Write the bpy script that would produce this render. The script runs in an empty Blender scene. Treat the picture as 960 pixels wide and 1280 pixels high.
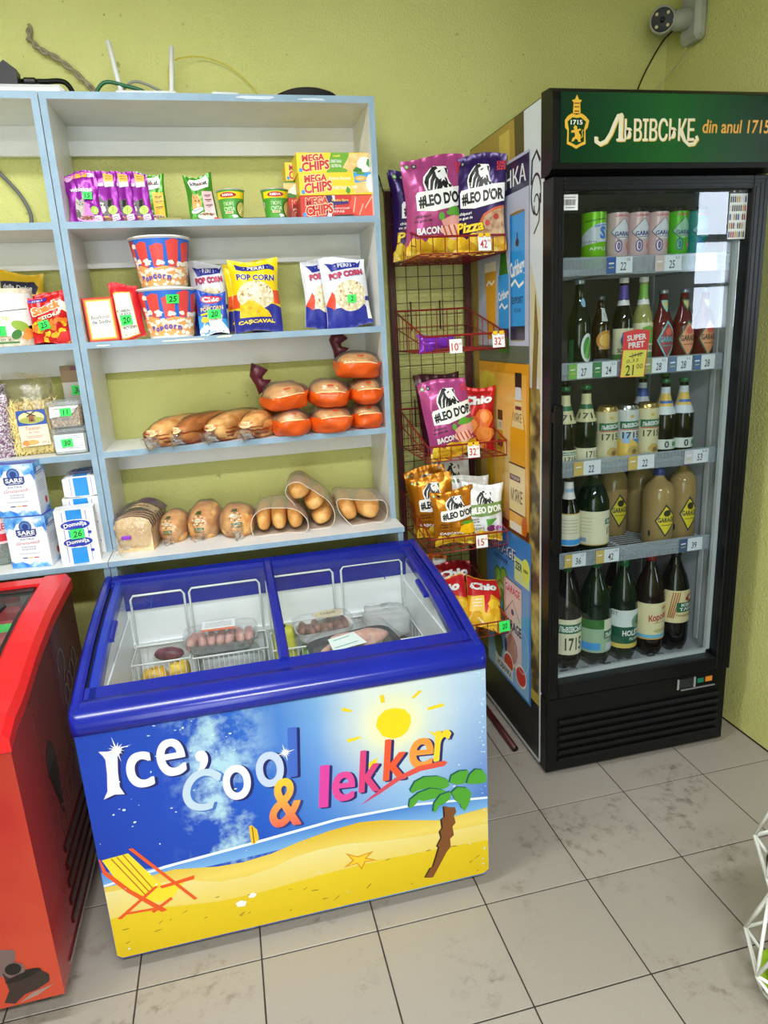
import bpy, math, random
from math import sin, cos, pi, sqrt
from mathutils import Vector, Matrix, noise
from mathutils.geometry import tessellate_polygon

C = bpy.context.scene.collection
SC = bpy.context.scene
R = math.radians

# ------------------------------------------------------------------ camera, world, lights, exposure
cam = bpy.data.cameras.new('camera')
cam.sensor_fit = 'VERTICAL'
cam.sensor_height = 36.0
cam.lens = 24.01
cam.clip_start = .02
cob = bpy.data.objects.new('camera', cam)
cob.location = (-.8344, -1.7235, 1.5137)
cob.rotation_euler = (R(74.9986), R(3.1369), R(-13.2894))
C.objects.link(cob)
SC.camera = cob

w = bpy.data.worlds.new('world')
SC.world = w
w.use_nodes = True
w.node_tree.nodes['Background'].inputs[0].default_value = (.75, .85, 1, 1)
w.node_tree.nodes['Background'].inputs[1].default_value = .3

SC.view_settings.view_transform = 'Standard'
SC.view_settings.look = 'None'
SC.view_settings.gamma = 1
SC.view_settings.use_curve_mapping = False
SC.view_settings.exposure = -0.07
SC.cycles.transparent_max_bounces = 24


def area(name, loc, rot, sx, sy, power, col):
    l = bpy.data.lights.new(name, 'AREA')
    l.shape = 'RECTANGLE'
    l.size, l.size_y = sx, sy
    l.energy = power
    l.color = col
    o = bpy.data.objects.new(name, l)
    o.location = loc
    o.rotation_euler = rot
    C.objects.link(o)


LAMPS = [(-1.35, -.55, 2.72), (-.55, -2.55, 2.72)]
area('ceiling_lamp_light_side', (-1.35, -.55, 2.685), (0, 0, 0), 1.16, .16, 34, (.97, .99, 1))
area('ceiling_lamp_light_rear', (-.55, -2.55, 2.685), (0, 0, 0), 1.16, .16, 98, (.97, .99, 1))
area('door_fill_light', (-1.6, -3.54, 1.25), (R(90), 0, 0), 1.4, 1.9, 26, (.92, .96, 1))  # added fill light, set in front of the unseen door

# ------------------------------------------------------------------ materials


def lin(c):
    c = c / 255.
    return c / 12.92 if c <= .04045 else ((c + .055) / 1.055) ** 2.4


def col(c):
    return (lin(c[0]), lin(c[1]), lin(c[2]), 1)


MATS = {}


def ink(r, g, b, rough=.42, metal=0, name=None):
    """plain printed / painted colour"""
    k = (r, g, b, rough, metal)
    if k in MATS:
        return MATS[k]
    m = bpy.data.materials.new(name or 'print_%d_%d_%d' % (r, g, b))
    m.use_nodes = True
    p = m.node_tree.nodes['Principled BSDF']
    p.inputs['Base Color'].default_value = col((r, g, b))
    p.inputs['Roughness'].default_value = rough
    p.inputs['Metallic'].default_value = metal
    MATS[k] = m
    return m


class N:
    """tiny node-tree writer"""

    def __init__(s, name):
        s.m = bpy.data.materials.new(name)
        s.m.use_nodes = True
        s.t = s.m.node_tree
        s.p = s.t.nodes['Principled BSDF']
        s.out = s.t.nodes['Material Output']

    def n(s, typ, **kw):
        x = s.t.nodes.new(typ)
        for k, v in kw.items():
            if k[0] == '_':
                setattr(x, k[1:], v)
            else:
                x.inputs[k.replace('_', ' ')].default_value = v
        return x

    def l(s, a, b):
        s.t.links.new(a, b)

    def co(s, scale=1, kind='Object'):
        t = s.n('ShaderNodeTexCoord')
        mp = s.n('ShaderNodeMapping')
        mp.inputs['Scale'].default_value = scale if hasattr(scale, '__len__') else (scale,) * 3
        s.l(t.outputs[kind], mp.inputs['Vector'])
        return mp.outputs[0]

    def noise(s, vec, scale, detail=3, rough=.55):
        x = s.n('ShaderNodeTexNoise')
        x.inputs['Scale'].default_value = scale
        x.inputs['Detail'].default_value = detail
        x.inputs['Roughness'].default_value = rough
        s.l(vec, x.inputs['Vector'])
        return x.outputs['Fac']

    def voro(s, vec, scale, out='Distance', feature='F1'):
        x = s.n('ShaderNodeTexVoronoi', _feature=feature)
        x.inputs['Scale'].default_value = scale
        s.l(vec, x.inputs['Vector'])
        return x.outputs[out]

    def ramp(s, fac, stops, interp='LINEAR'):
        x = s.n('ShaderNodeValToRGB')
        x.color_ramp.interpolation = interp
        e = x.color_ramp.elements
        while len(e) < len(stops):
            e.new(.5)
        for i, (p, c) in enumerate(stops):
            e[i].position = p
            e[i].color = col(c) if len(c) == 3 else c
        s.l(fac, x.inputs[0])
        return x.outputs[0]

    def mix(s, fac, a, b, mode='MIX'):
        x = s.n('ShaderNodeMix', _data_type='RGBA', _blend_type=mode)
        for sock, v in ((x.inputs[0], fac), (x.inputs[6], a), (x.inputs[7], b)):
            if hasattr(v, 'is_linked'):
                s.l(v, sock)
            elif isinstance(v, (int, float)):
                sock.default_value = v
            else:
                sock.default_value = col(v)
        return x.outputs[2]

    def base(s, v):
        if hasattr(v, 'is_linked'):
            s.l(v, s.p.inputs['Base Color'])
        else:
            s.p.inputs['Base Color'].default_value = col(v)
        return s

    def set(s, **kw):
        for k, v in kw.items():
            s.p.inputs[k.replace('_', ' ')].default_value = v
        return s

    def bump(s, h, strength=.3, dist=.002):
        x = s.n('ShaderNodeBump')
        x.inputs['Strength'].default_value = strength
        x.inputs['Distance'].default_value = dist
        s.l(h, x.inputs['Height'])
        s.l(x.outputs[0], s.p.inputs['Normal'])
        return s


def mottled(name, a, b, scale=40, rough=.5, bump=0, dist=.001, detail=3, lo=.35, hi=.65, **kw):
    k = N(name)
    v = k.co()
    f = k.noise(v, scale, detail)
    k.base(k.ramp(f, [(lo, a), (hi, b)]))
    k.set(Roughness=rough, **kw)
    if bump:
        k.bump(f, bump, dist)
    return k.m


def speckled(name, a, b, c, scale=60, rough=.5, bump=.2, dist=.002):
    """cells of colour a, gaps b and a sprinkling of c : popcorn, kibble, crisps"""
    k = N(name)
    v = k.co()
    d = k.voro(v, scale)
    f = k.noise(v, scale * .7, 2)
    base = k.ramp(d, [(.25, a), (.75, b)])
    k.base(k.mix(k.ramp(f, [(.58, (0, 0, 0)), (.66, (255, 255, 255))]), base, c))
    k.set(Roughness=rough)
    k.bump(d, bump, dist)
    return k.m


def clear(name, tint=(255, 255, 255), fac=.12, rough=.05, haze=0., hazecol=(235, 240, 240), bump=0, bscale=60):
    """thin clear film or pane: see-through, with a fresnel gloss and an even haze of its own"""
    k = N(name)
    t = k.t
    t.nodes.remove(k.p)
    tr = k.n('ShaderNodeBsdfTransparent')
    tr.inputs[0].default_value = col(tint)
    gl = k.n('ShaderNodeBsdfGlossy')
    gl.inputs['Roughness'].default_value = rough
    lw = k.n('ShaderNodeLayerWeight')
    lw.inputs[0].default_value = .25
    mr = k.n('ShaderNodeMapRange')
    mr.inputs['To Min'].default_value = fac * .25
    mr.inputs['To Max'].default_value = min(1, fac * 3.2)
    k.l(lw.outputs['Fresnel'], mr.inputs['Value'])
    ms = k.n('ShaderNodeMixShader')
    k.l(mr.outputs[0], ms.inputs[0])
    k.l(tr.outputs[0], ms.inputs[1])
    k.l(gl.outputs[0], ms.inputs[2])
    last = ms.outputs[0]
    if bump:
        b = k.n('ShaderNodeBump')
        b.inputs['Strength'].default_value = bump
        b.inputs['Distance'].default_value = .004
        v = k.co()
        k.l(k.noise(v, bscale, 3), b.inputs['Height'])
        k.l(b.outputs[0], gl.inputs['Normal'])
        k.l(b.outputs[0], lw.inputs['Normal'])
    if haze:
        df = k.n('ShaderNodeBsdfDiffuse')
        df.inputs[0].default_value = col(hazecol)
        m2 = k.n('ShaderNodeMixShader')
        m2.inputs[0].default_value = haze
        k.l(last, m2.inputs[1])
        k.l(df.outputs[0], m2.inputs[2])
        last = m2.outputs[0]
    k.l(last, k.out.inputs[0])
    return k.m


def emit(name, c, s):
    k = N(name)
    k.set(Emission_Strength=s)
    k.p.inputs['Emission Color'].default_value = col(c)
    k.base(c)
    return k.m


# ------------------------------------------------------------------ mesh builder


class MB:
    def __init__(s):
        s.v, s.f, s.mi, s.sm, s.mats = [], [], [], [], []

    def mat(s, m):
        if m not in s.mats:
            s.mats.append(m)
        return s.mats.index(m)

    def add(s, vs, fs, m, smooth=False, M=None):
        o = len(s.v)
        if M is not None:
            vs = [M @ Vector(p) for p in vs]
        s.v += [tuple(p) for p in vs]
        i = s.mat(m)
        for f in fs:
            s.f.append([o + a for a in f])
            s.mi.append(i)
            s.sm.append(smooth)
        return s

    def box(s, x0, x1, y0, y1, z0, z1, m, M=None, faces='xXyYzZ', bev=0, mf=None):
        """box; faces picks sides; mf = {side: material}; bev = chamfer"""
        if bev:
            b = min(bev, (x1 - x0) * .49, (y1 - y0) * .49, (z1 - z0) * .49)
            X, Y, Z = (x0, x1), (y0, y1), (z0, z1)
            vs, ix = [], {}
            for i in (0, 1):
                for j in (0, 1):
                    for k in (0, 1):
                        sx, sy, sz = (b, -b)[i], (b, -b)[j], (b, -b)[k]
                        for ax, p in ((0, (X[i], Y[j] + sy, Z[k] + sz)), (1, (X[i] + sx, Y[j], Z[k] + sz)), (2, (X[i] + sx, Y[j] + sy, Z[k]))):
                            ix[(i, j, k, ax)] = len(vs)
                            vs.append(p)
            g = lambda i, j, k, a: ix[(i, j, k, a)]
            F = []
            for i in (0, 1):
                q = [g(i, 0, 0, 0), g(i, 1, 0, 0), g(i, 1, 1, 0), g(i, 0, 1, 0)]
                F.append(q if i else q[::-1])
                q = [g(0, i, 0, 1), g(0, i, 1, 1), g(1, i, 1, 1), g(1, i, 0, 1)]
                F.append(q if i else q[::-1])
                q = [g(0, 0, i, 2), g(1, 0, i, 2), g(1, 1, i, 2), g(0, 1, i, 2)]
                F.append(q if i else q[::-1])
            for i in (0, 1):
                for j in (0, 1):
                    f = 1 if (i + j) % 2 else -1
                    F.append([g(i, j, 0, 0), g(i, j, 1, 0), g(i, j, 1, 1), g(i, j, 0, 1)][::f])
                    F.append([g(i, 0, j, 0), g(i, 0, j, 2), g(i, 1, j, 2), g(i, 1, j, 0)][::f])
                    F.append([g(0, i, j, 1), g(1, i, j, 1), g(1, i, j, 2), g(0, i, j, 2)][::f])
                    for k in (0, 1):
                        F.append([g(i, j, k, a) for a in (0, 1, 2)][::1 if (i + j + k) % 2 else -1])
            return s.add(vs, F, m, False, M)
        vs = [(x, y, z) for x in (x0, x1) for y in (y0, y1) for z in (z0, z1)]
        F = {'x': [0, 1, 3, 2], 'X': [4, 6, 7, 5], 'y': [0, 4, 5, 1], 'Y': [2, 3, 7, 6], 'z': [0, 2, 6, 4], 'Z': [1, 5, 7, 3]}
        mf = mf or {}
        for k in faces:
            o = len(s.v)
            s.add([vs[i] for i in F[k]], [[0, 1, 2, 3]], mf.get(k, m), False, M)
        return s

    def grid(s, S, nu, nv, m, smooth=True, closeu=False, M=None, flip=False):
        vs = [S(i / nu, j / nv) for j in range(nv + 1) for i in range(nu + (0 if closeu else 1))]
        w_ = nu if closeu else nu + 1
        F = []
        for j in range(nv):
            for i in range(nu):
                a, b = j * w_ + i, j * w_ + (i + 1) % w_
                q = [a, b, b + w_, a + w_]
                F.append(q[::-1] if flip else q)
        return s.add(vs, F, m, smooth, M)

    def lathe(s, prof, m, n=24, M=None, smooth=True, cap0=True, cap1=True):
        """prof: [(r,z)] from bottom to top"""
        vs, F = [], []
        for r, z in prof:
            for i in range(n):
                a = 2 * pi * i / n
                vs.append((r * sin(a), -r * cos(a), z))
        for j in range(len(prof) - 1):
            for i in range(n):
                a, b = j * n + i, j * n + (i + 1) % n
                F.append([a, b, b + n, a + n])
        s.add(vs, F, m, smooth, M)
        if cap0 and prof[0][0] > 1e-5:
            s.add(vs[:n], [list(range(n))[::-1]], m, False, M)
        if cap1 and prof[-1][0] > 1e-5:
            s.add(vs[-n:], [list(range(n))], m, False, M)
        return s

    def tube(s, pts, r, m, n=6, M=None, caps=True, closed=False, smooth=True):
        P = [Vector(p) for p in pts]
        k = len(P)
        rs = r if hasattr(r, '__len__') else [r] * k
        vs, F = [], []
        up = None
        for i in range(k):
            if closed:
                d = P[(i + 1) % k] - P[i - 1]
            else:
                d = P[min(i + 1, k - 1)] - P[max(i - 1, 0)]
            d.normalize()
            if up is None:
                up = Vector((0, 0, 1)) if abs(d.z) < .9 else Vector((1, 0, 0))
            a = d.cross(up)
            if a.length < 1e-6:
                a = d.orthogonal()
            a.normalize()
            b = a.cross(d)
            up = b
            for j in range(n):
                t = 2 * pi * (j + .5) / n
                vs.append(P[i] + (a * cos(t) + b * sin(t)) * rs[i])
        rng = k if closed else k - 1
        for i in range(rng):
            for j in range(n):
                a, b = i * n + j, i * n + (j + 1) % n
                c, d = ((i + 1) % k) * n + (j + 1) % n, ((i + 1) % k) * n + j
                F.append([a, b, c, d])
        if caps and not closed:
            F.append(list(range(n))[::-1])
            F.append([(k - 1) * n + j for j in range(n)])
        return s.add(vs, F, m, smooth and n > 4, M)

    def wire(s, a, b, r, m, n=5):
        return s.tube([a, b], r, m, n)

    def prism(s, pts, d, m, M=None):
        """extrude outline (x,z) by d along +y from y=0"""
        n = len(pts)
        vs = [(x, 0, z) for x, z in pts] + [(x, d, z) for x, z in pts]
        F = [list(range(n)), [n + i for i in range(n)][::-1]] + [[i, n + i, n + (i + 1) % n, (i + 1) % n] for i in range(n)]
        return s.add(vs, F, m, False, M)

    def mesh(s, name):
        me = bpy.data.meshes.new(name)
        me.from_pydata(s.v, [], s.f)
        for m in s.mats:
            me.materials.append(m)
        me.polygons.foreach_set('material_index', s.mi)
        me.polygons.foreach_set('use_smooth', s.sm)
        me.update()
        return me

    def build(s, name, parent=None, loc=None, rot=None):
        return link(name, s.mesh(name), parent, loc, rot)


def link(name, me, parent=None, loc=None, rot=None):
    o = bpy.data.objects.new(name, me)
    C.objects.link(o)
    if parent is not None:
        o.parent = parent
    if loc is not None:
        o.location = loc
    if rot is not None:
        o.rotation_euler = rot
    return o


def tag(o, label=None, cat=None, group=None, kind=None):
    for k, v in (('label', label), ('category', cat), ('group', group), ('kind', kind)):
        if v:
            o[k] = v
    return o


def thing(name, label, cat, loc=(0, 0, 0), rot=(0, 0, 0), group=None):
    return tag(link(name, None, None, loc, rot), label, cat, group)


def copy_tree(o, loc, rot=None, label=None, parent=None, scale=None):
    c = o.copy()
    C.objects.link(c)
    if parent is not None:
        c.parent = parent
    if loc is not None:
        c.location = loc
    if rot is not None:
        c.rotation_euler = rot
    if scale is not None:
        c.scale = scale
    if label:
        c['label'] = label
    for ch in list(o.children):
        copy_tree(ch, None, None, None, c)
    return c


# ------------------------------------------------------------------ flat print laid on a surface
TXT = {}


def glyphs(s, bold, shear, res=2):
    k = (s, bold, shear, res)
    if k not in TXT:
        c = bpy.data.curves.new('t', 'FONT')
        c.body = s
        c.size = 1
        c.resolution_u = res
        c.offset = bold
        c.shear = shear
        o = bpy.data.objects.new('t', c)
        m = bpy.data.meshes.new_from_object(o)
        vs = [(v.co.x, v.co.y) for v in m.vertices]
        fs = []
        for p in m.polygons:
            q = list(p.vertices)
            for i in range(1, len(q) - 1):
                fs.append((q[0], q[i], q[i + 1]))
        bpy.data.objects.remove(o)
        bpy.data.meshes.remove(m)
        bpy.data.curves.remove(c)
        TXT[k] = (vs, fs)
    return TXT[k]


class Dec:
    """print laid on S(x,y,h): x,y in metres over a W x H field; shapes are given in fractions of the field"""

    def __init__(s, mb, S, W, H, gap=.00025, ml=.012, h0=.0004, clamp=True):
        s.mb, s.S, s.W, s.H, s.gap, s.ml, s.h, s.clamp = mb, S, W, H, gap, ml, h0, clamp
        s.res = 2
        s.occ = {}

    def emit(s, tris, m):
        """tris in metres; print only stacks up where it really overlaps earlier print"""
        tris = list(tris)
        xs = [p[0] for t in tris for p in t]
        ys = [p[1] for t in tris for p in t]
        if not xs:
            return s
        n_ = 40
        cl = lambda q, L: min(n_ - 1, max(0, int(q / L * n_)))
        cells = [(i, j) for i in range(cl(min(xs), s.W), cl(max(xs), s.W) + 1) for j in range(cl(min(ys), s.H), cl(max(ys), s.H) + 1)]
        hh = max(s.occ.get(c, s.h - s.gap) for c in cells) + s.gap
        for c in cells:
            s.occ[c] = hh
        ix, vs, F = {}, [], []
        ml2 = s.ml * s.ml

        def vid(p):
            k = (round(p[0], 6), round(p[1], 6))
            if k not in ix:
                ix[k] = len(vs)
                x, y = p
                if s.clamp:
                    x = min(max(x, .0005), s.W - .0005)
                    y = min(max(y, .0005), s.H - .0005)
                vs.append(s.S(x, y, hh))
            return ix[k]

        st = list(tris)
        while st:
            a, b, c = st.pop()
            if s.clamp and ((a[0] > s.W and b[0] > s.W and c[0] > s.W) or (a[0] < 0 and b[0] < 0 and c[0] < 0) or (a[1] > s.H and b[1] > s.H and c[1] > s.H) or (a[1] < 0 and b[1] < 0 and c[1] < 0)):
                continue
            e = [((p[0] - q[0]) ** 2 + (p[1] - q[1]) ** 2, i) for i, (p, q) in enumerate(((a, b), (b, c), (c, a)))]
            L, i = max(e)
            if L > ml2:
                if i == 1:
                    a, b, c = b, c, a
                elif i == 2:
                    a, b, c = c, a, b
                mm = ((a[0] + b[0]) / 2, (a[1] + b[1]) / 2)
                st.append((a, mm, c))
                st.append((mm, b, c))
                continue
            ar = (b[0] - a[0]) * (c[1] - a[1]) - (b[1] - a[1]) * (c[0] - a[0])
            if abs(ar) < 1e-12:
                continue
            f = [vid(a), vid(b), vid(c)]
            F.append(f if ar > 0 else f[::-1])
        s.mb.add(vs, F, m, True)
        return s

    def poly(s, pts, m, metric=False):
        P = [(x, y) if metric else (x * s.W, y * s.H) for x, y in pts]
        t = tessellate_polygon([[Vector((x, y, 0)) for x, y in P]])
        return s.emit([(P[a], P[b], P[c]) for a, b, c in t], m)

    def rect(s, x0, x1, y0, y1, m):
        return s.poly([(x0, y0), (x1, y0), (x1, y1), (x0, y1)], m)

    def ell(s, cx, cy, rx, ry, m, n=18, rot=0, a0=0, a1=360, wob=0, seed=0):
        rd = random.Random(seed)
        P = []
        full = abs(a1 - a0) >= 360
        for i in range(n + (0 if full else 1)):
            a = R(a0 + (a1 - a0) * i / n)
            k = 1 + (rd.uniform(-wob, wob) if wob else 0)
            x, y = rx * s.W * cos(a) * k, ry * s.H * sin(a) * k
            c_, s_ = cos(R(rot)), sin(R(rot))
            P.append((cx * s.W + x * c_ - y * s_, cy * s.H + x * s_ + y * c_))
        return s.poly(P, m, True)

    def line(s, pts, wd, m):
        """stroke of width wd metres along fraction points"""
        P = [Vector((x * s.W, y * s.H)) for x, y in pts]
        A, B = [], []
        for i in range(len(P)):
            d = P[min(i + 1, len(P) - 1)] - P[max(i - 1, 0)]
            d.normalize()
            nrm = Vector((-d.y, d.x)) * wd / 2
            A.append(tuple(P[i] + nrm))
            B.append(tuple(P[i] - nrm))
        T = []
        for i in range(len(P) - 1):
            T += [(A[i], B[i], B[i + 1]), (A[i], B[i + 1], A[i + 1])]
        return s.emit(T, m)

    def text(s, t, cx, cy, hh, m, ww=None, rot=0, bold=.0, shear=0, arc=0):
        """text centred on cx,cy, hh high (fraction of H); ww = width (fraction of W)"""
        vs, fs = glyphs(t, bold, shear, s.res)
        if not vs:
            return s
        x0, x1 = min(v[0] for v in vs), max(v[0] for v in vs)
        y0, y1 = min(v[1] for v in vs), max(v[1] for v in vs)
        ky = hh * s.H / max(y1 - y0, 1e-6)
        kx = ww * s.W / max(x1 - x0, 1e-6) if ww else ky
        c_, s_ = cos(R(rot)), sin(R(rot))
        P = []
        for x, y in vs:
            x, y = (x - (x0 + x1) / 2) * kx, (y - (y0 + y1) / 2) * ky
            if arc:
                y += arc * s.H * (1 - (2 * x / max(1e-6, (x1 - x0) * kx)) ** 2)
            P.append((cx * s.W + x * c_ - y * s_, cy * s.H + x * s_ + y * c_))
        return s.emit([(P[a], P[b], P[c]) for a, b, c in fs], m)

    def text2(s, t, cx, cy, hh, m, mo, ww=None, rot=0, bold=.02, shear=0, ol=.05, arc=0):
        """text with an outline of colour mo"""
        vs, _ = glyphs(t, bold, shear, s.res)
        vo, _ = glyphs(t, bold + ol, shear, s.res)
        f = lambda v, i: max(q[i] for q in v) - min(q[i] for q in v)
        s.text(t, cx, cy, hh * f(vo, 1) / f(vs, 1), mo, ww * f(vo, 0) / f(vs, 0) if ww else None, rot, bold + ol, shear, arc)
        return s.text(t, cx, cy, hh, m, ww, rot, bold, shear, arc)


WHITE = ink(238, 238, 238)
BLACK = ink(14, 14, 15)
GREEN_TAG = ink(50, 232, 95, .6)


def front(D_, W, H, yf=0):
    """S for a flat front facing -y, field starts at x=-W/2, z=0"""
    return lambda x, y, h: (x - W / 2, yf - h, y)


def cylS(rf, z0, W):
    """wrap on a lathe of radius rf(z): x runs along the girth, centred on the front (-y)"""
    def S(x, y, h):
        r = rf(z0 + y) + h
        th = (x - W / 2) / rf(z0 + y)
        return (r * sin(th), -r * cos(th), z0 + y)
    return S


def rprof(prof):
    def rf(z):
        for (r0, z0), (r1, z1) in zip(prof, prof[1:]):
            if z0 <= z <= z1 and z1 > z0:
                return r0 + (r1 - r0) * (z - z0) / (z1 - z0)
        return prof[-1][0] if z > prof[-1][1] else prof[0][0]
    return rf


def sticker(parent, S, cx, cy, w_, h_, txt, W, H, rot=0, m=GREEN_TAG, h0=.0062, name='price_sticker'):
    """neon price sticker with handwritten digits, a part of its package"""
    mb = MB()
    d = Dec(mb, S, W, H, h0=h0, ml=.01, gap=.0005)
    a, b = w_ / 2 / W, h_ / 2 / H
    P = []
    for x, y in ((-a, -b), (a, -b), (a, b), (-a, b)):
        X, Y = x * W, y * H
        P.append((cx * W + X * cos(R(rot)) - Y * sin(R(rot)), cy * H + X * sin(R(rot)) + Y * cos(R(rot))))
    d.poly(P, m, True)
    d.text(txt, cx, cy, h_ / H * .62, BLACK, rot=rot + 4, shear=.2, bold=.012)
    return mb.build(name, parent)

# ------------------------------------------------------------------ shared materials
k = N('yellow_green_plaster')
v = k.co()
f1 = k.noise(v, 1.3, 3)
f2 = k.noise(v, 150, 2)
f3 = k.voro(v, 13)
f4 = k.noise(v, 30, 4)
base = k.ramp(f1, [(.3, (200, 201, 122)), (.7, (210, 210, 134))])
fly = k.ramp(f3, [(.02, (70, 66, 40)), (.045, (255, 255, 255))])
base = k.mix(.75, base, fly, 'MULTIPLY')
grime = k.ramp(f4, [(.24, (150, 140, 110)), (.30, (255, 255, 255))])
k.base(k.mix(.6, base, grime, 'MULTIPLY')).set(Roughness=.75)
k.bump(f2, .7, .006)
PLASTER = k.m

k = N('floor_tile_glaze')
v = k.co()
oi = k.n('ShaderNodeObjectInfo')
f1 = k.noise(v, 500, 2)
t = k.n('ShaderNodeTexCoord')
geo = k.n('ShaderNodeNewGeometry')
f2 = k.noise(geo.outputs['Position'], 3.2, 6, .62)
f3 = k.noise(geo.outputs['Position'], 24, 7, .7)
base = k.ramp(f1, [(.35, (152, 144, 135)), (.65, (166, 158, 149))])
base = k.mix(.1, base, k.ramp(oi.outputs['Random'], [(0, (140, 134, 122)), (1, (190, 184, 174))]))
scuff = k.ramp(f3, [(.50, (255, 255, 255)), (.70, (140, 124, 102))])
zone = k.ramp(f2, [(.50, (0, 0, 0)), (.60, (255, 255, 255))])
base = k.mix(zone, base, k.mix(.8, base, scuff, 'MULTIPLY'))
k.base(base).set(Roughness=.42)
TILE = k.m
GROUT = mottled('grout', (44, 39, 34), (66, 60, 53), 20, .9)
BOARD = mottled('white_laminate', (222, 224, 224), (232, 233, 232), 6, .35)
BLUE_EDGE = mottled('pale_blue_edge_paint', (132, 160, 183), (147, 173, 194), 14, .55, .15, .001)
CEIL = ink(178, 180, 174, .8, name='ceiling_paint')
DARKWOOD = ink(24, 22, 20, .7)

# ------------------------------------------------------------------ the setting
XW, YW, H = .89, .82, 2.8
fl = MB().box(-3.2, 4.4, -3.6, 1.1, -.05, -.0035, GROUT).build('floor')
tag(fl, kind='structure')
tm = MB().box(-.1482, .1482, -.1482, .1482, -.0035, 0, TILE, bev=.0012).mesh('tile')
for i in range(-8, 3):
    for j in range(-6, 3):
        if i == 2 and j >= 0:
            me = MB().box(-.1482, .1388, -.1482, .1482, -.0035, 0, TILE, bev=.0012).mesh('tile')
        else:
            me = tm
        if j == 2:
            me = MB().box(-.1482, .1388 if i == 2 else .1482, -.1482, .068, -.0035, 0, TILE, bev=.0012).mesh('tile')
        link('tile', me, fl, (i * .3 + .15, j * .3 + .15, 0))
tag(MB().box(-3.2, XW, YW, YW + .12, 0, H, PLASTER).build('wall_back'), kind='structure')
tag(MB().box(XW, 4.4, .0, YW + .12, 0, H, PLASTER, bev=.006).build('wall_right'), kind='structure')
tag(MB().box(-3.3, -3.2, -3.6, YW + .12, 0, H, PLASTER).build('wall_left'), kind='structure')
tag(MB().box(4.4, 4.5, -3.6, .0, 0, H, PLASTER).build('wall_east'), kind='structure')
wf = MB()
for a in ((-3.3, -2.35, 0, H), (-.85, 3.3, 0, H), (4.2, 4.5, 0, H), (-2.35, -.85, 2.3, H), (3.3, 4.2, 0, 1.3), (3.3, 4.2, 2.6, H)):
    wf.box(a[0], a[1], -3.72, -3.6, a[2], a[3], PLASTER)
tag(wf.build('wall_front'), kind='structure')
tag(MB().box(-3.3, 4.5, -3.72, YW + .12, H, H + .1, CEIL).build('ceiling'), kind='structure')
DAY = emit('daylight_behind_glass', (225, 238, 255), 20)
DOOR_FILL = emit('door_fill_glow', (225, 238, 255), 2.2)  # added glow for the unseen door's panes, part of the fill
PVC = ink(235, 236, 238, .4, name='white_pvc')
for nm, x0, x1, z0, z1, nx in (('window_1', 3.3, 4.2, 1.3, 2.6, 2), ('door_1', -2.35, -.85, 0, 2.3, 2)):  # the door is unseen, added as a source of fill
    f = MB()
    f.box(x0, x0 + .06, -3.66, -3.59, z0, z1, PVC).box(x1 - .06, x1, -3.66, -3.59, z0, z1, PVC)
    f.box(x0, x1, -3.66, -3.59, z1 - .06, z1, PVC).box(x0, x1, -3.66, -3.59, z0, z0 + .06, PVC)
    xm = (x0 + x1) / 2
    f.box(xm - .04, xm + .04, -3.66, -3.585, z0, z1, PVC)
    if nm == 'window_1':
        f.box(x0, x1, -3.66, -3.585, 2.1, 2.16, ink(60, 60, 66)).box(x0, x1, -3.66, -3.585, 1.72, 1.75, ink(60, 60, 66))
    o = tag(f.build(nm), kind='structure')
    for a, b in ((x0 + .06, xm - .04), (xm + .04, x1 - .06)):
        MB().box(a, b, -3.65, -3.64, z0 + .06, z1 - .06, DAY if nm == 'window_1' else DOOR_FILL).build('pane', o)
for i, (x, y, z) in enumerate(LAMPS):
    t = thing('ceiling_lamp', ('long white ceiling lamp over the blue chest freezer', 'long white ceiling lamp at the back of the shop')[i], 'lamp', (x, y, z), (0, 0, 0))
    MB().box(-.62, .62, -.09, .09, -.0, .08, PVC, bev=.01).build('housing', t)
    MB().box(-.6, .6, -.07, .07, -.025, -.001, emit('lamp_diffuser', (255, 250, 240), 6), bev=.01).build('diffuser', t)

# ------------------------------------------------------------------ bookcase shelving
ZB = [1.860, 1.524, 1.190]


def bookcase(label, x0, x1, extra=None):
    t = thing('shelving_unit', label, 'shelving', ((x0 + x1) / 2, .6, 0), (0, 0, 0), 'white and pale blue shelving units')
    W2 = (x1 - x0) / 2
    yf, yb = .535 - .6, .81 - .6
    bm = lambda *a, **kw: MB().box(*a, BOARD, mf={'y': BLUE_EDGE}, **kw)
    for s in (-1, 1):
        x = s * (W2 - .009)
        bm(x - .009, x + .009, yf, yb, .867, 2.195).build('side_panel', t)
        bm(x - .009, x + .009, .44 - .6, yb, 0, .850).build('base_side_panel', t)
    i = W2 - .018
    bm(-i, i, yf, yb, 2.176, 2.195).build('top_board', t)
    for z in ZB:
        bm(-i, i, yf, yb, z - .019, z).build('shelf_board', t)
    bm(-W2, W2, .42 - .6, yb, .850, .867).build('base_board', t)
    for z in [2.176] + [q - .019 for q in ZB]:
        MB().box(-i, i, yb - .018, yb - .002, z - .085, z - .0005, BOARD).build('back_rail', t)
    return t


bookcase('white shelving unit with pale blue edges holding the bread and popcorn', -1.239, -.294)
b2 = bookcase('white shelving unit with pale blue edges, cut off by the left edge of the photo', -2.187, -1.242)
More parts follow.
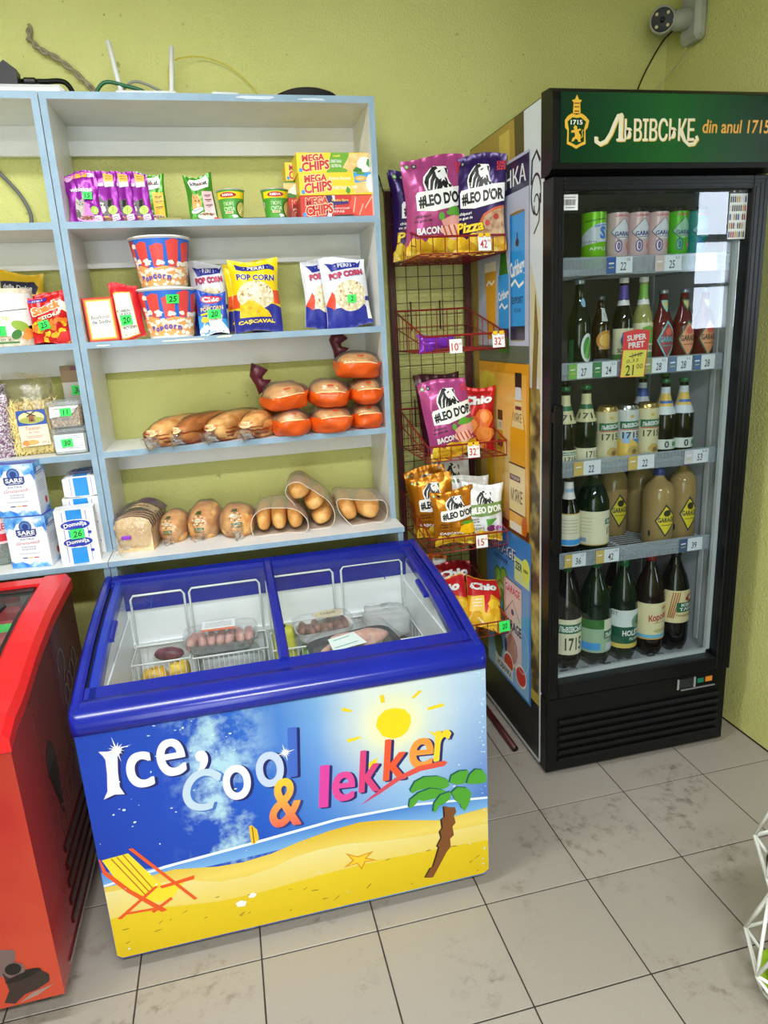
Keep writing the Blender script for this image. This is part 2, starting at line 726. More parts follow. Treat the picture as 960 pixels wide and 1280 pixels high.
# worn paint on the front edges
WEAR = ink(232, 226, 208, .7)
WEAR2 = ink(200, 214, 226, .6)
for par, x0, spots in ((1, -1.239, [(.62, 2.186, .12, .010), (.80, 2.184, .09, .008), (.33, 1.515, .15, .006), (.45, 1.519, .05, .007), (.07, 1.512, .04, .005)]),):
    o = [q for q in C.objects if q.name.startswith('shelving_unit')][0]
    for fx, z, w_, h_ in spots:
        mb = MB()
        S = lambda x, y, h, fx=fx, z=z, w_=w_, h_=h_: (x0 + fx * .945 - .7665 * 0 - w_ / 2 + x + .7665, -.0655 - h, z - h_ / 2 + y)
        Dec(mb, S, w_, h_, h0=.0005).ell(.5, .5, .5, .5, WEAR if z < 2 else WEAR2, n=16, wob=.4, seed=int(fx * 99))
        mb.build('paint_wear', o)

# ------------------------------------------------------------------ blue chest freezer
BLUE = mottled('cobalt_plastic', (18, 30, 136), (22, 36, 150), 3, .22)
BLUE_L = ink(26, 50, 160, .3)
LINER = mottled('white_freezer_liner', (232, 236, 238), (240, 243, 244), 5, .35)
FX0, FX1, FY0, FY1 = -1.249, -.264, -.236, .412
PRO = [(-.243, .668), (-.243, .690), (-.232, .706), (-.20, .722), (-.11, .747), (.02, .776), (.175, .799), (.35, .815), (.412, .818)]


def lidz(y):
    for (a, b), (c, d) in zip(PRO[1:], PRO[2:]):
        if a <= y <= c:
            return b + (d - b) * (y - a) / (c - a)
    return PRO[-1][1]


fz = thing('chest_freezer', 'white chest freezer with cobalt blue lid frame and sunny beach print', 'freezer', ((FX0 + FX1) / 2, (FY0 + FY1) / 2, 0))
OX, OY = -(FX0 + FX1) / 2, -(FY0 + FY1) / 2
T = Matrix.Translation((OX, OY, 0))
WHT = ink(226, 230, 232, .35)
mb = MB()
zt = .70
mb.box(FX0, FX1, FY0, FY0 + .05, .035, .672, WHT, T, bev=.012)
mb.box(FX0, FX1, FY1 - .05, FY1 - .004, .035, .80, WHT, T, bev=.012)
for a, b in ((FX0, FX0 + .05), (FX1 - .05, FX1)):
    pts = [(FY0 + .03, .036), (FY1 - .02, .036)] + [(y, z - .012) for y, z in PRO[:2:-1] if y > -.2] + [(FY0 + .03, .66)]
    n = len(pts)
    vs = [(a, y, z) for y, z in pts] + [(b, y, z) for y, z in pts]
    mb.add(vs, [list(range(n))[::-1], [n + i for i in range(n)]] + [[i, (i + 1) % n, n + (i + 1) % n, n + i] for i in range(n)], WHT, False, T)
mb.box(FX0 + .02, FX1 - .02, FY0 + .02, FY1 - .02, .036, .30, LINER, T)
mb.build('cabinet', fz)
mb = MB()
mb.box(FX0 + .051, FX1 - .051, FY0 + .051, FY0 + .056, .3, .67, LINER, T)
mb.box(FX0 + .051, FX1 - .051, FY1 - .057, FY1 - .051, .3, .785, LINER, T)
mb.box(FX0 + .051, FX0 + .056, FY0 + .05, FY1 - .05, .3, .70, LINER, T)
mb.box(FX1 - .056, FX1 - .051, FY0 + .05, FY1 - .05, .3, .70, LINER, T)
mb.box(FX0 + .05, FX1 - .05, FY1 - .066, FY1 - .057, .60, .615, WHT, T)
mb.box(FX0 + .05, FX1 - .05, FY1 - .062, FY1 - .056, .725, .795, BLUE, T)
mb.build('liner', fz)

# front print : sky, sea and dunes
k = N('beach_print_sky')
v = k.co()
sx = k.n('ShaderNodeSeparateXYZ')
k.l(v, sx.inputs[0])
mr = k.n('ShaderNodeMapRange')
mr.inputs['From Min'].default_value = -.49
mr.inputs['From Max'].default_value = .49
k.l(sx.outputs['X'], mr.inputs[0])
mz = k.n('ShaderNodeMapRange')
mz.inputs['From Min'].default_value = .25
mz.inputs['From Max'].default_value = .68
k.l(sx.outputs['Z'], mz.inputs[0])
top = k.ramp(mr.outputs[0], [(0, (6, 60, 176)), (.28, (10, 74, 190)), (.42, (40, 110, 205)), (.55, (120, 170, 222)), (.68, (214, 228, 236)), (.85, (206, 224, 238)), (1, (176, 205, 232))])
bot = k.ramp(mr.outputs[0], [(0, (4, 52, 166)), (.4, (6, 74, 190)), (.6, (50, 120, 210)), (.8, (120, 175, 226)), (1, (40, 100, 195))])
base = k.mix(mz.outputs[0], bot, top)
cl = k.noise(v, 7, 8, .68)
cm = k.ramp(cl, [(.47, (0, 0, 0)), (.60, (255, 255, 255))])
win = k.ramp(mr.outputs[0], [(.17, (0, 0, 0)), (.26, (255, 255, 255)), (.34, (255, 255, 255)), (.46, (0, 0, 0))])
cm = k.mix(1, cm, win, 'MULTIPLY')
base = k.mix(cm, base, (170, 208, 228))
dst = k.n('ShaderNodeVectorMath', _operation='DISTANCE')
k.l(v, dst.inputs[0])
dst.inputs[1].default_value = (-.512 + OX, FY0 + OY, .556)
gl_ = k.ramp(dst.outputs['Value'], [(.05, (235, 235, 235)), (.10, (150, 150, 150)), (.19, (0, 0, 0))])
k.base(k.mix(gl_, base, (238, 234, 176))).set(Roughness=.35)
SKYP = k.m


def vgrad(name, z0, z1, a, b, m_=None):
    k = N(name)
    v = k.co()
    s_ = k.n('ShaderNodeSeparateXYZ')
    k.l(v, s_.inputs[0])
    m = k.n('ShaderNodeMapRange')
    m.inputs['From Min'].default_value = z0
    m.inputs['From Max'].default_value = z1
    k.l(s_.outputs['Z'], m.inputs[0])
    k.base(k.ramp(m.outputs[0], [(0, a), (.5, m_), (1, b)] if m_ else [(0, a), (1, b)])).set(Roughness=.35)
    return k.m


mb = MB()
SF = lambda x, y, h: (FX0 + x + OX, FY0 + OY - h, y)
Wf, Hf = FX1 - FX0, .672
d = Dec(mb, SF, Wf, Hf, gap=.00008, ml=.6, h0=.0006, clamp=False)
d.res = 10
P = lambda pts: [(x - FX0, z) for x, z in pts]
rr = lambda: [(.012, .037), (Wf - .012, .037), (Wf - .003, .047), (Wf - .001, .06), (Wf - .001, .671), (.001, .671), (.001, .06), (.003, .047)]
d.poly(rr(), SKYP, True)
FL = .030
ZL = lambda pts: [(min(max(x, FX0 + .002), FX1 - .002), max(z, .04)) for x, z in pts]
G = lambda pts, m: d.poly(P(ZL(pts)), m, True)
G([(-1.25, .298), (-1.083, .273), (-.878, .292), (-.675, .308), (-.463, .305), (-.26, .281), (-.26, .24), (-.405, .23), (-.7, .26), (-1.08, .25), (-1.25, .24)], vgrad('sea_print', .25, .31, (120, 175, 228), (60, 120, 208)))
G([(-1.25, .262), (-1.17, .272), (-1.103, .281), (-.877, .297), (-.674, .314), (-.463, .309), (-.26, .285), (-.26, .278), (-.464, .302), (-.675, .306), (-.878, .289), (-1.104, .273), (-1.25, .256)], ink(226, 238, 244, .35))
Y1 = vgrad('dune_print_far', .15, .29, (222, 184, 24), (214, 172, 14), (230, 206, 100))
Y2 = vgrad('dune_print_mid', .09, .24, (226, 192, 14), (230, 216, 146))
Y3 = vgrad('dune_print_near', .03, .17, (212, 180, 2), (224, 194, 20))
G([(-1.251, .256), (-1.209, .255), (-1.084, .265), (-.98, .246), (-.92, .243), (-.849, .250), (-.78, .267), (-.7, .281), (-.618, .288), (-.56, .281), (-.405, .243), (-.34, .246), (-.261, .251), (-.26, .05), (-.28, .038), (-1.235, .038), (-1.25, .05)], Y1)
G([(-1.252, .241), (-1.078, .232), (-.98, .2), (-.909, .198), (-.85, .208), (-.795, .224), (-.73, .232), (-.657, .232), (-.564, .217), (-.443, .204), (-.258, .199), (-.26, .05), (-.28, .038), (-1.235, .038), (-1.25, .05)], Y2)
G([(-1.248, .161), (-1.15, .166), (-.992, .142), (-.893, .141), (-.733, .153), (-.567, .158), (-.408, .152), (-.259, .146), (-.26, .05), (-.28, .038), (-1.235, .038), (-1.25, .05)], Y3)
# sun
PALE = ink(236, 234, 170, .35)
SUNY = ink(238, 208, 16, .35)
G([(-.558, .557), (-.552, .58), (-.533, .597), (-.508, .599), (-.483, .591), (-.468, .571), (-.467, .55), (-.477, .527), (-.496, .514), (-.518, .513), (-.543, .526)], SUNY)
for q in ([(-.544, .639), (-.533, .641), (-.531, .619), (-.541, .619)], [(-.463, .619), (-.443, .636), (-.434, .632), (-.457, .615)], [(-.421, .584), (-.381, .588), (-.378, .579), (-.423, .575)], [(-.642, .622), (-.635, .624), (-.614, .612), (-.618, .608), (-.638, .615)], [(-.634, .535), (-.601, .537), (-.598, .531), (-.63, .525)], [(-.422, .518), (-.41, .51), (-.4, .501), (-.41, .5)], [(-.585, .455), (-.559, .467), (-.563, .451), (-.583, .437)]):
    G(q, SUNY)
# lettering
NAVY = ink(10, 22, 96, .35)


def letter(t, x0, x1, z0, z1, m, mo=NAVY, rot=0, bold=.03, dx=.006):
    a = ((x0 + x1) / 2 - FX0) / Wf
    b = (z0 + z1) / 2 / Hf
    for q, mm, sx_ in ((.0042, mo, dx), (.0028, m, 0)):
        g0 = d.gap
        d.gap = .000006
        for ox, oz in ((-q, 0), (q, 0), (-q * .7, q * .7), (q * .7, q * .7), (-q * .7, -q * .7), (q * .7, -q * .7), (0, 0)):
            d.text(t, a + (sx_ + ox) / Wf, b + (oz - sx_ * .6) / Hf, (z1 - z0 - .005) / Hf, mm, (x1 - x0 - .005) / Wf, rot, 0)
        d.gap = g0


LV = ink(226, 226, 240, .35)
LB = ink(190, 205, 236, .35)
# the big I with its flared foot
for off, m in ((.006, NAVY), (0, LV)):
    G([(x + off, z - off * .6) for x, z in [(-1.204, .620), (-1.182, .616), (-1.166, .617), (-1.152, .624), (-1.156, .609), (-1.165, .600), (-1.170, .560), (-1.172, .520), (-1.164, .498), (-1.186, .502), (-1.211, .494), (-1.200, .514), (-1.194, .560), (-1.192, .596), (-1.196, .607)]], m)
letter('c', -1.152, -1.094, .506, .602, LV)
letter('e', -1.082, -1.018, .522, .622, LV)
letter(',', -.996, -.968, .520, .577, LV)
letter('C', -1.035, -.955, .415, .530, ink(188, 208, 228, .35), ink(60, 110, 190), -20)
letter('o', -.942, -.876, .424, .522, LV)
letter('o', -.861, -.794, .442, .541, LB)
letter('l', -.780, -.758, .458, .596, ink(60, 100, 196, .35), rot=-4)
letter('&', -.838, -.758, .320, .460, vgrad('ampersand_print', .32, .46, (232, 90, 80), (244, 200, 50)), ink(30, 50, 120), -6)
for t, x0, x1, z0, z1, c in (('l', -.712, -.688, .353, .475, (214, 60, 160)), ('e', -.680, -.622, .360, .446, (222, 66, 150)), ('k', -.608, -.553, .372, .494, (214, 60, 120)), ('k', -.543, -.482, .392, .512, (232, 84, 44)), ('e', -.476, -.412, .410, .500, (240, 150, 60)), ('r', -.408, -.365, .421, .512, (240, 206, 40))):
    letter(t, x0, x1, z0, z1, ink(*c, .35), ink(24, 30, 100), -6)
G([(-.612, .338), (-.578, .361), (-.518, .398), (-.452, .42), (-.384, .421), (-.374, .414), (-.384, .405), (-.447, .404), (-.506, .388), (-.565, .358)], vgrad('swoosh_print', .33, .42, (190, 50, 120), (226, 84, 50)))
for cx, cz, r_ in ((-1.165, .618, .035), (-.787, .53, .025)):
    for a in range(0, 180, 30):
        q = r_ if a % 90 == 0 else r_ * .55
        c_, s_ = cos(R(a + 10)), sin(R(a + 10))
        G([(cx - c_ * q, cz - s_ * q), (cx + s_ * .0025, cz - c_ * .0025), (cx + c_ * q, cz + s_ * q), (cx - s_ * .0025, cz + c_ * .0025)], WHITE)
# palm
BR = ink(122, 72, 30, .4)
TRK = [(-.388, .284), (-.375, .277), (-.358, .273), (-.355, .257), (-.362, .247), (-.358, .224), (-.367, .214), (-.364, .186), (-.375, .177), (-.374, .15), (-.386, .137), (-.401, .11), (-.427, .065), (-.448, .071), (-.432, .098), (-.425, .1), (-.416, .126), (-.406, .158), (-.411, .163), (-.398, .187), (-.402, .207), (-.394, .217), (-.396, .244), (-.387, .25)]
G([(x - .005, z) for x, z in TRK], ink(40, 20, 10, .4))
G(TRK, BR)
LVS = [[(-.478, .353), (-.464, .375), (-.438, .384), (-.402, .378), (-.376, .363), (-.371, .343), (-.386, .336), (-.423, .348), (-.456, .348), (-.474, .342)],
       [(-.484, .303), (-.48, .324), (-.456, .34), (-.423, .346), (-.39, .334), (-.37, .317), (-.391, .314), (-.417, .313), (-.444, .312), (-.457, .319), (-.467, .306), (-.481, .298)],
       [(-.419, .272), (-.415, .298), (-.397, .32), (-.367, .324), (-.371, .302), (-.388, .291), (-.402, .287), (-.412, .271)],
       [(-.367, .32), (-.35, .333), (-.323, .325), (-.311, .307), (-.317, .279), (-.331, .255), (-.339, .265), (-.344, .281), (-.354, .291)],
       [(-.371, .351), (-.365, .372), (-.342, .381), (-.318, .378), (-.322, .358), (-.329, .341), (-.349, .341)],
       [(-.324, .338), (-.315, .364), (-.298, .377), (-.278, .371), (-.268, .35), (-.269, .332), (-.289, .33)]]
for q in LVS:
    G([(x - .004, z + .004) for x, z in q], ink(10, 84, 84, .4))
    G(q, ink(76, 158, 44, .4))
# deck chair
OR = ink(226, 84, 24, .4)
G([(-1.24, .332), (-1.18, .337), (-1.116, .227), (-1.057, .23), (-1.101, .181), (-1.134, .181), (-1.178, .203), (-1.213, .258)], ink(242, 212, 40, .4))
for a, b in (((-1.219, .331), (-1.158, .210)), ((-1.192, .336), (-1.138, .222)), ((-1.206, .333), (-1.148, .216))):
    d.line([((a[0] - FX0) / Wf, a[1] / Hf), ((b[0] - FX0) / Wf, b[1] / Hf)], .003, ink(180, 110, 20, .4))
for q in ([(-1.247, .339), (-1.243, .333), (-1.235, .3), (-1.188, .233), (-1.113, .152), (-1.127, .149), (-1.196, .226), (-1.243, .293)], [(-1.178, .349), (-1.168, .349), (-1.039, .166), (-1.047, .164)], [(-1.231, .158), (-1.135, .228), (-1.124, .227), (-1.221, .155)], [(-1.122, .226), (-1.038, .236), (-1.04, .225), (-1.118, .218)], [(-1.151, .158), (-1.1, .188), (-1.097, .18), (-1.145, .152)], [(-1.211, .171), (-1.125, .166), (-1.122, .159), (-1.213, .165)]):
    G(q, OR)
# starfish, surf board, shells
G([(-.668, .16), (-.644, .177), (-.661, .204), (-.63, .186), (-.585, .192), (-.605, .175), (-.577, .16), (-.609, .163), (-.621, .14), (-.632, .163)], ink(214, 150, 16, .4))
G([(-.655, .163), (-.638, .176), (-.650, .193), (-.628, .182), (-.598, .187), (-.612, .174), (-.592, .164), (-.612, .167), (-.621, .15), (-.630, .167)], ink(238, 196, 40, .4))
G([(-.894, .343), (-.887, .346), (-.875, .329), (-.873, .301), (-.886, .289), (-.893, .293)], ink(232, 186, 30, .4))
d.line([((-.886 - FX0) / Wf, .34 / Hf), ((-.886 - FX0) / Wf, .292 / Hf)], .002, ink(60, 40, 10))
for q in ([(-.95, .125), (-.937, .131), (-.922, .124), (-.927, .111), (-.946, .113)], [(-.916, .141), (-.904, .147), (-.895, .138), (-.902, .131), (-.916, .133)]):
    G(q, WHITE)
# scratches of worn print
rd = random.Random(4)
for i in range(90):
    x, z = rd.uniform(FX0 + .01, FX1 - .01), rd.uniform(.05, .668)
    if rd.random() < .5:
        x = rd.uniform(-1.2, -.9)
        z = rd.uniform(.4, .668)
    if rd.random() < .3:
        x = FX1 - rd.uniform(.007, .02)
    d.ell((x - FX0) / Wf, z / Hf, rd.uniform(.001, .004) / Wf, rd.uniform(.0008, .003) / Hf, ink(205, 222, 232, .6), n=6, wob=.4, seed=i)
for i in range(26):
    x, z = rd.uniform(FX0 + .03, FX1 - .03), rd.uniform(.05, .16)
    d.ell((x - FX0) / Wf, z / Hf, rd.uniform(.003, .012) / Wf, .0012 / Hf, ink(120, 96, 20, .7), n=6, wob=.4, seed=i, rot=rd.uniform(-10, 60))
mb.build('front_print', fz)

# lid frame, rails, panes
LX0, LX1 = FX0 - .006, FX1 + .004


def strip(x0, x1, y0, y1, m, up=0, thick=.03, n=14):
    """piece of lid following the profile"""
    mb = MB()
    ys = [y0 + (y1 - y0) * i / n for i in range(n + 1)]
    top = [(y, lidz(y) + up) for y in ys]
    bot = [(y, z - thick) for y, z in top]
    pts = top + bot[::-1]
    q = len(pts)
    b = min(.006, (x1 - x0) * .3)
    rings = [(x0, -b), (x0 + b, 0), (x1 - b, 0), (x1, -b)]
    vs, F = [], []
    for x, dz in rings:
        vs += [(x, y, z + (dz if i <= n else 0)) for i, (y, z) in enumerate(pts)]
    for r_ in range(3):
        for i in range(q):
            F.append([r_ * q + i, r_ * q + (i + 1) % q, (r_ + 1) * q + (i + 1) % q, (r_ + 1) * q + i])
    F += [list(range(q))[::-1], [3 * q + i for i in range(q)]]
    mb.add(vs, F, m, False, T)
    return mb


YG0, YG1 = -.145, .345
frm = MB()


def join(a, b):
    o = len(a.v)
    a.v += b.v
    for f, i, s_ in zip(b.f, b.mi, b.sm):
        a.f.append([o + q for q in f])
        a.mi.append(a.mat(b.mats[i]))
        a.sm.append(s_)


join(frm, strip(LX0, LX0 + .024, -.215, .412, BLUE, .006, .05))
join(frm, strip(LX0 + .03, LX0 + .058, -.2, .40, BLUE_L, -.002, .03))
join(frm, strip(LX0 + .024, LX0 + .030, -.2, .40, BLACK, -.008, .03))
join(frm, strip(LX1 - .024, LX1, -.215, .412, BLUE, .006, .05))
join(frm, strip(LX1 - .036, LX1 - .024, -.2, .40, ink(16, 28, 120, .3), -.006, .03))
join(frm, strip(LX1 - .062, LX1 - .036, -.2, .40, BLUE, .0, .03))
join(frm, strip(LX0 + .02, LX1 - .02, YG1 + .03, .412, BLUE, .004, .05, 4))
join(frm, strip(LX0 + .02, LX1 - .02, YG1, YG1 + .03, BLUE, -.003, .03, 4))
join(frm, strip(LX0 + .02, LX1 - .02, YG0 - .045, YG0, BLUE, -.002, .03, 5))
# rounded front rim
prof = [(-.236, .668), (-.245, .670), (-.249, .682), (-.247, .696), (-.238, .708), (-.222, .717), (-.200, .724), (-.185, .727), (-.185, .69), (-.225, .668)]
n = len(prof)
vs, F = [], []
xs = [LX0, LX0 + .006, LX0 + .02, LX1 - .02, LX1 - .006, LX1]
ins = [.02, .006, 0, 0, .006, .02]
for x, q in zip(xs, ins):
    vs += [(x, max(y, -.249 + q) if y < -.2 else y, z) for y, z in prof]
for i in range(len(xs) - 1):
    for j in range(n):
        F.append([i * n + j, i * n + (j + 1) % n, (i + 1) * n + (j + 1) % n, (i + 1) * n + j][::-1])
F += [list(range(n)), [(len(xs) - 1) * n + j for j in range(n)][::-1]]
frm.add(vs, F, BLUE, True, T)
frm.build('lid_frame', fz)
strip(-.775, -.748, YG0 - .01, YG1 + .035, BLUE, .008, .026).build('centre_rail', fz)
PANE = clear('freezer_glass', (250, 253, 253), .07, .03, .02, (226, 232, 234))
ARW = ink(20, 60, 150)


def pane(x0, x1, dz):
    mb = MB()
    mb.grid(lambda u, v: (x0 + (x1 - x0) * u, YG0 - .01 + (YG1 + .02 - YG0) * v, lidz(YG0 - .01 + (YG1 + .02 - YG0) * v) - .006 + dz), 1, 14, PANE, True, M=T)
    return mb


for x0, x1, dz, side in ((LX0 + .05, -.76, .003, 0), (-.79, LX1 - .055, -.003, 1)):
    o = pane(x0, x1, dz).build('glass_pane', fz)
    mb = MB()
    S = lambda x, y, h: (x0 + x + OX, YG0 + y + OY, lidz(YG0 + y) - .004 + dz + h)
    Wp, Hp = x1 - x0, YG1 - YG0
    d = Dec(mb, S, Wp, Hp, ml=.02)
    f = (lambda x: x) if side == 0 else (lambda x: 1 - x)
    for q in (.66, .685):
        d.line([(f(.02), q), (f(.19), q + .03)], .0022, ARW)
    d.line([(f(.235), .62), (f(.235), .78)], .003, ARW)
    d.line([(f(.19), .66), (f(.225), .70), (f(.19), .75)], .0022, ARW)
    mb.build('slide_arrow', o)
    # recessed grip on the outer edge
    gx = x0 + .006 if side == 0 else x1 - .030
    g = MB()
    join(g, strip(gx, gx + .016, .03, .12, BLUE, .002, .012, 6))
    g.build('pane_grip', o)
CAST = ink(40, 40, 42, .5)
for x in (FX0 + .1, FX1 - .1):
    for y in (FY0 + .09, FY1 - .09):
        c = MB()
        c.lathe([(.017, -.011), (.017, .011)], CAST, 16, T @ Matrix.Translation((x, y, .0175)) @ Matrix.Rotation(R(90), 4, 'Y'))
        c.box(x - .015, x + .015, y - .02, y + .02, .033, .037, ink(150, 150, 152, .4, 1), T)
        c.build('caster', fz)

# ------------------------------------------------------------------ red chest freezer
RED = mottled('scarlet_plastic', (214, 24, 30), (224, 32, 36), 4, .28)
RX, RY0, RY1 = -1.345, -.334, .36
rz = thing('chest_freezer', 'scarlet chest freezer with dark glossy side at the left edge', 'freezer', (-1.85, 0, 0))
T2 = Matrix.Translation((1.85, 0, 0))
RP = [(-.345, .735), (-.345, .752), (-.325, .768), (-.283, .772), (-.219, .778), (-.149, .795), (-.056, .818), (.106, .840), (.236, .847), (.36, .852)]


def rlid(y):
    for (a, b), (c, d_) in zip(RP[1:], RP[2:]):
        if a <= y <= c:
            return b + (d_ - b) * (y - a) / (c - a)
    return RP[-1][1]


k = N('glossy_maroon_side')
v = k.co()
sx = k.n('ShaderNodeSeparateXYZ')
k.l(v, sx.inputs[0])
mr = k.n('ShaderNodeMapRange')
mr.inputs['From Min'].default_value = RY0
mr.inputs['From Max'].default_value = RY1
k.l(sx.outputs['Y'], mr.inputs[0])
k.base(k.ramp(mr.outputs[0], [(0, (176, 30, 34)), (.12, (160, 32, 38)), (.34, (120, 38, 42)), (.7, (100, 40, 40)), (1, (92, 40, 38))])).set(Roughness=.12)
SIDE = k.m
k = N('orange_red_front_print')
v = k.co()
f = k.noise(v, 3, 2)
k.base(k.ramp(f, [(.35, (170, 32, 28)), (.65, (188, 66, 42))])).set(Roughness=.25)
RFR = k.m
mb = MB()
x0 = -2.35
mb.box(x0, RX, RY0, RY1, .075, .40, RFR, T2, faces='yzxY')
mb.box(x0, RX, RY0, RY0 + .04, .40, .735, RFR, T2, faces='yY')
mb.box(x0, x0 + .04, RY0, RY1, .4, .74, RED, T2)
mb.box(x0, RX, RY1 - .04, RY1, .4, .83, RED, T2, faces='yYZ')
pts = [(RY0, .075), (RY1, .075)] + [(y, z - .01) for y, z in RP[:2:-1]] + [(RY0, .735)]
n = len(pts)
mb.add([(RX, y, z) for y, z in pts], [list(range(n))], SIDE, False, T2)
mb.add([(RX - .04, y, z) for y, z in pts], [list(range(n))[::-1]], WHT, False, T2)
mb.box(x0 + .04, RX - .04, RY0 + .04, RY1 - .04, .395, .401, LINER, T2)
mb.build('cabinet', rz)
MB().box(RX, RX + .004, -.27, RY1, .088, .1, ink(190, 190, 192, .2, 1), T2).build('trim_strip', rz)
for i in range(5):
    z = .13 + i * .042
    MB().box(RX, RX + .004, -.19 + i * .012, .30, z, z + .022, ink(44, 16, 16, .2), T2, bev=.002).build('vent_slat', rz)
mb = MB()
SS = lambda x, y, h: (RX + 1.85 + h, RY0 + x, y)
d = Dec(mb, SS, RY1 - RY0, .85, ml=.5, h0=.0006)
GR = ink(120, 112, 108, .3)
DKB = ink(28, 16, 12, .12)
d.ell(.33, .64, .055, .055, ink(52, 42, 40, .15), n=14)
d.poly([(.27, .62), (.39, .62), (.355, .44)], DKB)
arcp = lambda cx, cy, rx, ry, a0, a1, n_=14: [(cx + rx * cos(R(a0 + (a1 - a0) * i / n_)), cy + ry * sin(R(a0 + (a1 - a0) * i / n_))) for i in range(n_ + 1)]
d.line(arcp(.66, .81, .05, .045, 200, -80), .008, GR)
d.line(arcp(.62, .82, .07, .08, 30, -60), .006, GR)
for i in range(4):
    d.line(arcp(.66 + i * .06, .70 + i * .02, .03, .035, -60, 240), .006, GR)
d.line([(.62, .665), (.9, .74)], .005, GR)
for i in range(6):
    d.line(arcp(.34 + i * .06, .43 + i * .022, .032, .05 - i * .003, -70, 250), .003, ink(96, 84, 62, .3))
mb.build('side_script', rz)
# chocolate curls on the front
mb = MB()
S3 = lambda x, y, h: (x0 + 1.85 + x, RY0 - h, y)
Wr = RX - x0
d = Dec(mb, S3, Wr, .735, ml=.6, h0=.0006)
ch = [ink(52, 38, 34, .35), ink(110, 88, 86, .35), ink(24, 16, 14, .35)]
X = lambda x: (x + 2.35) / Wr
Z = lambda z: z / .735
d.ell(X(-1.475), Z(.40), .03, .04, ink(214, 104, 66, .3), n=18)
mb.build('bubble_print', rz)
mb = MB()
d = Dec(mb, S3, Wr, .735, ml=.6, h0=.0006)
d.poly([(X(-1.50), Z(.20)), (X(-1.455), Z(.235)), (X(-1.425), Z(.225)), (X(-1.428), Z(.20)), (X(-1.45), Z(.165)), (X(-1.5), Z(.15))], ch[1])
d.poly([(X(-1.46), Z(.17)), (X(-1.39), Z(.165)), (X(-1.368), Z(.14)), (X(-1.37), Z(.12)), (X(-1.40), Z(.105)), (X(-1.425), Z(.10)), (X(-1.45), Z(.08)), (X(-1.47), Z(.09)), (X(-1.455), Z(.12))], ch[0])
d.ell(X(-1.435), Z(.172), .022, .03, ch[1], n=14)
d.ell(X(-1.437), Z(.176), .017, .022, ch[2], n=14)
d.ell(X(-1.42), Z(.152), .04, .012, ch[2], n=14, rot=12)
d.poly([(X(-1.41), Z(.10)), (X(-1.36), Z(.112)), (X(-1.40), Z(.09)), (X(-1.44), Z(.08))], ink(150, 120, 112, .4))
mb.build('chocolate_print', rz)


def rstrip(x0, x1, y0, y1, m, up, th, n=14):
    mb = MB()
    ys = [y0 + (y1 - y0) * i / n for i in range(n + 1)]
    pts = [(y, rlid(y) + up) for y in ys] + [(y, rlid(y) + up - th) for y in ys[::-1]]
    q = len(pts)
    b = .012
    vs, F = [], []
    for x, dz in ((x0, -b), (x0 + b, 0), (x1 - b, 0), (x1, -b * 1.5)):
        vs += [(x, y, z + (dz if i <= n else 0)) for i, (y, z) in enumerate(pts)]
    for r_ in range(3):
        for i in range(q):
            F.append([r_ * q + i, r_ * q + (i + 1) % q, (r_ + 1) * q + (i + 1) % q, (r_ + 1) * q + i])
    F += [list(range(q))[::-1], [3 * q + i for i in range(q)]]
    return mb.add(vs, F, m, False, T2)


fr = rstrip(RX - .075, RX + .006, -.345, .365, RED, .012, .045)
join(fr, rstrip(x0, x0 + .08, -.345, .365, RED, .012, .045))
join(fr, rstrip(x0 + .05, RX - .05, .32, .365, RED, .008, .04, 3))
join(fr, rstrip(x0 + .05, RX - .05, -.345, -.25, RED, .01, .045, 5))
join(fr, rstrip(RX - .088, RX - .075, -.27, .32, BLACK, -.004, .03))
join(fr, rstrip(x0 + .05, RX - .07, .29, .32, BLACK, .0, .04, 3))
fr.build('lid_frame', rz)
mb = MB()
mb.grid(lambda u, v: (x0 + .07 + (RX - x0 - .15) * u, -.26 + .57 * v, rlid(-.26 + .57 * v) - .006), 1, 10, clear('red_freezer_glass', (240, 246, 246), .16, .03, .04), True, M=T2)
mb.build('glass_pane', rz)
MB().tube([(-1.47, .17, rlid(.17) + .012), (-1.49, .08, rlid(.08) + .016), (-1.53, -.03, rlid(-.03) + .014)], [.008, .014, .012], BLACK, 8, T2).build('handle', rz)
for x in (RX - .07, x0 + .1):
    for y in (RY0 + .08, RY1 - .08):
        c = MB()
        c.lathe([(.03, -.014), (.03, .014)], CAST, 16, T2 @ Matrix.Translation((x, y, .0305)) @ Matrix.Rotation(R(90), 4, 'Y'))
        c.box(x - .02, x + .02, y - .03, y + .03, .06, .076, ink(60, 60, 62, .4), T2)
        c.build('caster', rz)
# frozen packs seen through its lid
for i, (x, y, c, lb) in enumerate(((-1.50, .20, (196, 60, 70), 'red frozen pack with a green sticker under the red freezer lid'), (-1.55, -.02, (222, 226, 226), 'white frozen pack under the red freezer lid'), (-1.63, .14, (226, 190, 90), 'yellow frozen pack under the red freezer lid'))):
    m = MB()
    m.box(-.06, .06, -.07, .07, 0, .38 - .05 * i, ink(*c), bev=.012)
    o = m.build('frozen_pack', None, (x, y, .4011), (0, 0, R(10 * i)))
    tag(o, lb, 'frozen food', 'packs in the red freezer')
    if i == 0:
        s_ = MB().box(-.03, .03, -.03, .03, .3803, .381, GREEN_TAG).build('price_sticker', o)

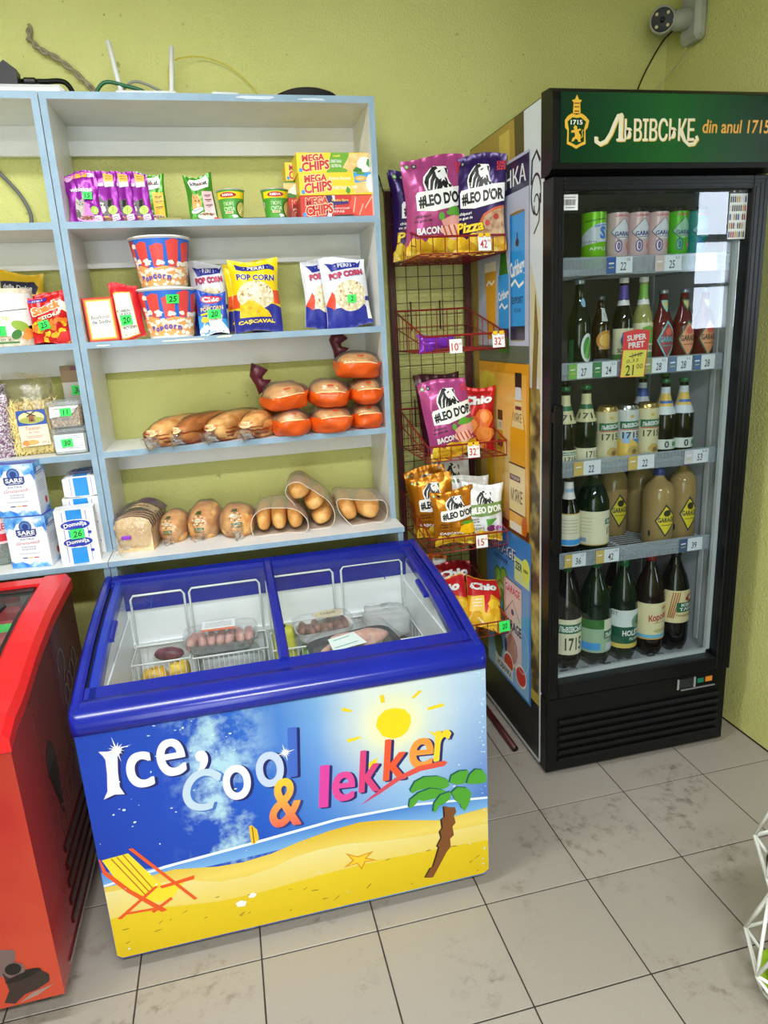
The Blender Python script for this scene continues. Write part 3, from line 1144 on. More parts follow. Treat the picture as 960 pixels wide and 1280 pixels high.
# ------------------------------------------------------------------ glass-door drinks fridge
FBK = ink(9, 9, 10, .38, name='black_fridge_plastic')
FBK2 = ink(15, 15, 18, .33, name='black_fridge_trim')
for q in (FBK, FBK2):
    q.node_tree.nodes['Principled BSDF'].inputs['Specular IOR Level'].default_value = .28
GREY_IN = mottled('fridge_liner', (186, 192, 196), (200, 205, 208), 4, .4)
SHADED_IN = mottled('shaded_back_liner', (92, 88, 86), (112, 108, 106), 4, .5)  # pale liner darkened at the back: shade of the unlit interior in the colour
BX0, BX1, BY0, BY1 = .096, .786, .19, .765
fr = thing('drinks_fridge', 'tall black glass-door drinks fridge with green header sign', 'fridge', (.441, .478, 0))
T = Matrix.Translation((-.441, -.478, 0))
mb = MB()
mb.box(BX0, BX0 + .028, BY0, BY1, .03, 2.10, FBK, T).box(BX1 - .028, BX1, BY0, BY1, .03, 2.10, FBK, T)
mb.box(BX0, BX1, BY1 - .04, BY1, .03, 2.10, FBK, T).box(BX0, BX1, BY0, BY1, 1.885, 2.10, FBK, T)
mb.box(BX0, BX1, BY0, BY1, .03, .325, FBK, T)
mb.build('cabinet', fr)
mb = MB()
a, b, c, d0 = BX0 + .029, BX1 - .029, BY0 + .002, BY1 - .041
mb.box(a, a + .002, c, d0, .326, 1.884, ink(84, 86, 92, .5), T).box(b - .002, b, c, d0, .326, 1.884, GREY_IN, T)  # left wall coloured darker to stand in for its shade
mb.box(a, b, d0 - .002, d0, .326, 1.884, SHADED_IN, T).box(a, b, c, d0, 1.880, 1.884, GREY_IN, T).box(a, b, c, d0, .326, .335, GREY_IN, T)
mb.build('liner', fr)
# white rails at the sides for the shelves
for x in (a + .006, b - .012):
    for y in (.26, .62):
        MB().box(x, x + .006, y, y + .02, .36, 1.86, ink(205, 208, 208, .5), T).build('shelf_rail', fr)
# header
hd = MB()
pr_ = [(.195, 1.893), (.150, 1.893), (.132, 1.905), (.127, 1.925), (.126, 2.07), (.130, 2.092), (.146, 2.104), (.195, 2.107)]
n = len(pr_)
vs = [(x, y, z) for x in (.0905, .7905) for y, z in pr_]
hd.add(vs, [list(range(n)), [n + i for i in range(n)][::-1]] + [[i, (i + 1) % n, n + (i + 1) % n, n + i][::-1] for i in range(n)], FBK, False, T)
hdo = hd.build('header', fr)
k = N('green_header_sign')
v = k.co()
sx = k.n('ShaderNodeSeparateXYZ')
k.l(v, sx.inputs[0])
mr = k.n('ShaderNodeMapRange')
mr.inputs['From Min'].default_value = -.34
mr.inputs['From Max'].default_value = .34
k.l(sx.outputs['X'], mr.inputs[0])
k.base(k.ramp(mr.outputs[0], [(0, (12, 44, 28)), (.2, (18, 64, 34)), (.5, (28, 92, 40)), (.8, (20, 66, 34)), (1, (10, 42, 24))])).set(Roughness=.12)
mb = MB()
Wg, Hg = .66, .172
S = lambda x, y, h: (.111 + x - .441, .126 - .478 - .001 - h, 1.918 + y)
d = Dec(mb, S, Wg, Hg, gap=.00015, ml=.3)
d.res = 6
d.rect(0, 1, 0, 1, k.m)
GOLD = ink(226, 178, 52, .35)
CREAM = ink(226, 218, 190, .35)
# crest : castle tower on a shield with a rampant lion
cx = .072
d.poly([(cx - .052, .60), (cx - .040, .66), (cx - .022, .70), (cx, .68), (cx + .022, .70), (cx + .040, .66), (cx + .056, .60), (cx + .050, .50), (cx + .040, .46), (cx + .042, .27), (cx + .02, .24), (cx, .20), (cx - .02, .24), (cx - .042, .27), (cx - .040, .46), (cx - .050, .50)], GOLD)
d.poly([(cx - .040, .585), (cx - .018, .645), (cx, .635), (cx + .018, .645), (cx + .042, .585), (cx + .034, .48), (cx + .034, .305), (cx, .25), (cx - .034, .305), (cx - .034, .48)], ink(14, 60, 32, .2))
d.poly([(cx - .017, .70), (cx - .014, .86), (cx - .020, .86), (cx - .020, .885), (cx - .009, .89), (cx, .96), (cx + .009, .89), (cx + .020, .885), (cx + .020, .86), (cx + .014, .86), (cx + .017, .70)], GOLD)
for q in (.72, .78, .83):
    d.rect(cx - .011, cx + .011, q, q + .018, ink(120, 70, 14))
d.text('1715', cx, .575, .065, WHITE, .052, bold=.02)
d.poly([(cx - .022, .30), (cx - .012, .31), (cx - .004, .345), (cx + .006, .33), (cx + .008, .30), (cx + .020, .30), (cx + .016, .35), (cx + .020, .39), (cx + .012, .42), (cx + .010, .45), (cx + .022, .47), (cx + .014, .49), (cx + .004, .47), (cx + .002, .52), (cx - .008, .535), (cx - .014, .50), (cx - .008, .47), (cx - .022, .46), (cx - .024, .43), (cx - .008, .43), (cx - .006, .38), (cx - .018, .35)], GOLD)
d.line([(cx + .014, .34), (cx + .028, .38), (cx + .024, .44), (cx + .030, .47)], .0022, GOLD)
# brewery wordmark
for off, m in ((.004, GOLD), (.0, CREAM)):
    g0 = d.gap
    d.gap = .00003
    for q in (-.0014, 0, .0014):
        d.text('ЬВІВСЬКЕ', .452 + off * .6 + q, .478 - off * 2, .33, m, .325, .6)
    d.line([(.160 + off, .375 - off * 3), (.160 + off, .31 - off * 3), (.180 + off, .27 - off * 3), (.205 + off, .31 - off * 3), (.226 + off, .42 - off * 3), (.244 + off, .57 - off * 3), (.258 + off, .67 - off * 3), (.278 + off, .685 - off * 3)], .0105, m)
    d.line([(.271 + off, .69 - off * 3), (.271 + off, .31 - off * 3)], .0125, m)
    d.line([(.252 + off, .33 - off * 3), (.290 + off, .33 - off * 3)], .006, m)
    d.line([(.545 + off, .48 - off * 3), (.570 + off, .33 - off * 3), (.592 + off, .265 - off * 3), (.616 + off, .275 - off * 3), (.632 + off, .35 - off * 3), (.626 + off, .39 - off * 3)], .009, m)
    d.gap = g0
d.text('din anul 1715', .82, .53, .20, ink(224, 160, 50, .3), .33, 0, .016, .08)
mb.build('header_sign', hdo)
# door
DY = .135
dr = MB()
dx0, dx1, dz0, dz1 = .0915, .783, .300, 1.886
gx0, gx1, gz0, gz1 = .128, .728, .352, 1.848
for q in ((dx0, gx0, dz0, dz1), (gx1, dx1, dz0, dz1), (gx0, gx1, dz0, gz0), (gx0, gx1, gz1, dz1)):
    dr.box(q[0], q[1], .128, .186, q[2], q[3], FBK2, T, bev=.003)
for i, o in enumerate((.010, .020, .030)):
    for q in ((dx0 + o, dx0 + o + .002, dz0 + o, dz1 - o), (dx1 - o * 1.5 - .002, dx1 - o * 1.5, dz0 + o, dz1 - o)):
        dr.box(q[0], q[1], .1268, .1285, q[2], q[3], FBK, T)
    dr.box(dx0 + o, dx1 - o, .1268, .1285, dz1 - o - .002, dz1 - o, FBK, T)
do = dr.build('door', fr)
FGL = clear('fridge_door_glass', (236, 242, 243), .17, .012)
MB().box(gx0 - .004, gx1 + .004, .150, .156, gz0 - .004, gz1 + .004, FGL, T, faces='y').build('glass_pane', do)
mb = MB()
SEAL = ink(196, 202, 206, .35)
for q in ((gx1 - .014, gx1, gz0, gz1), (gx0, gx1, gz0, gz0 + .012)):
    mb.box(q[0], q[1], .170, .184, q[2], q[3], SEAL, T)
mb.box(gx0, gx0 + .012, .17, .184, gz0, gz1, FBK, T)
mb.build('glass_spacer', do)
hm = MB()
hm.box(.0925, .121, .102, .115, .815, 1.272, FBK, T, bev=.004).box(.094, .112, .112, .130, .83, .86, FBK, T).box(.094, .112, .112, .130, 1.22, 1.25, FBK, T)
hm.build('handle', do)
# barcode sticker and planogram poster on the glass
S = lambda x, y, h: (.130 + x - .441, .150 - .478 - .001 - h, 1.803 + y)
mb = MB()
d = Dec(mb, S, .05, .042, ml=.1, h0=.0002)
d.rect(0, 1, 0, 1, ink(236, 238, 240, .4))
d.line([(.15, .8), (.85, .8)], .002, ink(120, 120, 120))
rd = random.Random(2)
x = .14
while x < .85:
    q = rd.choice((.012, .022, .035))
    d.rect(x, x + q, .32, .68, BLACK)
    x += q + rd.choice((.014, .024))
d.line([(.25, .18), (.8, .18)], .002, ink(110, 110, 110))
mb.build('barcode_sticker', do)
mb = MB()
S = lambda x, y, h: (.664 + x - .441, .150 - .478 - .001 - h, 1.712 + y)
d = Dec(mb, S, .066, .142, ml=.2, h0=.0002, gap=.0001)
d.rect(0, 1, 0, 1, ink(40, 44, 48, .4))
d.rect(.05, .95, .02, .90, ink(214, 220, 222, .4))
d.rect(.2, .3, .925, .975, WHITE).text('din 1715', .7, .95, .028, WHITE, .4)
for r_ in range(5):
    for q in range(8):
        c = rd.choice(((40, 70, 40), (160, 40, 40), (40, 60, 120), (90, 60, 40), (170, 140, 60), (60, 60, 64), (200, 200, 200)))
        d.rect(.08 + q * .107, .08 + q * .107 + .075, .05 + r_ * .17, .05 + r_ * .17 + .11, ink(*c))
        d.rect(.08 + q * .107 + .022, .08 + q * .107 + .053, .16 + r_ * .17, .18 + r_ * .17, ink(*c))
mb.build('planogram_poster', do)
# grille below the door
mb = MB()
mb.box(.0925, .7835, .140, .19, .016, .295, FBK, T, bev=.004)
go = mb.build('grille', fr)
for i in range(6):
    z = .058 + i * .029
    s_ = MB()
    s_.prism([(.134 - .441, 0), (.752 - .441, 0), (.752 - .441, .012), (.134 - .441, .012)], .012, FBK2, Matrix.Translation((0, .1275 - .478, z)) @ Matrix.Rotation(R(-20), 4, 'X'))
    s_.build('louvre', go)
mb = MB()
mb.box(.583, .655, .137, .140, .248, .282, ink(40, 42, 44, .3), T)
mb.box(.583, .590, .135, .139, .246, .284, ink(150, 150, 152, .4), T).box(.648, .655, .135, .139, .246, .284, ink(150, 150, 152, .4), T)
mb.box(.664, .688, .137, .1405, .258, .274, ink(28, 120, 92, .3), T).box(.696, .722, .137, .1405, .258, .276, ink(214, 130, 50, .3), T)
mb.box(.60, .735, .136, .1405, .238, .242, ink(120, 122, 126, .3), T)
mb.build('switch_panel', go)
for x in (BX0 + .05, BX1 - .05):
    for y in (BY0 + .05, BY1 - .05):
        MB().lathe([(.018, .0005), (.018, .012), (.010, .014), (.010, .032)], FBK, 12, T @ Matrix.Translation((x, y, 0))).build('foot', fr)
# white edge tape of the side panel
MB().box(BX0 - .004, BX0 + .001, .186, .196, .03, 2.10, ink(214, 216, 216, .5), T).build('edge_strip', fr)
mb = MB().box(BX0 - .002, BX0, .2, BY1, .018, .030, ink(190, 190, 190, .5), T)
mb.build('base_strip', fr)

# printed film and the three posters on the left flank  (a = distance from the back edge towards the front)
SD = lambda y0, z0: (lambda x, y, h: (BX0 - .441 - h, y0 - .478 - x, z0 + y))


def flank(name, y0, y1, z0, z1, h0, fn, par=fr):
    mb = MB()
    d = Dec(mb, SD(y0, z0), y0 - y1, z1 - z0, gap=.00012, ml=.5, h0=h0)
    fn(d)
    return mb.build(name, par)


def film(d):
    d.rect(0, 1, 0, 1, ink(206, 214, 222, .3))
    # old-town facade in sepia at the top, barley tones lower down
    OCH, DOC, LOC = ink(168, 140, 60, .35), ink(74, 60, 26, .35), ink(206, 180, 84, .35)
    d.poly([(0, .62), (0, 1), (.78, 1), (.80, .82), (.80, .62)], OCH)
    d.poly([(.70, .84), (.78, .83), (.78, 1), (.66, 1)], DOC)
    d.rect(.12, .42, .86, .955, DOC).rect(.15, .26, .865, .945, LOC).rect(.29, .40, .865, .945, LOC)
    d.rect(.46, .60, .84, .99, LOC)
    d.rect(0, 1, .02, .62, ink(150, 128, 52, .35)).rect(.84, 1, .02, .58, ink(186, 160, 60, .35))
    d.rect(.86, .995, .12, .60, mottled('sepia_photo_print', (70, 54, 30), (214, 190, 110), 7, .35, lo=.4, hi=.6))
    d.poly([(.86, .62), (.92, .66), (.995, .60), (.995, .72), (.86, .80)], ink(206, 196, 160, .35)).poly([(.88, .62), (.93, .60), (.96, .70), (.92, .76)], ink(120, 100, 50, .35))
    # scrolls of the beer lettering
    d.line(arcp(.925, .885, .055, .026, -30, 250, 40), .008, BLACK)
    d.line(arcp(.93, .872, .028, .013, -180, 160, 40), .006, BLACK)
    d.line([(.87, .90), (.88, .93), (.93, .94), (.97, .925)], .010, BLACK)
    d.line([(.97, .885), (.96, .85), (.90, .835)], .006, BLACK)
    d.rect(0, 1, 0, .0, BLACK)
    d.rect(0, 1, 0, .10, ink(16, 16, 17, .4))


flank('printed_film', .765, .192, .03, 2.098, .0008, film)
CARL = ink(40, 150, 226, .3)
DKN = ink(22, 24, 62, .3)


def can_art(d, cx, z0, z1, hw, c, band=True):
    d.rect(cx - hw, cx + hw, z0, z1, c)
    d.rect(cx - hw, cx - hw * .7, z0, z1, ink(20, 120, 200, .3))
    d.ell(cx, z1, hw, .008, ink(130, 110, 60, .3)).ell(cx, z0, hw, .008, ink(150, 130, 80, .3))


def poster1(d):
    d.rect(0, 1, 0, 1, ink(176, 182, 206, .35))
    d.rect(0, 1, .84, .985, DKN)
    d.text('НОВИНКА', .52, .91, .085, WHITE, .86, bold=.01)
    d.rect(0, 1, 0, .09, ink(92, 98, 84, .4))
    # tall glass of lager
    d.poly([(.20, .10), (.36, .10), (.40, .53), (.16, .53)], ink(226, 160, 20, .3))
    d.rect(.16, .40, .49, .54, ink(240, 236, 220, .3)).rect(.2, .36, .10, .125, ink(210, 214, 220))
    d.line([(.19, .42), (.25, .44), (.30, .42), (.36, .44)], .008, WHITE)
    # green bottle
    d.poly([(.44, .05), (.64, .05), (.64, .42), (.60, .55), (.585, .66), (.50, .66), (.485, .55), (.44, .42)], ink(40, 110, 24, .25))
    d.rect(.44, .64, .18, .46, CARL).rect(.44, .64, .13, .18, DKN)
    d.text('Carlsberg', .54, .35, .06, WHITE, .20, 8, .03).line([(.46, .29), (.51, .31), (.56, .285), (.62, .30)], .008, WHITE)
    # blue can
    can_art(d, .80, .12, .74, .13, CARL)
    d.rect(.67, .93, .12, .19, DKN)
    d.text('Carlsberg', .80, .47, .10, WHITE, .25, 8, .03).line([(.69, .395), (.76, .42), (.83, .385), (.91, .405)], .010, WHITE)
    d.text('EXPORT', .80, .32, .035, DKN, .2, bold=.02).ell(.80, .60, .03, .02, DKN).line([(.80, .62), (.80, .65)], .006, DKN)
    d.text('PILSNER', .80, .27, .02, DKN, .12)


flank('beer_poster', .70, .275, 1.384, 1.99, .004, poster1)
AMB = ink(222, 150, 22, .3)


def poster2(d):
    k1 = vgrad('amber_poster', .80, 1.39, (150, 70, 40), (228, 160, 40), (236, 206, 130))
    d.rect(0, 1, 0, 1, k1)
    d.rect(0, 1, .94, 1, AMB).rect(.955, 1, 0, 1, AMB)
    d.ell(.2, .85, .2, .1, ink(226, 196, 60, .3), n=14, wob=.1)
    d.rect(0, 1, 0, .06, ink(96, 26, 20, .3))
    d.poly([(.62, .02), (.94, .02), (.94, .62), (.90, .72), (.86, .80), (.86, .86), (.76, .86), (.76, .80), (.70, .72), (.66, .62)], ink(226, 160, 22, .22))
    d.rect(.75, .87, .86, .95, ink(40, 22, 16)).poly([(.75, .80), (.87, .80), (.86, .87), (.76, .87)], ink(206, 212, 220))
    d.poly([(.68, .64), (.91, .64), (.87, .79), (.75, .79)], ink(228, 206, 150)).text('МЯКЕ', .79, .70, .05, ink(90, 30, 20), .16)
    d.rect(.755, .865, .745, .765, ink(110, 30, 40))
    d.rect(.63, .93, .14, .42, ink(226, 204, 150, .35)).rect(.63, .93, .42, .43, ink(90, 30, 20)).rect(.63, .93, .13, .14, ink(90, 30, 20))
    d.rect(.64, .84, .325, .36, ink(104, 24, 40)).text('М\u2019ЯКЕ', .77, .24, .075, ink(90, 30, 20), .22, bold=.01)
    d.text('ТРАДИЦІЯ', .74, .342, .02, WHITE, .16)
    d.poly([(.64, .02), (.86, .02), (.86, .07), (.64, .07)], ink(226, 220, 206))
    d.poly([(.36, .10), (.54, .10), (.54, .46), (.50, .58), (.49, .72), (.41, .72), (.40, .58), (.36, .46)], ink(214, 164, 40, .25))
    d.rect(.40, .50, .66, .72, ink(90, 60, 30)).rect(.40, .50, .60, .66, ink(214, 206, 170)).text('ЛЕ', .45, .63, .03, BLACK, .06).rect(.40, .50, .50, .54, ink(60, 50, 30))
    d.ell(.92, .08, .05, .06, ink(190, 90, 20, .3))
    d.poly([(.16, .05), (.30, .05), (.32, .36), (.26, .52), (.2, .52), (.14, .36)], ink(226, 176, 30, .3))


flank('amber_beer_poster', .70, .272, .805, 1.383, .005, poster2)


def poster3(d):
    k1 = vgrad('blue_poster', .2, .80, (150, 190, 224), (40, 120, 200), (96, 160, 216))
    d.rect(0, 1, 0, 1, k1)
    d.rect(.96, 1, 0, 1, ink(50, 130, 206, .3)).rect(0, 1, 0, .015, ink(50, 130, 206, .3))
    d.text('GARAGE', .38, .865, .07, WHITE, .6, 0, .04).text('GARAGE', .39, .86, .07, ink(30, 50, 110), .6, 0, .012).text('HARD DRINK', .35, .79, .03, ink(40, 60, 120), .34, 0, .02)
    d.rect(.66, .97, .72, .87, ink(206, 222, 150, .35)).text('ZERO', .78, .82, .05, ink(40, 60, 50), .2, bold=.03).ell(.90, .82, .085, .075, ink(220, 226, 90, .35)).text('NEW', .9, .82, .02, BLACK, .09, bold=.03)
    for cx, cz in ((.28, .66), (.42, .68), (.34, .58)):
        d.ell(cx, cz, .09, .065, ink(70, 130, 40, .3)).ell(cx, cz, .07, .05, ink(126, 176, 70, .3))
    d.poly([(.34, .60), (.44, .58), (.47, .40), (.42, .34)], ink(40, 110, 40, .3))
    PK = ink(222, 196, 200, .3)
    can_art(d, .62, .14, .69, .19, PK)
    d.rect(.43, .81, .14, .69, PK).rect(.43, .47, .14, .69, ink(190, 160, 168))
    d.text('GARAGE', .62, .64, .05, ink(214, 60, 80), .32, 0, .02).text('GARAGE', .62, .41, .065, ink(30, 40, 90), .38, 0, .03)
    d.line([(.46, .47), (.62, .575), (.78, .47)], .004, ink(60, 70, 130)).ell(.62, .50, .03, .02, ink(40, 60, 120))
    d.ell(.60, .25, .12, .10, ink(190, 130, 120, .3), n=14, wob=.1).ell(.46, .24, .03, .05, ink(30, 40, 110))
    for cx in (.52, .80):
        d.ell(cx, .13, .12, .075, ink(236, 226, 216), rot=20).ell(cx, .13, .105, .06, ink(206, 52, 44), rot=20)
    d.poly([(.2, .03), (.62, .03), (.62, .10), (.2, .12)], ink(226, 232, 236)).text('НОВИНКА', .42, .065, .045, BLACK, .34, 0, .03)
    d.line(arcp(.82, .30, .15, .14, 90, -180), .0025, ink(200, 220, 240))
    d.ell(.28, .2, .1, .09, ink(40, 70, 40, .3), n=12, wob=.2)


flank('can_poster', .66, .262, .2, .800, .003, poster3)

# shelves with clear price rails
RAILP = clear('price_rail', (235, 240, 245), .2, .1, .26, (214, 222, 232))
WIRE = ink(206, 210, 212, .3, name='white_coated_wire')
SZ = [1.650, 1.350, 1.048, .745]
PL = ink(222, 228, 236, .35)


def tags(o, z, lst):
    for x0, x1, c, txt, sm in lst:
        mb = MB()
        S = lambda x, y, h: (x0 + x - .441, .194 - .478 - h, z - .015 + y)
        Wt = x1 - x0
        d = Dec(mb, S, Wt, .046, ml=.2, h0=.0003, gap=.0001)
        d.rect(0, 1, 0, 1, PL)
        d.rect(.0, .36, .0, 1, ink(*c, .4))
        d.line([(.08, .6), (.28, .62)], .004, WHITE).line([(.08, .35), (.28, .37)], .003, ink(200, 190, 120))
        d.text(txt, .64, .42, .5, ink(30, 30, 40), min(.5, .15 / Wt * .13), 0, .01, .1)
        d.text(sm, .84, .82, .2, ink(30, 30, 40))
        mb.build('price_label', o)


BL, GRN, GLD = (40, 80, 160), (60, 130, 80), (206, 176, 96)
TG = [[(.30, .385, BL, '22', '00'), (.46, .55, (210, 190, 190), '25', '5,0')],
      [(.182, .262, (120, 180, 80), '27', ''), (.265, .345, GRN, '24', '0,5'), (.435, .52, (150, 160, 110), '28', '0,5'), (.523, .607, (90, 120, 160), '28', '0,5'), (.612, .69, (60, 100, 150), '28', '')],
      [(.205, .30, GLD, '22', ''), (.395, .49, GLD, '22', ''), (.60, .69, (214, 206, 214), '53', '0,45')],
      [(.178, .255, GLD, '36', '1,5'), (.29, .375, GLD, '42', '1,42'), (.60, .69, (70, 90, 130), '39', '')]]
for i, z in enumerate(SZ):
    mb = MB()
    xa, xb = a + .006, b - .006
    for j in range(26):
        y = .212 + j * .0196
        mb.tube([(xa, y, z), (xb, y, z)], .0016, WIRE, 4, T, False)
    for x in (xa, (xa + xb) / 2, xb):
        mb.tube([(x, .205, z - .004), (x, .71, z - .004)], .003, WIRE, 5, T)
    for x in [xa + j * .0125 for j in range(int((xb - xa) / .0125))]:
        mb.tube([(x, .208, z - .015), (x, .208, z + .03)], .0012, WIRE, 3, T, False)
    mb.tube([(xa, .208, z + .03), (xb, .208, z + .03)], .0025, WIRE, 5, T)
    o = mb.build('wire_shelf', fr)
    MB().box(xa + .01, xb - .01, .1985, .2015, z - .018, z + .034, RAILP, T).build('price_rail', o)
    tags(o, z, TG[i])
# the red and yellow special offer card on the second rail
mb = MB()
S = lambda x, y, h: (.350 + x - .441, .186 - .478 - h + .0001, 1.327 + y)
d = Dec(mb, S, .10, .145, ml=.2, h0=.0002, gap=.0001)
d.poly([(0, .02), (.85, 0), (1, .96), (.52, 1), (.1, .95)], ink(228, 52, 60, .4))
d.poly([(.03, .03), (.82, .01), (.9, .56), (.1, .58)], ink(236, 220, 90, .4))
d.text('SUPER', .54, .83, .12, WHITE, .66, 3, .03).text('PRET', .54, .68, .12, WHITE, .55, 3, .03)
d.text('24 00', .55, .47, .09, BLACK, .36, 6, 0, .2).line([(.3, .44), (.78, .50)], .003, BLACK)
d.text('0,33', .42, .35, .08, BLACK, .4, 4, 0, .2).text('21', .33, .16, .22, BLACK, .3, 2, .01, .1).text('00', .67, .23, .1, BLACK, .22, 2, 0, .1)
so = [q for q in C.objects if q.name.startswith('wire_shelf')][1]
mb.build('offer_card', so)
# price strip lying on the fridge floor
mb = MB()
S = lambda x, y, h: (.19 + x - .441, .205 - .478 + y, .3352 + h)
d = Dec(mb, S, .5, .045, ml=.2, gap=.0001)
for i, q in enumerate((0, .16, .33, .5, .68, .84)):
    d.rect(q, q + .13, .1, .9, ink(*((90, 96, 112), (160, 166, 178))[i % 2]))
    d.rect(q + .06, q + .12, .2, .8, ink(196, 200, 210)).text(('38', '42', '45', '40', '46', '28')[i], q + .09, .5, .4, BLACK)
mb.build('floor_price_strip', fr)

# ------------------------------------------------------------------ red wire display rack
RW = mottled('dark_red_enamel', (122, 22, 20), (150, 32, 28), 12, .35)
DRK = mottled('oxblood_enamel', (58, 16, 20), (74, 22, 24), 12, .4)
rk = thing('display_rack', 'dark red wire display rack between white shelving and black fridge', 'rack', (-.058, .79, 0))
T = Matrix.Translation((.058, -.79, 0))
for x in (-.203, .083):
    MB().box(x - .012, x + .012, .778, .802, 0, 1.975, DRK, T, bev=.002).build('post', rk)
    xf = min(x, .052)
    MB().tube([(xf, .80, .013), (xf, .306, .013)], .0125, DRK, 12, T).tube([(xf, .309, .013), (xf, .3045, .013)], .009, BLACK, 12, T).build('foot_bar', rk)
for z in (1.955, .30):
    MB().box(-.191, .071, .781, .799, z, z + .018, RW, T).build('crossbar', rk)
mb = MB()
for i in range(6):
    x = -.15 + i * .045
    mb.tube([(x, .786, .3), (x, .786, 1.96)], .0016, DRK, 4, T, False)
z = .34
while z < 1.95:
    mb.tube([(-.19, .788, z), (.07, .788, z)], .0016, DRK, 4, T, False)
    z += .045
tag(mb.build('wire_grid', rk), kind='stuff')


def basket_mesh(dy, x0, x1, y0, back, hook=True):
    """wire basket: high back, low front; z=0 at the front rim"""
    mb = MB()
    yb = .776
    zb, zf, zl = back, 0, -.050
    L, F_ = [(x0, yb, zb), (x1, yb, zb), (x1, y0, zf), (x0, y0, zf)], .0034
    mb.tube(L, F_, RW, 6, closed=True, smooth=False)
    mb.tube([(x0, yb, zl), (x1, yb, zl), (x1, y0, zl), (x0, y0, zl)], .0022, RW, 5, closed=True)
    for i in range(8):
        x = x0 + (x1 - x0) * i / 7
        mb.tube([(x, y0, zf - .001), (x, y0, zl), (x, yb, zl), (x, yb, zb)], .0019, RW, 4, None, False)
    for i in range(1, 7):
        f = i / 7
        y = y0 + (yb - y0) * f
        zt_ = zf + (zb - zf) * f
        mb.tube([(x0, y, zt_), (x0, y, zl), (x1, y, zl), (x1, y, zt_)], .0019, RW, 4, None, False)
    mb.tube([(x1, yb, zb * .35), (x1, y0 + .06, zf - .02), ], .0019, RW, 4, None, False)
    mb.tube([(x0, yb, zb * .35), (x0, y0 + .06, zf - .02), ], .0019, RW, 4, None, False)
    mb.tube([(x0, yb - .004, zb * .35), (x1, yb - .004, zb * .35)], .0019, RW, 4, None, False)
    return mb


BZ = [1.778, 1.482, 1.128, .808, .470]
BL_ = ['red wire basket at the top of the rack, holding big crisp bags', 'red wire basket holding one small purple packet', 'red wire basket holding a pink crisp bag and a red one', 'red wire basket full of gold and white crisp bags', 'lowest red wire basket, behind the blue freezer corner']
x0, x1, y0 = -.200, .076, .418
me = basket_mesh(0, x0, x1, y0, .09).mesh('wire_basket')
for i, z in enumerate(BZ):
    bo = link('wire_basket', me, None, (0, -.0005, z))
    tag(bo, BL_[i], 'basket', None, None)
    hk = MB()
    for x in (-.14, -.03):
        hk.tube([(x, .783, .12), (x, .776, .12), (x, .774, .085), (x, .774, .02)], .0026, DRK, 5)
    hk.build('hook', bo)


def ptag(label, loc, txt, sup, w_=.042, rotz=0, clip=True):
    mb = MB()
    S = lambda x, y, h: (x - w_ / 2, -.0012 - h, y - .044)
    mb.box(-w_ / 2, w_ / 2, -.001, .0, -.044, .0, WHITE)
    d = Dec(mb, S, w_, .044, ml=.2, h0=.0003)
    d.text(txt, .42, .45, .55, ink(196, 30, 40, .4), .55, 0, .012).text(sup, .84, .66, .16, ink(196, 30, 40, .4))
    o = mb.build('price_tag', None, loc, (R(-6), 0, R(rotz)))
    tag(o, label, 'price tag', 'price tags on the wire rack')
    if clip:
        c = MB()
        for q in (-.011, .011):
            c.box(q - .008, q + .008, -.004, .0022, -.004, .008, ink(236, 190, 30, .4), bev=.001)
        c.build('clip', o)
    return o


ptag('white price tag reading 42 on the topmost wire basket', (.005, .412, 1.776), '42', '00')
ptag('white price tag reading 10 in front of the small purple packet', (-.098, .412, 1.470), '10', '00', clip=False)
ptag('white price tag reading 32 on the basket with the purple packet', (.048, .412, 1.480), '32', '00')
ptag('white price tag reading 32 under the pink bag of crisps', (-.045, .412, 1.126), '32', '00')
ptag('white price tag reading 15 below the white crisp bags', (-.022, .412, .806), '15', '00', clip=False)
t_ = MB()
S = lambda x, y, h: (x - .02, -h, y - .04)
t_.box(-.02, .02, 0, .001, -.04, 0, GREEN_TAG)
Dec(t_, S, .04, .04, ml=.2).text('20', .5, .5, .5, BLACK, .5, 5, .01, .2)
tag(t_.build('price_tag', None, (.058, .411, .472), (R(-6), R(-3), 0)), 'green price tag on the lowest wire basket', 'price tag', 'price tags on the wire rack')
# ------------------------------------------------------------------ CCTV camera on the right wall above the fridge
GC = mottled('grey_camera_shell', (150, 152, 140), (172, 174, 162), 10, .5)
cc = thing('security_camera', 'grey bullet security camera on the wall above the fridge', 'camera', (.89, .64, 2.45))
bm = MB()
bm.box(-.045, 0, -.05, .05, -.045, .15, GC, bev=.014)
bm.build('mount_plate', cc)
q = MB()
pts = [(-.03, 0, .03), (-.075, .015, .028), (-.10, .045, .04)]
q.tube(pts, [.035, .032, .028], GC, 12)
q.build('bracket', cc)
dirv = Vector((-.55, -.80, -.24)).normalized()
Mq = Matrix.Translation((-.095, .07, .045)) @ dirv.to_track_quat('Z', 'Y').to_matrix().to_4x4()
hb = MB()
hb.lathe([(.001, -.10), (.032, -.098), (.042, -.08), (.043, .055), (.040, .062), (.036, .0625)], GC, 24, Mq, cap1=False)
hbo = hb.build('housing', cc)
MB().lathe([(.0362, .058), (.0362, .0624), (.034, .0632), (.0001, .0634)], ink(6, 6, 7, .5), 24, Mq).build('lens_window', hbo)
ir = MB()
for ax, ay in ((.018, .018), (-.018, .018), (.018, -.018), (-.018, -.018)):
    ir.lathe([(.0055, .0630), (.005, .0642), (.0001, .0645)], ink(214, 200, 160, .2), 10, Mq @ Matrix.Translation((ax, ay, 0)))
ir.lathe([(.010, .0630), (.008, .0655), (.0001, .0665)], ink(30, 30, 44, .05), 12, Mq)
ir.build('infrared_light', hbo)


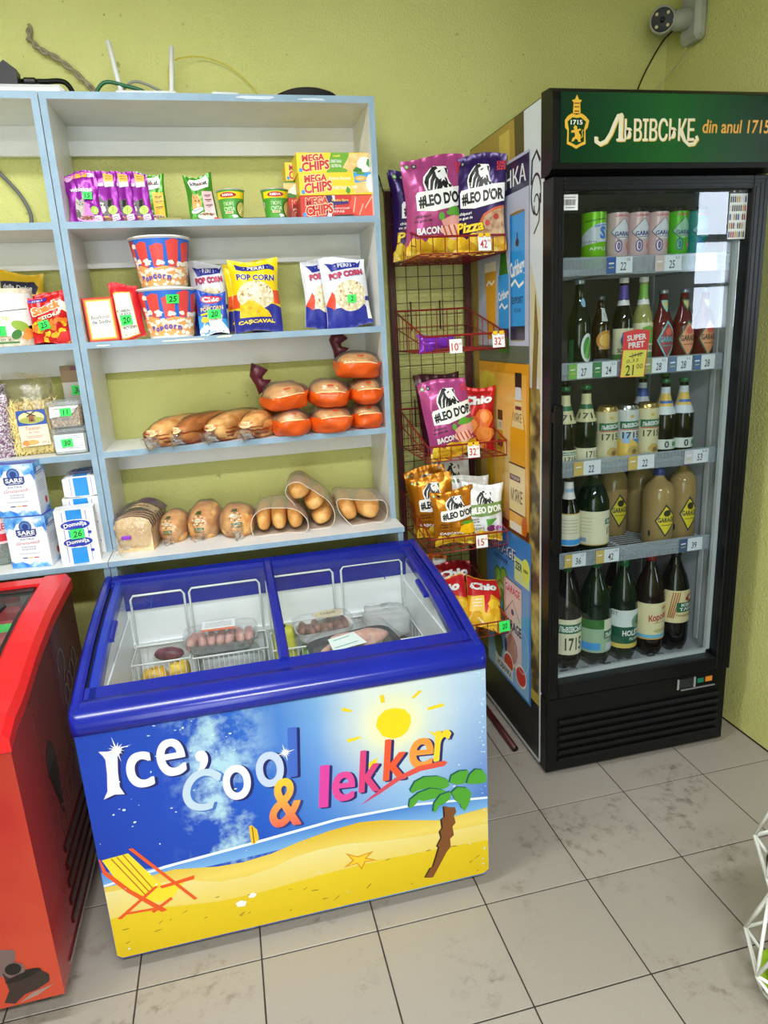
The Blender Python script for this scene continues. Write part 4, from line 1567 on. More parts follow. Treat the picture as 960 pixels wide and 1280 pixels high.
def cable(name, label, pts, r, m, group=None, sub=8):
    """smooth cable through the points"""
    P = [Vector(p) for p in pts]
    out = []
    for i in range(len(P) - 1):
        p0, p1, p2, p3 = P[max(i - 1, 0)], P[i], P[i + 1], P[min(i + 2, len(P) - 1)]
        for j in range(sub):
            t = j / sub
            out.append(.5 * ((2 * p1) + (p2 - p0) * t + (2 * p0 - 5 * p1 + 4 * p2 - p3) * t * t + (3 * p1 - p0 - 3 * p2 + p3) * t ** 3))
    out.append(P[-1])
    o = MB().tube(out, r, m, 7).build(name)
    return tag(o, label, 'cable', group)


cable('cable', 'thin black cable hanging from the security camera to the fridge top', [(.858, .74, 2.48), (.832, .76, 2.452), (.793, .765, 2.393), (.75, .765, 2.316), (.715, .76, 2.22), (.70, .74, 2.104)], .0028, BLACK)
cable('cable', 'pale cable drooping from the security camera down the wall', [(.872, .665, 2.44), (.868, .669, 2.413), (.866, .70, 2.375), (.862, .765, 2.345), (.83, .79, 2.30), (.79, .785, 2.20), (.77, .76, 2.104)], .0026, ink(186, 184, 140, .5))
CBK = ink(150, 152, 140, .5)
cable('cable', 'thin dark cable on the wall just right of the shelving', [(-.285, .812, 2.125), (-.235, .812, 2.05), (-.215, .813, 1.99), (-.206, .814, 1.93)], .002, FBK)
cable('cable', 'pale cable curving down the wall beside the display rack', [(-.26, .814, 2.11), (-.245, .813, 2.03), (-.20, .813, 1.97), (-.17, .814, 1.90)], .0018, CBK)

# ------------------------------------------------------------------ things on top of the shelving
ZT = 2.1955
WP = ink(228, 230, 232, .3, name='white_plastic')
ps = thing('power_strip', 'white power strip with black plugs on top of the left shelving', 'power strip', (-1.40, .66, ZT))
MB().box(-.24, .215, -.03, .03, 0, .048, WP, bev=.012).build('body', ps)
for x, h_ in ((-.02, .075), (.125, .066)):
    p = MB()
    p.box(x - .02, x + .02, -.022, .022, .0475, h_, FBK, bev=.006)
    p.build('plug', ps)
p = MB()
p.prism([(-.028, .048), (.028, .048), (.03, .085), (.0, .108), (-.03, .085)], .045, FBK, Matrix.Translation((.065, -.02, 0)))
p.build('adapter', ps)
cable('cable', 'black cable lying behind the white power strip', [(-1.31, .71, ZT + .075), (-1.25, .71, ZT + .076), (-1.19, .70, ZT + .072), (-1.16, .69, ZT + .03), (-1.12, .69, ZT + .006), (-1.07, .70, ZT + .025), (-1.03, .71, ZT + .05), (-1.0, .72, ZT + .03)], .0075, FBK)
rt = thing('router', 'flat white router with two raised antennas on top of the shelving', 'router', (-.955, .655, ZT))
MB().box(-.09, .085, -.055, .055, .003, .026, WP, bev=.006).build('body', rt)
mb = MB()
d = Dec(mb, lambda x, y, h: (-.082 + x, -.0551 - h, .008 + y), .035, .013, ml=.1, h0=.0002)
d.rect(0, 1, 0, 1, WHITE)
for i in range(9):
    d.rect(.08 + i * .1, .08 + i * .1 + (.05, .03)[i % 2], .2, .85, BLACK)
mb.build('barcode_sticker', rt)
for p0, p1 in (((-.075, .05, .012), (-.098, .05, .185)), ((.062, .05, .012), (.082, .05, .175))):
    MB().tube([p0, tuple(Vector(p0).lerp(Vector(p1), .12)), p1], [.006, .0075, .0065], WP, 10).build('antenna', rt)
m = MB().box(-.04, .04, -.05, .05, 0, .022, WP, bev=.004)
tag(m.build('plastic_box', None, (-.735, .64, ZT), (0, 0, R(4))), 'low white plastic box beside the router on the shelving', 'box')
hp = [(.088, .0), (.100, .016), (.098, .022), (.075, .032), (.04, .037), (.0001, .038)]
m = MB().lathe([(.088, 0)] + hp[1:], ink(26, 26, 28, .8, name='black_felt'), 28)
tag(m.build('plate_cover', None, (-.487, .645, ZT)), 'black round cover lying on top of the shelving', 'cover')
BEI = mottled('twisted_beige_cord', (128, 118, 92), (158, 148, 120), 60, .8)
tw = MB()
base = [Vector(p) for p in ((-1.282, .812, 2.45), (-1.288, .806, 2.415), (-1.262, .80, 2.385), (-1.22, .80, 2.365), (-1.18, .80, 2.335), (-1.14, .80, 2.295), (-1.09, .795, 2.24), (-1.07, .78, 2.205))]
for ph in (0, pi):
    pts = []
    for i in range(len(base) - 1):
        for j in range(8):
            t = j / 8
            p = base[i].lerp(base[i + 1], t)
            an = (i * 8 + j) * .55 + ph
            pts.append(p + Vector((sin(an) * .005, -abs(cos(an)) * .004, cos(an) * .005)))
    tw.tube(pts, .005, BEI, 6)
tag(tw.build('cable'), 'frayed twisted beige cable climbing the wall behind the shelving', 'cable')
cable('cable', 'green sleeved cable arching behind the router', [(-1.095, .70, ZT + .004), (-1.105, .70, ZT + .045), (-1.075, .70, ZT + .075), (-1.02, .70, ZT + .066), (-.97, .70, ZT + .052), (-.955, .705, ZT + .03)], .0055, ink(20, 96, 60, .4))
cable('cable', 'grey cable looping behind the left antenna', [(-1.03, .74, ZT + .004), (-1.04, .74, ZT + .05), (-1.0, .74, ZT + .09), (-.94, .74, ZT + .075), (-.88, .74, ZT + .04), (-.85, .74, ZT + .005)], .004, ink(140, 142, 138, .5))
cable('cable', 'thin yellow cable arching over the shelving from the router', [(-.885, .71, ZT + .01), (-.895, .74, ZT + .07), (-.885, .77, ZT + .15), (-.83, .79, ZT + .178), (-.77, .80, ZT + .18), (-.70, .80, ZT + .155), (-.64, .80, ZT + .105), (-.59, .79, ZT + .04), (-.575, .77, ZT + .003)], .0016, ink(206, 186, 40, .5))
cable('cable', 'grey cable hanging in a loop inside the left shelving', [(-1.475, .80, 2.09), (-1.43, .795, 2.04), (-1.385, .79, 1.98), (-1.365, .79, 1.925), (-1.375, .79, 1.885), (-1.42, .79, 1.868), (-1.50, .78, 1.868), (-1.58, .77, 1.87)], .006, ink(96, 98, 98, .5))

# ------------------------------------------------------------------ white geometric wire stand at the right edge
ws = thing('wire_stand', 'white geometric wire stand at the right edge of the photo', 'stand', (.28, -.75, 0))
ws.scale = (.83, .83, .83)
WW = ink(226, 228, 224, .35, name='white_enamel')
hexa = lambda r, z, ph=0: [(r * cos(R(60 * i + ph)), r * sin(R(60 * i + ph)), z) for i in range(6)]
for zc, nm in ((0, 'lower_frame'), (.31, 'upper_frame')):
    mb = MB()
    A_, B_, C_ = hexa(.095, zc + .0055, 30), hexa(.155, zc + .135, 0), hexa(.105, zc + .315, 30)
    for ring in (A_, B_, C_):
        mb.tube(ring, .005, WW, 6, closed=True, smooth=False)
    for i in range(6):
        mb.tube([A_[i], B_[i]], .005, WW, 6).tube([A_[i], B_[(i + 1) % 6]], .005, WW, 6)
        mb.tube([B_[i], C_[i]], .005, WW, 6).tube([B_[(i + 1) % 6], C_[i]], .005, WW, 6)
    mb.tube([A_[0], A_[3]], .003, WW, 5).tube([A_[1], A_[4]], .003, WW, 5).tube([A_[2], A_[5]], .003, WW, 5)
    mb.build(nm, ws)
POT = mottled('potato_skin', (170, 126, 74), (194, 150, 94), 40, .7, .2)
rd = random.Random(7)


def lump(name, label, cat, loc, rx, ry, rz, m, group, seed, rot=0):
    mb = MB()
    nu, nv = 18, 12
    vs, F = [], []
    def S(u, v):
        th, ph = 2 * pi * u, pi * (v - .5) * .998
        p = Vector((cos(ph) * cos(th), cos(ph) * sin(th), sin(ph)))
        k_ = 1 + .10 * noise.noise(p * 1.6 + Vector((seed * 7.1, 0, 0)))
        return (p.x * rx * k_, p.y * ry * k_, p.z * rz * k_ + rz)
    mb.grid(S, nu, nv, m, True, True)
    return tag(mb.build(name, None, loc, (0, 0, R(rot))), label, cat, group)


BK = clear('x', (255, 255, 255)) if 0 else BLACK
bagm = MB()
bagm.lathe([(.017, .0), (.070, .003), (.092, .05), (.090, .052), (.069, .007), (.017, .004)], ink(150, 190, 40, .4), 18)
tag(bagm.build('produce_tray', None, (.28, -.75, .0095)), 'lime green tray inside the lower white wire stand', 'tray')
for i, (x, y, z, lb) in enumerate(((.225, -.765, .0145, 'brown potato at the bottom of the lower wire stand'), (.295, -.735, .0145, 'brown potato at the back of the lime green tray'), (.240, -.745, .066, 'brown potato lying on top of the other potatoes'))):
    lump('potato', lb, 'potato', (x, y, z), .036, .030, .028, POT, 'potatoes in the wire stand', i, i * 40)
sk = ink(24, 24, 30, .6)
sm_ = MB()
sm_.lathe([(.017, 0), (.062, .003), (.098, .075), (.096, .077), (.060, .007), (.017, .005)], sk, 18)
tag(sm_.build('produce_tray', None, (.28, -.75, .2665)), 'dark tray inside the upper white wire stand', 'tray')
lump('onion', 'purple onion in the upper white wire stand', 'onion', (.235, -.76, .2725), .033, .033, .03, mottled('red_onion_skin', (110, 20, 60), (146, 40, 84), 12, .3), 'onions in the upper wire stand', 3)

# ------------------------------------------------------------------ package builders
POPC = speckled('popcorn_print', (244, 236, 214), (214, 196, 150), (150, 104, 40), 90, .4, .15)
CRISP = speckled('crisp_print', (240, 200, 40), (206, 150, 14), (250, 226, 110), 45, .35, .15)
KIBB = speckled('kibble_print', (150, 92, 54), (96, 56, 34), (120, 60, 40), 160, .4, .1)
CHEESE = mottled('cheese_print', (250, 206, 20), (240, 176, 10), 60, .4)
BREADP = mottled('bread_print', (226, 186, 110), (240, 214, 150), 50, .4)
FOILS = {}


def foil(c, rough=.26, metal=.3):
    if c not in FOILS:
        k = N('crinkled_foil_%d_%d_%d' % c)
        v = k.co()
        f = k.noise(v, 16, 2, .45)
        k.base(c).set(Roughness=rough, Metallic=metal)
        k.bump(f, .5, .014)
        FOILS[c] = k.m
    return FOILS[c]


def bagS(w_, h_, t_, seed, seal=.05):
    def S(x, y, h, side=1):
        u = max(-1, min(1, (x / w_ - .5) * 2))
        v = max(0, min(1, y / h_))
        q = max(0, min(1, (v - seal) / (1 - 2 * seal)))
        pr = max(0, sin(pi * q)) ** .5 * max(0, 1 - abs(u) ** 2.8) ** .6
        xx = (x - w_ / 2) * (1 - .07 * sin(pi * v) + .02 * sin(9 * v + seed))
        wr = noise.noise(Vector((u * 2.2, v * 3.2, seed * 3.7))) * .008 * min(1, pr * 1.5) + noise.noise(Vector((u * 7 + seed, v * 3.5, seed))) * .004 * (abs(u) ** 2 + (2 * abs(v - .5)) ** 2) * pr
        crimp = .0022 * sin(u * 16 + seed) * (1 - pr)
        zz = y + .008 * sin(2.2 * u + seed) * (v - .5) * 2 * (abs(v - .5) * 2) ** 2
        yy = t_ / 2 * pr + .0008 + wr * side
        return (xx, -(yy + h) + crimp if side == 1 else yy + crimp, zz)
    return S


def bag(name, label, cat, w_, h_, t_, fm, design, loc, rot=(0, 0, 0), group=None, seed=1, back=None, nu=16, nv=20):
    S = bagS(w_, h_, t_, seed)
    mb = MB()
    mb.grid(lambda u, v: S(u * w_, v * h_, 0), nu, nv, fm, True)
    mb.grid(lambda u, v: S(u * w_, v * h_, 0, -1), nu, nv, back or fm, True, flip=True)
    if design:
        d = Dec(mb, S, w_, h_, gap=.0003, h0=.0012, ml=.011)
        design(d)
    o = mb.build(name, None, loc, (R(rot[0]), R(rot[1]), R(rot[2])))
    tag(o, label, cat, group)
    return o, S


def carton(name, label, cat, w_, d_, h_, m, design, loc, rot=(0, 0, 0), group=None, mf=None, top=None, side=None, bev=.0015):
    mb = MB()
    mb.box(-w_ / 2, w_ / 2, -d_ / 2, d_ / 2, 0, h_, m, bev=bev)
    S = lambda x, y, h: (x - w_ / 2, -d_ / 2 - h, y)
    if design:
        design(Dec(mb, S, w_, h_, gap=.00012, h0=.0002, ml=.08))
    if top:
        top(Dec(mb, lambda x, y, h: (x - w_ / 2, y - d_ / 2, h_ + h), w_, d_, gap=.00012, h0=.0002, ml=.08))
    if side:
        side(Dec(mb, lambda x, y, h: (w_ / 2 + h, x - d_ / 2, y), d_, h_, gap=.00012, h0=.0002, ml=.08))
    o = mb.build(name, None, loc, (R(rot[0]), R(rot[1]), R(rot[2])))
    tag(o, label, cat, group)
    return o, S


I = ink
# ------------------------------------------------------------------ row 1 : pouches, cups, boxed snacks
PUR = (140, 24, 150)


def pouch_a(d):
    d.rect(.05, .95, .88, .97, I(200, 60, 190)).rect(.27, .72, .88, .965, I(240, 176, 50)).rect(.74, .94, .88, .965, I(226, 206, 230))
    d.ell(.15, .905, .12, .07, I(226, 170, 220)).text('1-12', .15, .92, .03, I(150, 30, 150), .16)
    d.text('whiskas', .48, .67, .085, WHITE, .68, bold=.03)
    d.poly([(.24, .10), (.98, .05), (.98, .14), (.74, .17), (.60, .40), (.46, .44), (.30, .30), (.22, .22)], I(226, 130, 200))
    d.poly([(.20, .18), (.22, .40), (.27, .54), (.33, .47), (.42, .47), (.50, .52), (.52, .38), (.44, .22), (.40, .14), (.2, .12)], I(176, 168, 160))
    d.poly([(.20, .30), (.32, .28), (.36, .16), (.2, .12)], I(70, 60, 58)).ell(.34, .39, .02, .015, BLACK).ell(.44, .39, .02, .015, BLACK).ell(.40, .33, .03, .018, I(226, 190, 186))
    d.line([(.25, .45), (.30, .40)], .002, I(70, 60, 58)).line([(.36, .46), (.38, .42)], .002, I(70, 60, 58))
    d.ell(.52, .115, .30, .045, I(236, 160, 210)).ell(.52, .135, .26, .035, KIBB)
    d.ell(.80, .26, .115, .075, I(150, 206, 60)).ell(.80, .26, .07, .045, I(190, 226, 110))
    d.rect(.74, .94, .06, .16, I(226, 206, 226)).line([(.77, .12), (.91, .12)], .0015, I(140, 60, 140)).line([(.77, .09), (.9, .09)], .0015, I(140, 60, 140))


def pouch_b(d):
    d.rect(.60, .92, .81, .97, I(240, 184, 80)).rect(.60, .92, .71, .81, I(214, 206, 216)).line([(.66, .92), (.86, .92)], .0015, I(120, 60, 20)).line([(.66, .87), (.86, .87)], .0015, I(120, 60, 20))
    d.text('whiskas', .32, .78, .085, WHITE, .50, bold=.03)
    d.poly([(.22, .20), (.28, .44), (.38, .58), (.46, .46), (.62, .48), (.76, .50), (.78, .36), (.70, .22), (.5, .16)], I(96, 84, 90))
    d.poly([(.30, .26), (.34, .44), (.46, .42), (.50, .28), (.4, .22)], I(206, 200, 200)).ell(.37, .38, .025, .02, BLACK).ell(.46, .38, .025, .02, BLACK).poly([(.56, .36), (.62, .48), (.74, .46), (.70, .32)], I(30, 24, 30))
    d.ell(.40, .29, .05, .03, I(236, 206, 206))
    d.ell(.42, .09, .36, .08, KIBB).line([(.08, .14), (.3, .17), (.56, .165)], .003, I(226, 170, 90))
    d.ell(.74, .27, .17, .085, I(190, 226, 110)).text('/', .74, .27, .06, I(30, 90, 30), .06)
    d.rect(.66, .92, .06, .18, I(226, 206, 230)).line([(.69, .13), (.88, .13)], .0015, I(140, 60, 140)).line([(.69, .09), (.86, .09)], .0015, I(140, 60, 140))


def pouch_k(d, panel):
    d.poly([(.18, .70), (.12, .84), (.22, .93), (.30, .90), (.66, .95), (.80, .99), (.88, .86), (.84, .72), (.6, .68), (.3, .64)], WHITE)
    d.text('kitekat', .50, .81, .10, BLACK, .62, 4, .03).ell(.56, .80, .03, .025, I(206, 40, 40))
    d.poly([(.14, .28), (.16, .50), (.22, .60), (.30, .53), (.40, .58), (.50, .40), (.44, .26), (.3, .2)], I(226, 160, 90))
    d.ell(.28, .44, .03, .02, I(60, 90, 30)).ell(.40, .43, .03, .02, I(60, 90, 30)).ell(.35, .35, .06, .035, I(246, 226, 206)).line([(.22, .54), (.26, .48)], .002, I(150, 84, 30)).line([(.34, .54), (.36, .48)], .002, I(150, 84, 30))
    d.rect(.56, .94, .12, .62, panel)
    for z in (.53, .44, .33):
        d.line([(.63, z), (.88, z + .01)], .0028, I(90, 60, 50)).line([(.68, z - .03), (.83, z - .02)], .0016, I(90, 60, 50))
    d.ell(.30, .24, .22, .055, I(226, 234, 240), rot=12).line([(.15, .24), (.42, .27)], .002, I(60, 90, 150))
    d.ell(.62, .10, .34, .09, I(240, 232, 214)).ell(.62, .14, .28, .035, KIBB)


ZR = 1.8605
pt, PS = bag('pet_food_pouch', 'purple cat food pouch facing forward with a green price sticker', 'pet food', .094, .147, .018, foil(PUR), pouch_a, (-1.171, .60, ZR), (-9, -3, 0), 'cat food pouches', 1)
sticker(pt, PS, .66, .535, .028, .022, '15', .094, .147, -3)
pb, _ = bag('pet_food_pouch', 'purple cat food pouch right behind the pouch with the green sticker', 'pet food', .088, .147, .016, foil(PUR), pouch_b, (-1.113, .612, ZR), (-6, -4, -8), 'cat food pouches', 2)
copy_tree(pb, (-1.072, .617, ZR), None, 'purple cat food pouch in the middle of the three overlapping ones')
copy_tree(pb, (-1.025, .622, ZR), None, 'purple cat food pouch directly in front of the green pouch')
KG = (74, 146, 44)
bag('pet_food_pouch', 'green cat food pouch with yellow panel half hidden by purple pouches', 'pet food', .088, .152, .016, foil(KG), lambda d: pouch_k(d, I(236, 184, 50)), (-.985, .645, ZR), (-5, 0, -4), 'cat food pouches', 4)
bag('pet_food_pouch', 'green cat food pouch with pink panel standing by itself', 'pet food', .086, .140, .016, foil(KG), lambda d: pouch_k(d, I(232, 190, 196)), (-.832, .60, ZR), (-9, -4, 0), 'cat food pouches', 5)
carton('flat_packet', 'flat olive packet lying behind the green cat food pouch', 'packet', .07, .10, .018, I(150, 140, 80), None, (-.935, .66, ZR))
carton('chocolate_bar', 'dark brown bar lying between the two green noodle cups', 'chocolate', .085, .10, .013, I(44, 24, 20), lambda d: d.text('CHOCO', .4, .5, .5, WHITE, .5), (-.676, .66, ZR))
carton('matchbox', 'tiny red box on the shelf by the green cup', 'box', .014, .03, .012, I(206, 40, 36), None, (-.797, .60, ZR))


def cup_art(d, w0=.0):
    GN = I(66, 152, 44)
    d.rect(.12, .88, .74, .98, I(246, 214, 20))
    d.ell(.45, .865, .20, .095, I(186, 24, 36), n=20).text('REEVA', .45, .865, .085, WHITE, .26, 0, .03)
    d.rect(.30, .60, .0, .70, I(84, 160, 60))
    d.text('ПЮРЕ', .46, .55, .13, I(220, 240, 200), .24).text('СУПА', .46, .36, .15, I(230, 246, 214), .26, 0, .01)
    d.rect(.36, .54, .20, .27, I(246, 226, 200)).line([(.38, .235), (.52, .235)], .002, I(200, 90, 40))
    d.ell(.76, .35, .15, .30, I(40, 70, 30), n=16).ell(.77, .35, .13, .27, I(206, 190, 96), n=16).line([(.7, .2), (.78, .45), (.85, .3)], .004, I(240, 236, 190))
    d.ell(.56, .10, .07, .06, WHITE, wob=.3).ell(.48, .08, .05, .05, I(90, 180, 70))


def cup(label, x, y, rot, barcode):
    H_ = .086
    pf = [(.031, 0), (.0312, .002), (.041, H_ - .006), (.041, H_ - .004)]
    mb = MB()
    mb.lathe(pf, I(72, 156, 48), 32)
    W = .13
    S = cylS(rprof(pf), .002, W)
    d = Dec(mb, S, W, H_ - .009, gap=.0003, h0=.0005, ml=.006)
    cup_art(d)
    if barcode:
        mb2 = Dec(mb, cylS(rprof(pf), .002, .25), .25, H_ - .009, gap=.0003, h0=.0005, ml=.006)
        mb2.rect(.24, .31, .42, .62, WHITE)
        for q in (.25, .263, .28, .29):
            mb2.rect(q, q + .006, .46, .6, BLACK)
    o = mb.build('noodle_cup', None, (x, y, ZR), (0, 0, R(rot)))
    tag(o, label, 'instant food', 'green instant food cups')
    MB().lathe([(.0405, H_ - .004), (.0435, H_ - .003), (.0435, H_ - .001), (.0405, H_), (.02, H_ + .0006), (.0001, H_ + .0006)], I(206, 206, 200, .25, .6), 32).build('foil_lid', o)


cup('green instant food cup beside the pouch with the pink panel', -.748, .59, -6, False)
cup('green instant food cup beside the stacked snack boxes', -.614, .59, 8, True)

MCRED = I(206, 30, 40)


def mega(d, kind):
    if kind == 0:
        d.rect(0, 1, 0, 1, I(240, 212, 40)).poly([(.46, 1), (.38, 0), (.66, 0), (.70, 1)], I(110, 170, 40))
        d.poly([(.62, .3), (.9, 1), (1, 1), (1, 0), (.7, 0)], I(230, 190, 110)).poly([(.60, .25), (.72, .95), (.97, .95), (.72, .15)], BREADP)
        d.ell(.90, .42, .10, .38, WHITE).ell(.96, .5, .03, .2, I(70, 140, 50), wob=.3).ell(.8, .15, .05, .14, I(60, 130, 40), wob=.4)
        d.text('gust', .53, .82, .14, I(246, 226, 60), .1, 4, .03).text('СМЕТАНА', .52, .58, .15, WHITE, .15, 0, .02).text('ЗЕЛЕНЬ', .52, .36, .14, WHITE, .14, 0, .02)
    elif kind == 1:
        d.rect(0, 1, 0, 1, I(246, 206, 20)).poly([(.72, 1), (1, 1), (1, .55), (.74, .50)], I(60, 160, 222)).poly([(.72, .05), (.74, .52), (.95, .62), (.98, .1)], BREADP)
        d.ell(.95, .5, .06, .4, WHITE).ell(.82, .72, .08, .12, I(236, 180, 60)).text('NEW', .82, .72, .1, WHITE, .08)
        d.text('Pentru Bucate', .54, .74, .14, WHITE, .28, 0, .01).text('СМЕТАНА И ЛУК', .60, .32, .15, WHITE, .32, 0, .02).ell(.64, .2, .025, .16, I(70, 150, 40), wob=.3).ell(.82, .95, .05, .06, I(70, 150, 40), wob=.3)
    else:
        d.rect(0, 1, 0, 1, I(206, 40, 40)).poly([(.34, 1), (.42, 1), (.46, .4), (.40, 0), (.34, 0)], I(46, 26, 96)).poly([(.42, 1), (.46, 1), (.46, .5)], I(226, 226, 230))
        d.poly([(.34, 0), (.40, 0), (.42, .35), (.36, .25)], I(214, 214, 220))
        d.poly([(.42, .72), (.64, .78), (.64, .60), (.42, .55)], I(56, 30, 110)).text('Pentru Bere', .53, .78, .12, I(246, 220, 90), .22, 0, .01).text('КАМЧАТСКИЙ', .54, .42, .10, WHITE, .22, 0, .01).text('КРАБ', .51, .27, .10, WHITE, .14, 0, .01)
        for i, (x, z, r_) in enumerate(((.76, .5, .1), (.86, .75, .1), (.9, .3, .1), (.72, .8, .06), (.97, .6, .06))):
            d.ell(x, z, r_, r_ * 4, I(226, 80, 60), n=12, wob=.35, seed=i)
        for q in ((.70, .2, .74, .9), (.78, .1, .84, .6), (.86, .4, .97, .95)):
            d.line([(q[0], q[1]), (q[2], q[3])], .0028, I(250, 200, 180))
        d.rect(.44, .7, 0, .12, I(60, 30, 24))
    d.text2('MEGA', .215, .75, .34, MCRED, I(250, 230, 180), .30, 4, .04, .1, .05)
    d.text2('CHIPS', .245, .36, .46, MCRED, I(250, 230, 180), .37, 6, .04, .1, .05)
    d.ell(.045, .15, .025, .10, I(60, 150, 220))


bw, bd, bh = .236, .16, .0645
E0 = .5605 + bd / 2
for i, (x, y, z, kd, lb) in enumerate(((-.421, E0, ZR, 2, 'red snack box at the bottom of the front stack'), (-.419, E0 - .002, ZR + .065, 1, 'yellow snack box in the middle of the front stack'), (-.423, E0 + .012, ZR + .130, 0, 'yellow and green snack box on top of the front stack'))):
    carton('snack_box', lb, 'snack', bw, bd, bh - (.006 if kd == 0 else 0), I(*((240, 212, 40), (246, 206, 20), (206, 40, 40))[kd]), lambda d, kd=kd: mega(d, kd), (x, y, z), (0, 0, (0, -1, 1)[i]), 'boxed snack crisps')
for i, (x, y, z, kd, w_, lb) in enumerate(((-.478, .722, ZR, 2, .17, 'red snack box behind the red front one'), (-.485, .722, ZR + .079, 3, .18, 'beige snack box in the middle of the rear stack'), (-.475, .722, ZR + .130, 0, .18, 'yellow snack box on top of the rear stack'))):
    hh = (.079, .050, .055)[i] - .0005

    def art(d, kd=kd):
        if kd == 3:
            d.rect(0, 1, 0, 1, BREADP).ell(.30, .4, .2, .45, I(236, 236, 230), wob=.2).line([(.1, .2), (.5, .9)], .006, WHITE).rect(0, .4, .9, 1, I(90, 150, 60)).ell(.1, .1, .1, .2, I(60, 130, 40), wob=.4)
        else:
            mega(d, kd)
    carton('snack_box', lb, 'snack', w_ if kd != 2 else .17, .11 if i else .12, hh, I(*((236, 200, 60), 0, (214, 60, 44), (226, 206, 160))[kd]) if kd != 1 else WHITE, art, (x, y + .01, z), (0, 0, 0), 'boxed snack crisps')
# green and white carton at the far left of row 1
carton('juice_carton', 'white and green carton at the left end of the top row', 'carton', .06, .06, .125, WHITE, lambda d: d.rect(0, 1, 0, .3, I(90, 190, 40)).rect(.1, .9, .5, .8, I(60, 120, 60)), (-1.552, .60, ZR))

# ------------------------------------------------------------------ row 2
ZR = 1.5245
YP2 = .585
o, S_ = carton('soda_box', 'white soda box with orange red rim at the left end of the row', 'baking soda', .086, .05, .128, I(226, 50, 30), lambda d: (d.rect(.06, .94, .04, .96, I(240, 150, 30)), d.rect(.10, .90, .07, .93, I(250, 226, 90)), d.rect(.13, .87, .09, .91, I(248, 244, 238)), d.text('Bicarbonat', .5, .56, .085, BLACK, .62, 2, .01), d.text('de Sodiu', .5, .45, .09, BLACK, .62, 2, .02)), (-1.172, .592, ZR), (0, -2, 4))
o, S_ = bag('soda_bag', 'red and white paper bag of soda with folded top', 'baking soda', .086, .166, .052, foil((206, 26, 40), .45, 0), lambda d: (d.poly([(.12, .05), (.80, .05), (.72, .86), (.10, .84)], I(240, 190, 60)), d.poly([(.14, .07), (.78, .07), (.69, .84), (.12, .82)], I(240, 238, 236)), d.text('BICARBONAT', .42, .52, .05, BLACK, .56, 2, .01), d.text('DE SODIU', .44, .46, .05, BLACK, .44, 2, .01), d.text('PICTODAN', .50, .22, .05, BLACK, .48, 2, .02)), (-1.092, .60, ZR), (-2, -3, 3), None, 3)
sticker(o, S_, .42, .35, .036, .028, '20', .086, .166, 2)


def bucket_art(d, W):
    BLU = I(40, 104, 206)
    RD_ = I(228, 72, 66)
    d.rect(0, 1, 0, 1, BLU)
    rd = random.Random(11)
    for i in range(11):
        a = i / 11
        q = (i % 3) * .05
        d.poly([(a + .005, .40), (a + .065, .40), (a + .072, .96 - q), (a + .040, .99 - q), (a - .004, .93 - q)], RD_)
    d.poly([(0, 0), (1, 0), (1, .38), (.93, .44), (.85, .36), (.76, .42), (.68, .46), (.60, .38), (.52, .42), (.44, .36), (.36, .45), (.28, .39), (.2, .43), (.1, .36), (.05, .42), (0, .38)], I(240, 170, 100))
    PCW = I(246, 240, 226)
    for i in range(150):
        x, z = rd.random(), rd.uniform(.01, .40)
        d.ell(x, z, rd.uniform(.010, .020), rd.uniform(.022, .042), PCW, n=7, wob=.3, seed=i)
    for i in range(26):
        x, z = rd.random(), rd.uniform(.42, .86)
        if rd.random() < .5:
            z = rd.uniform(.4, .55)
        for j in range(3):
            d.ell(x + rd.uniform(-.012, .012), z + rd.uniform(-.03, .03), rd.uniform(.011, .018), rd.uniform(.03, .045), PCW, n=7, wob=.25, seed=i * 7 + j)
    for cx in (.455, .80, .10):
        for i, ch_ in enumerate('Popcorn'):
            d.text2(ch_, cx - .090 + i * .030, .145 + (.03, 0, .02, .05, .05, .04, .02)[i], .10, I(40, 84, 196), I(240, 150, 60), .024 if ch_ != 'r' else .018, 0, .05, 0, .05)


HB = .148
pf = [(.066, 0), (.067, .002), (.0895, HB - .005)]


def bucket(label, x, y, z, rot):
    mb = MB()
    mb.lathe(pf, I(240, 238, 232), 48, cap1=False)
    W = 2 * pi * .0785
    S = lambda xx, yy, h: ((rprof(pf)(.006 + yy) + h) * sin((xx / W - .5) * 2 * pi), -(rprof(pf)(.006 + yy) + h) * cos((xx / W - .5) * 2 * pi), .006 + yy)
    d = Dec(mb, S, W, HB - .014, gap=.00016, h0=.0006, ml=.009)
    bucket_art(d, W)
    mb.lathe([(.0885, HB - .005), (.064, .004), (.0001, .004)], I(236, 234, 228), 48, cap0=False, cap1=False)
    o = mb.build('popcorn_bucket', None, (x, y, z), (0, 0, R(rot)))
    tag(o, label, 'popcorn bucket', 'red and blue popcorn buckets')
    rim = MB()
    pts = [(.0915 * cos(2 * pi * i / 40), .0915 * sin(2 * pi * i / 40), HB - .003) for i in range(40)]
    rim.tube(pts, .003, I(246, 245, 242, .4), 6, closed=True)
    rim.build('rolled_rim', o)
    return o, S, W


o, S_, W_ = bucket('red and blue popcorn bucket standing on the shelf, with a green sticker', -.975, .63, ZR, 8)
sticker(o, S_, .515, .80, .034, .026, '25', W_, HB - .014, 0, h0=.003)
bucket('red and blue popcorn bucket stacked on top of the other one', -.978, .63, ZR + HB + .0005, 0)


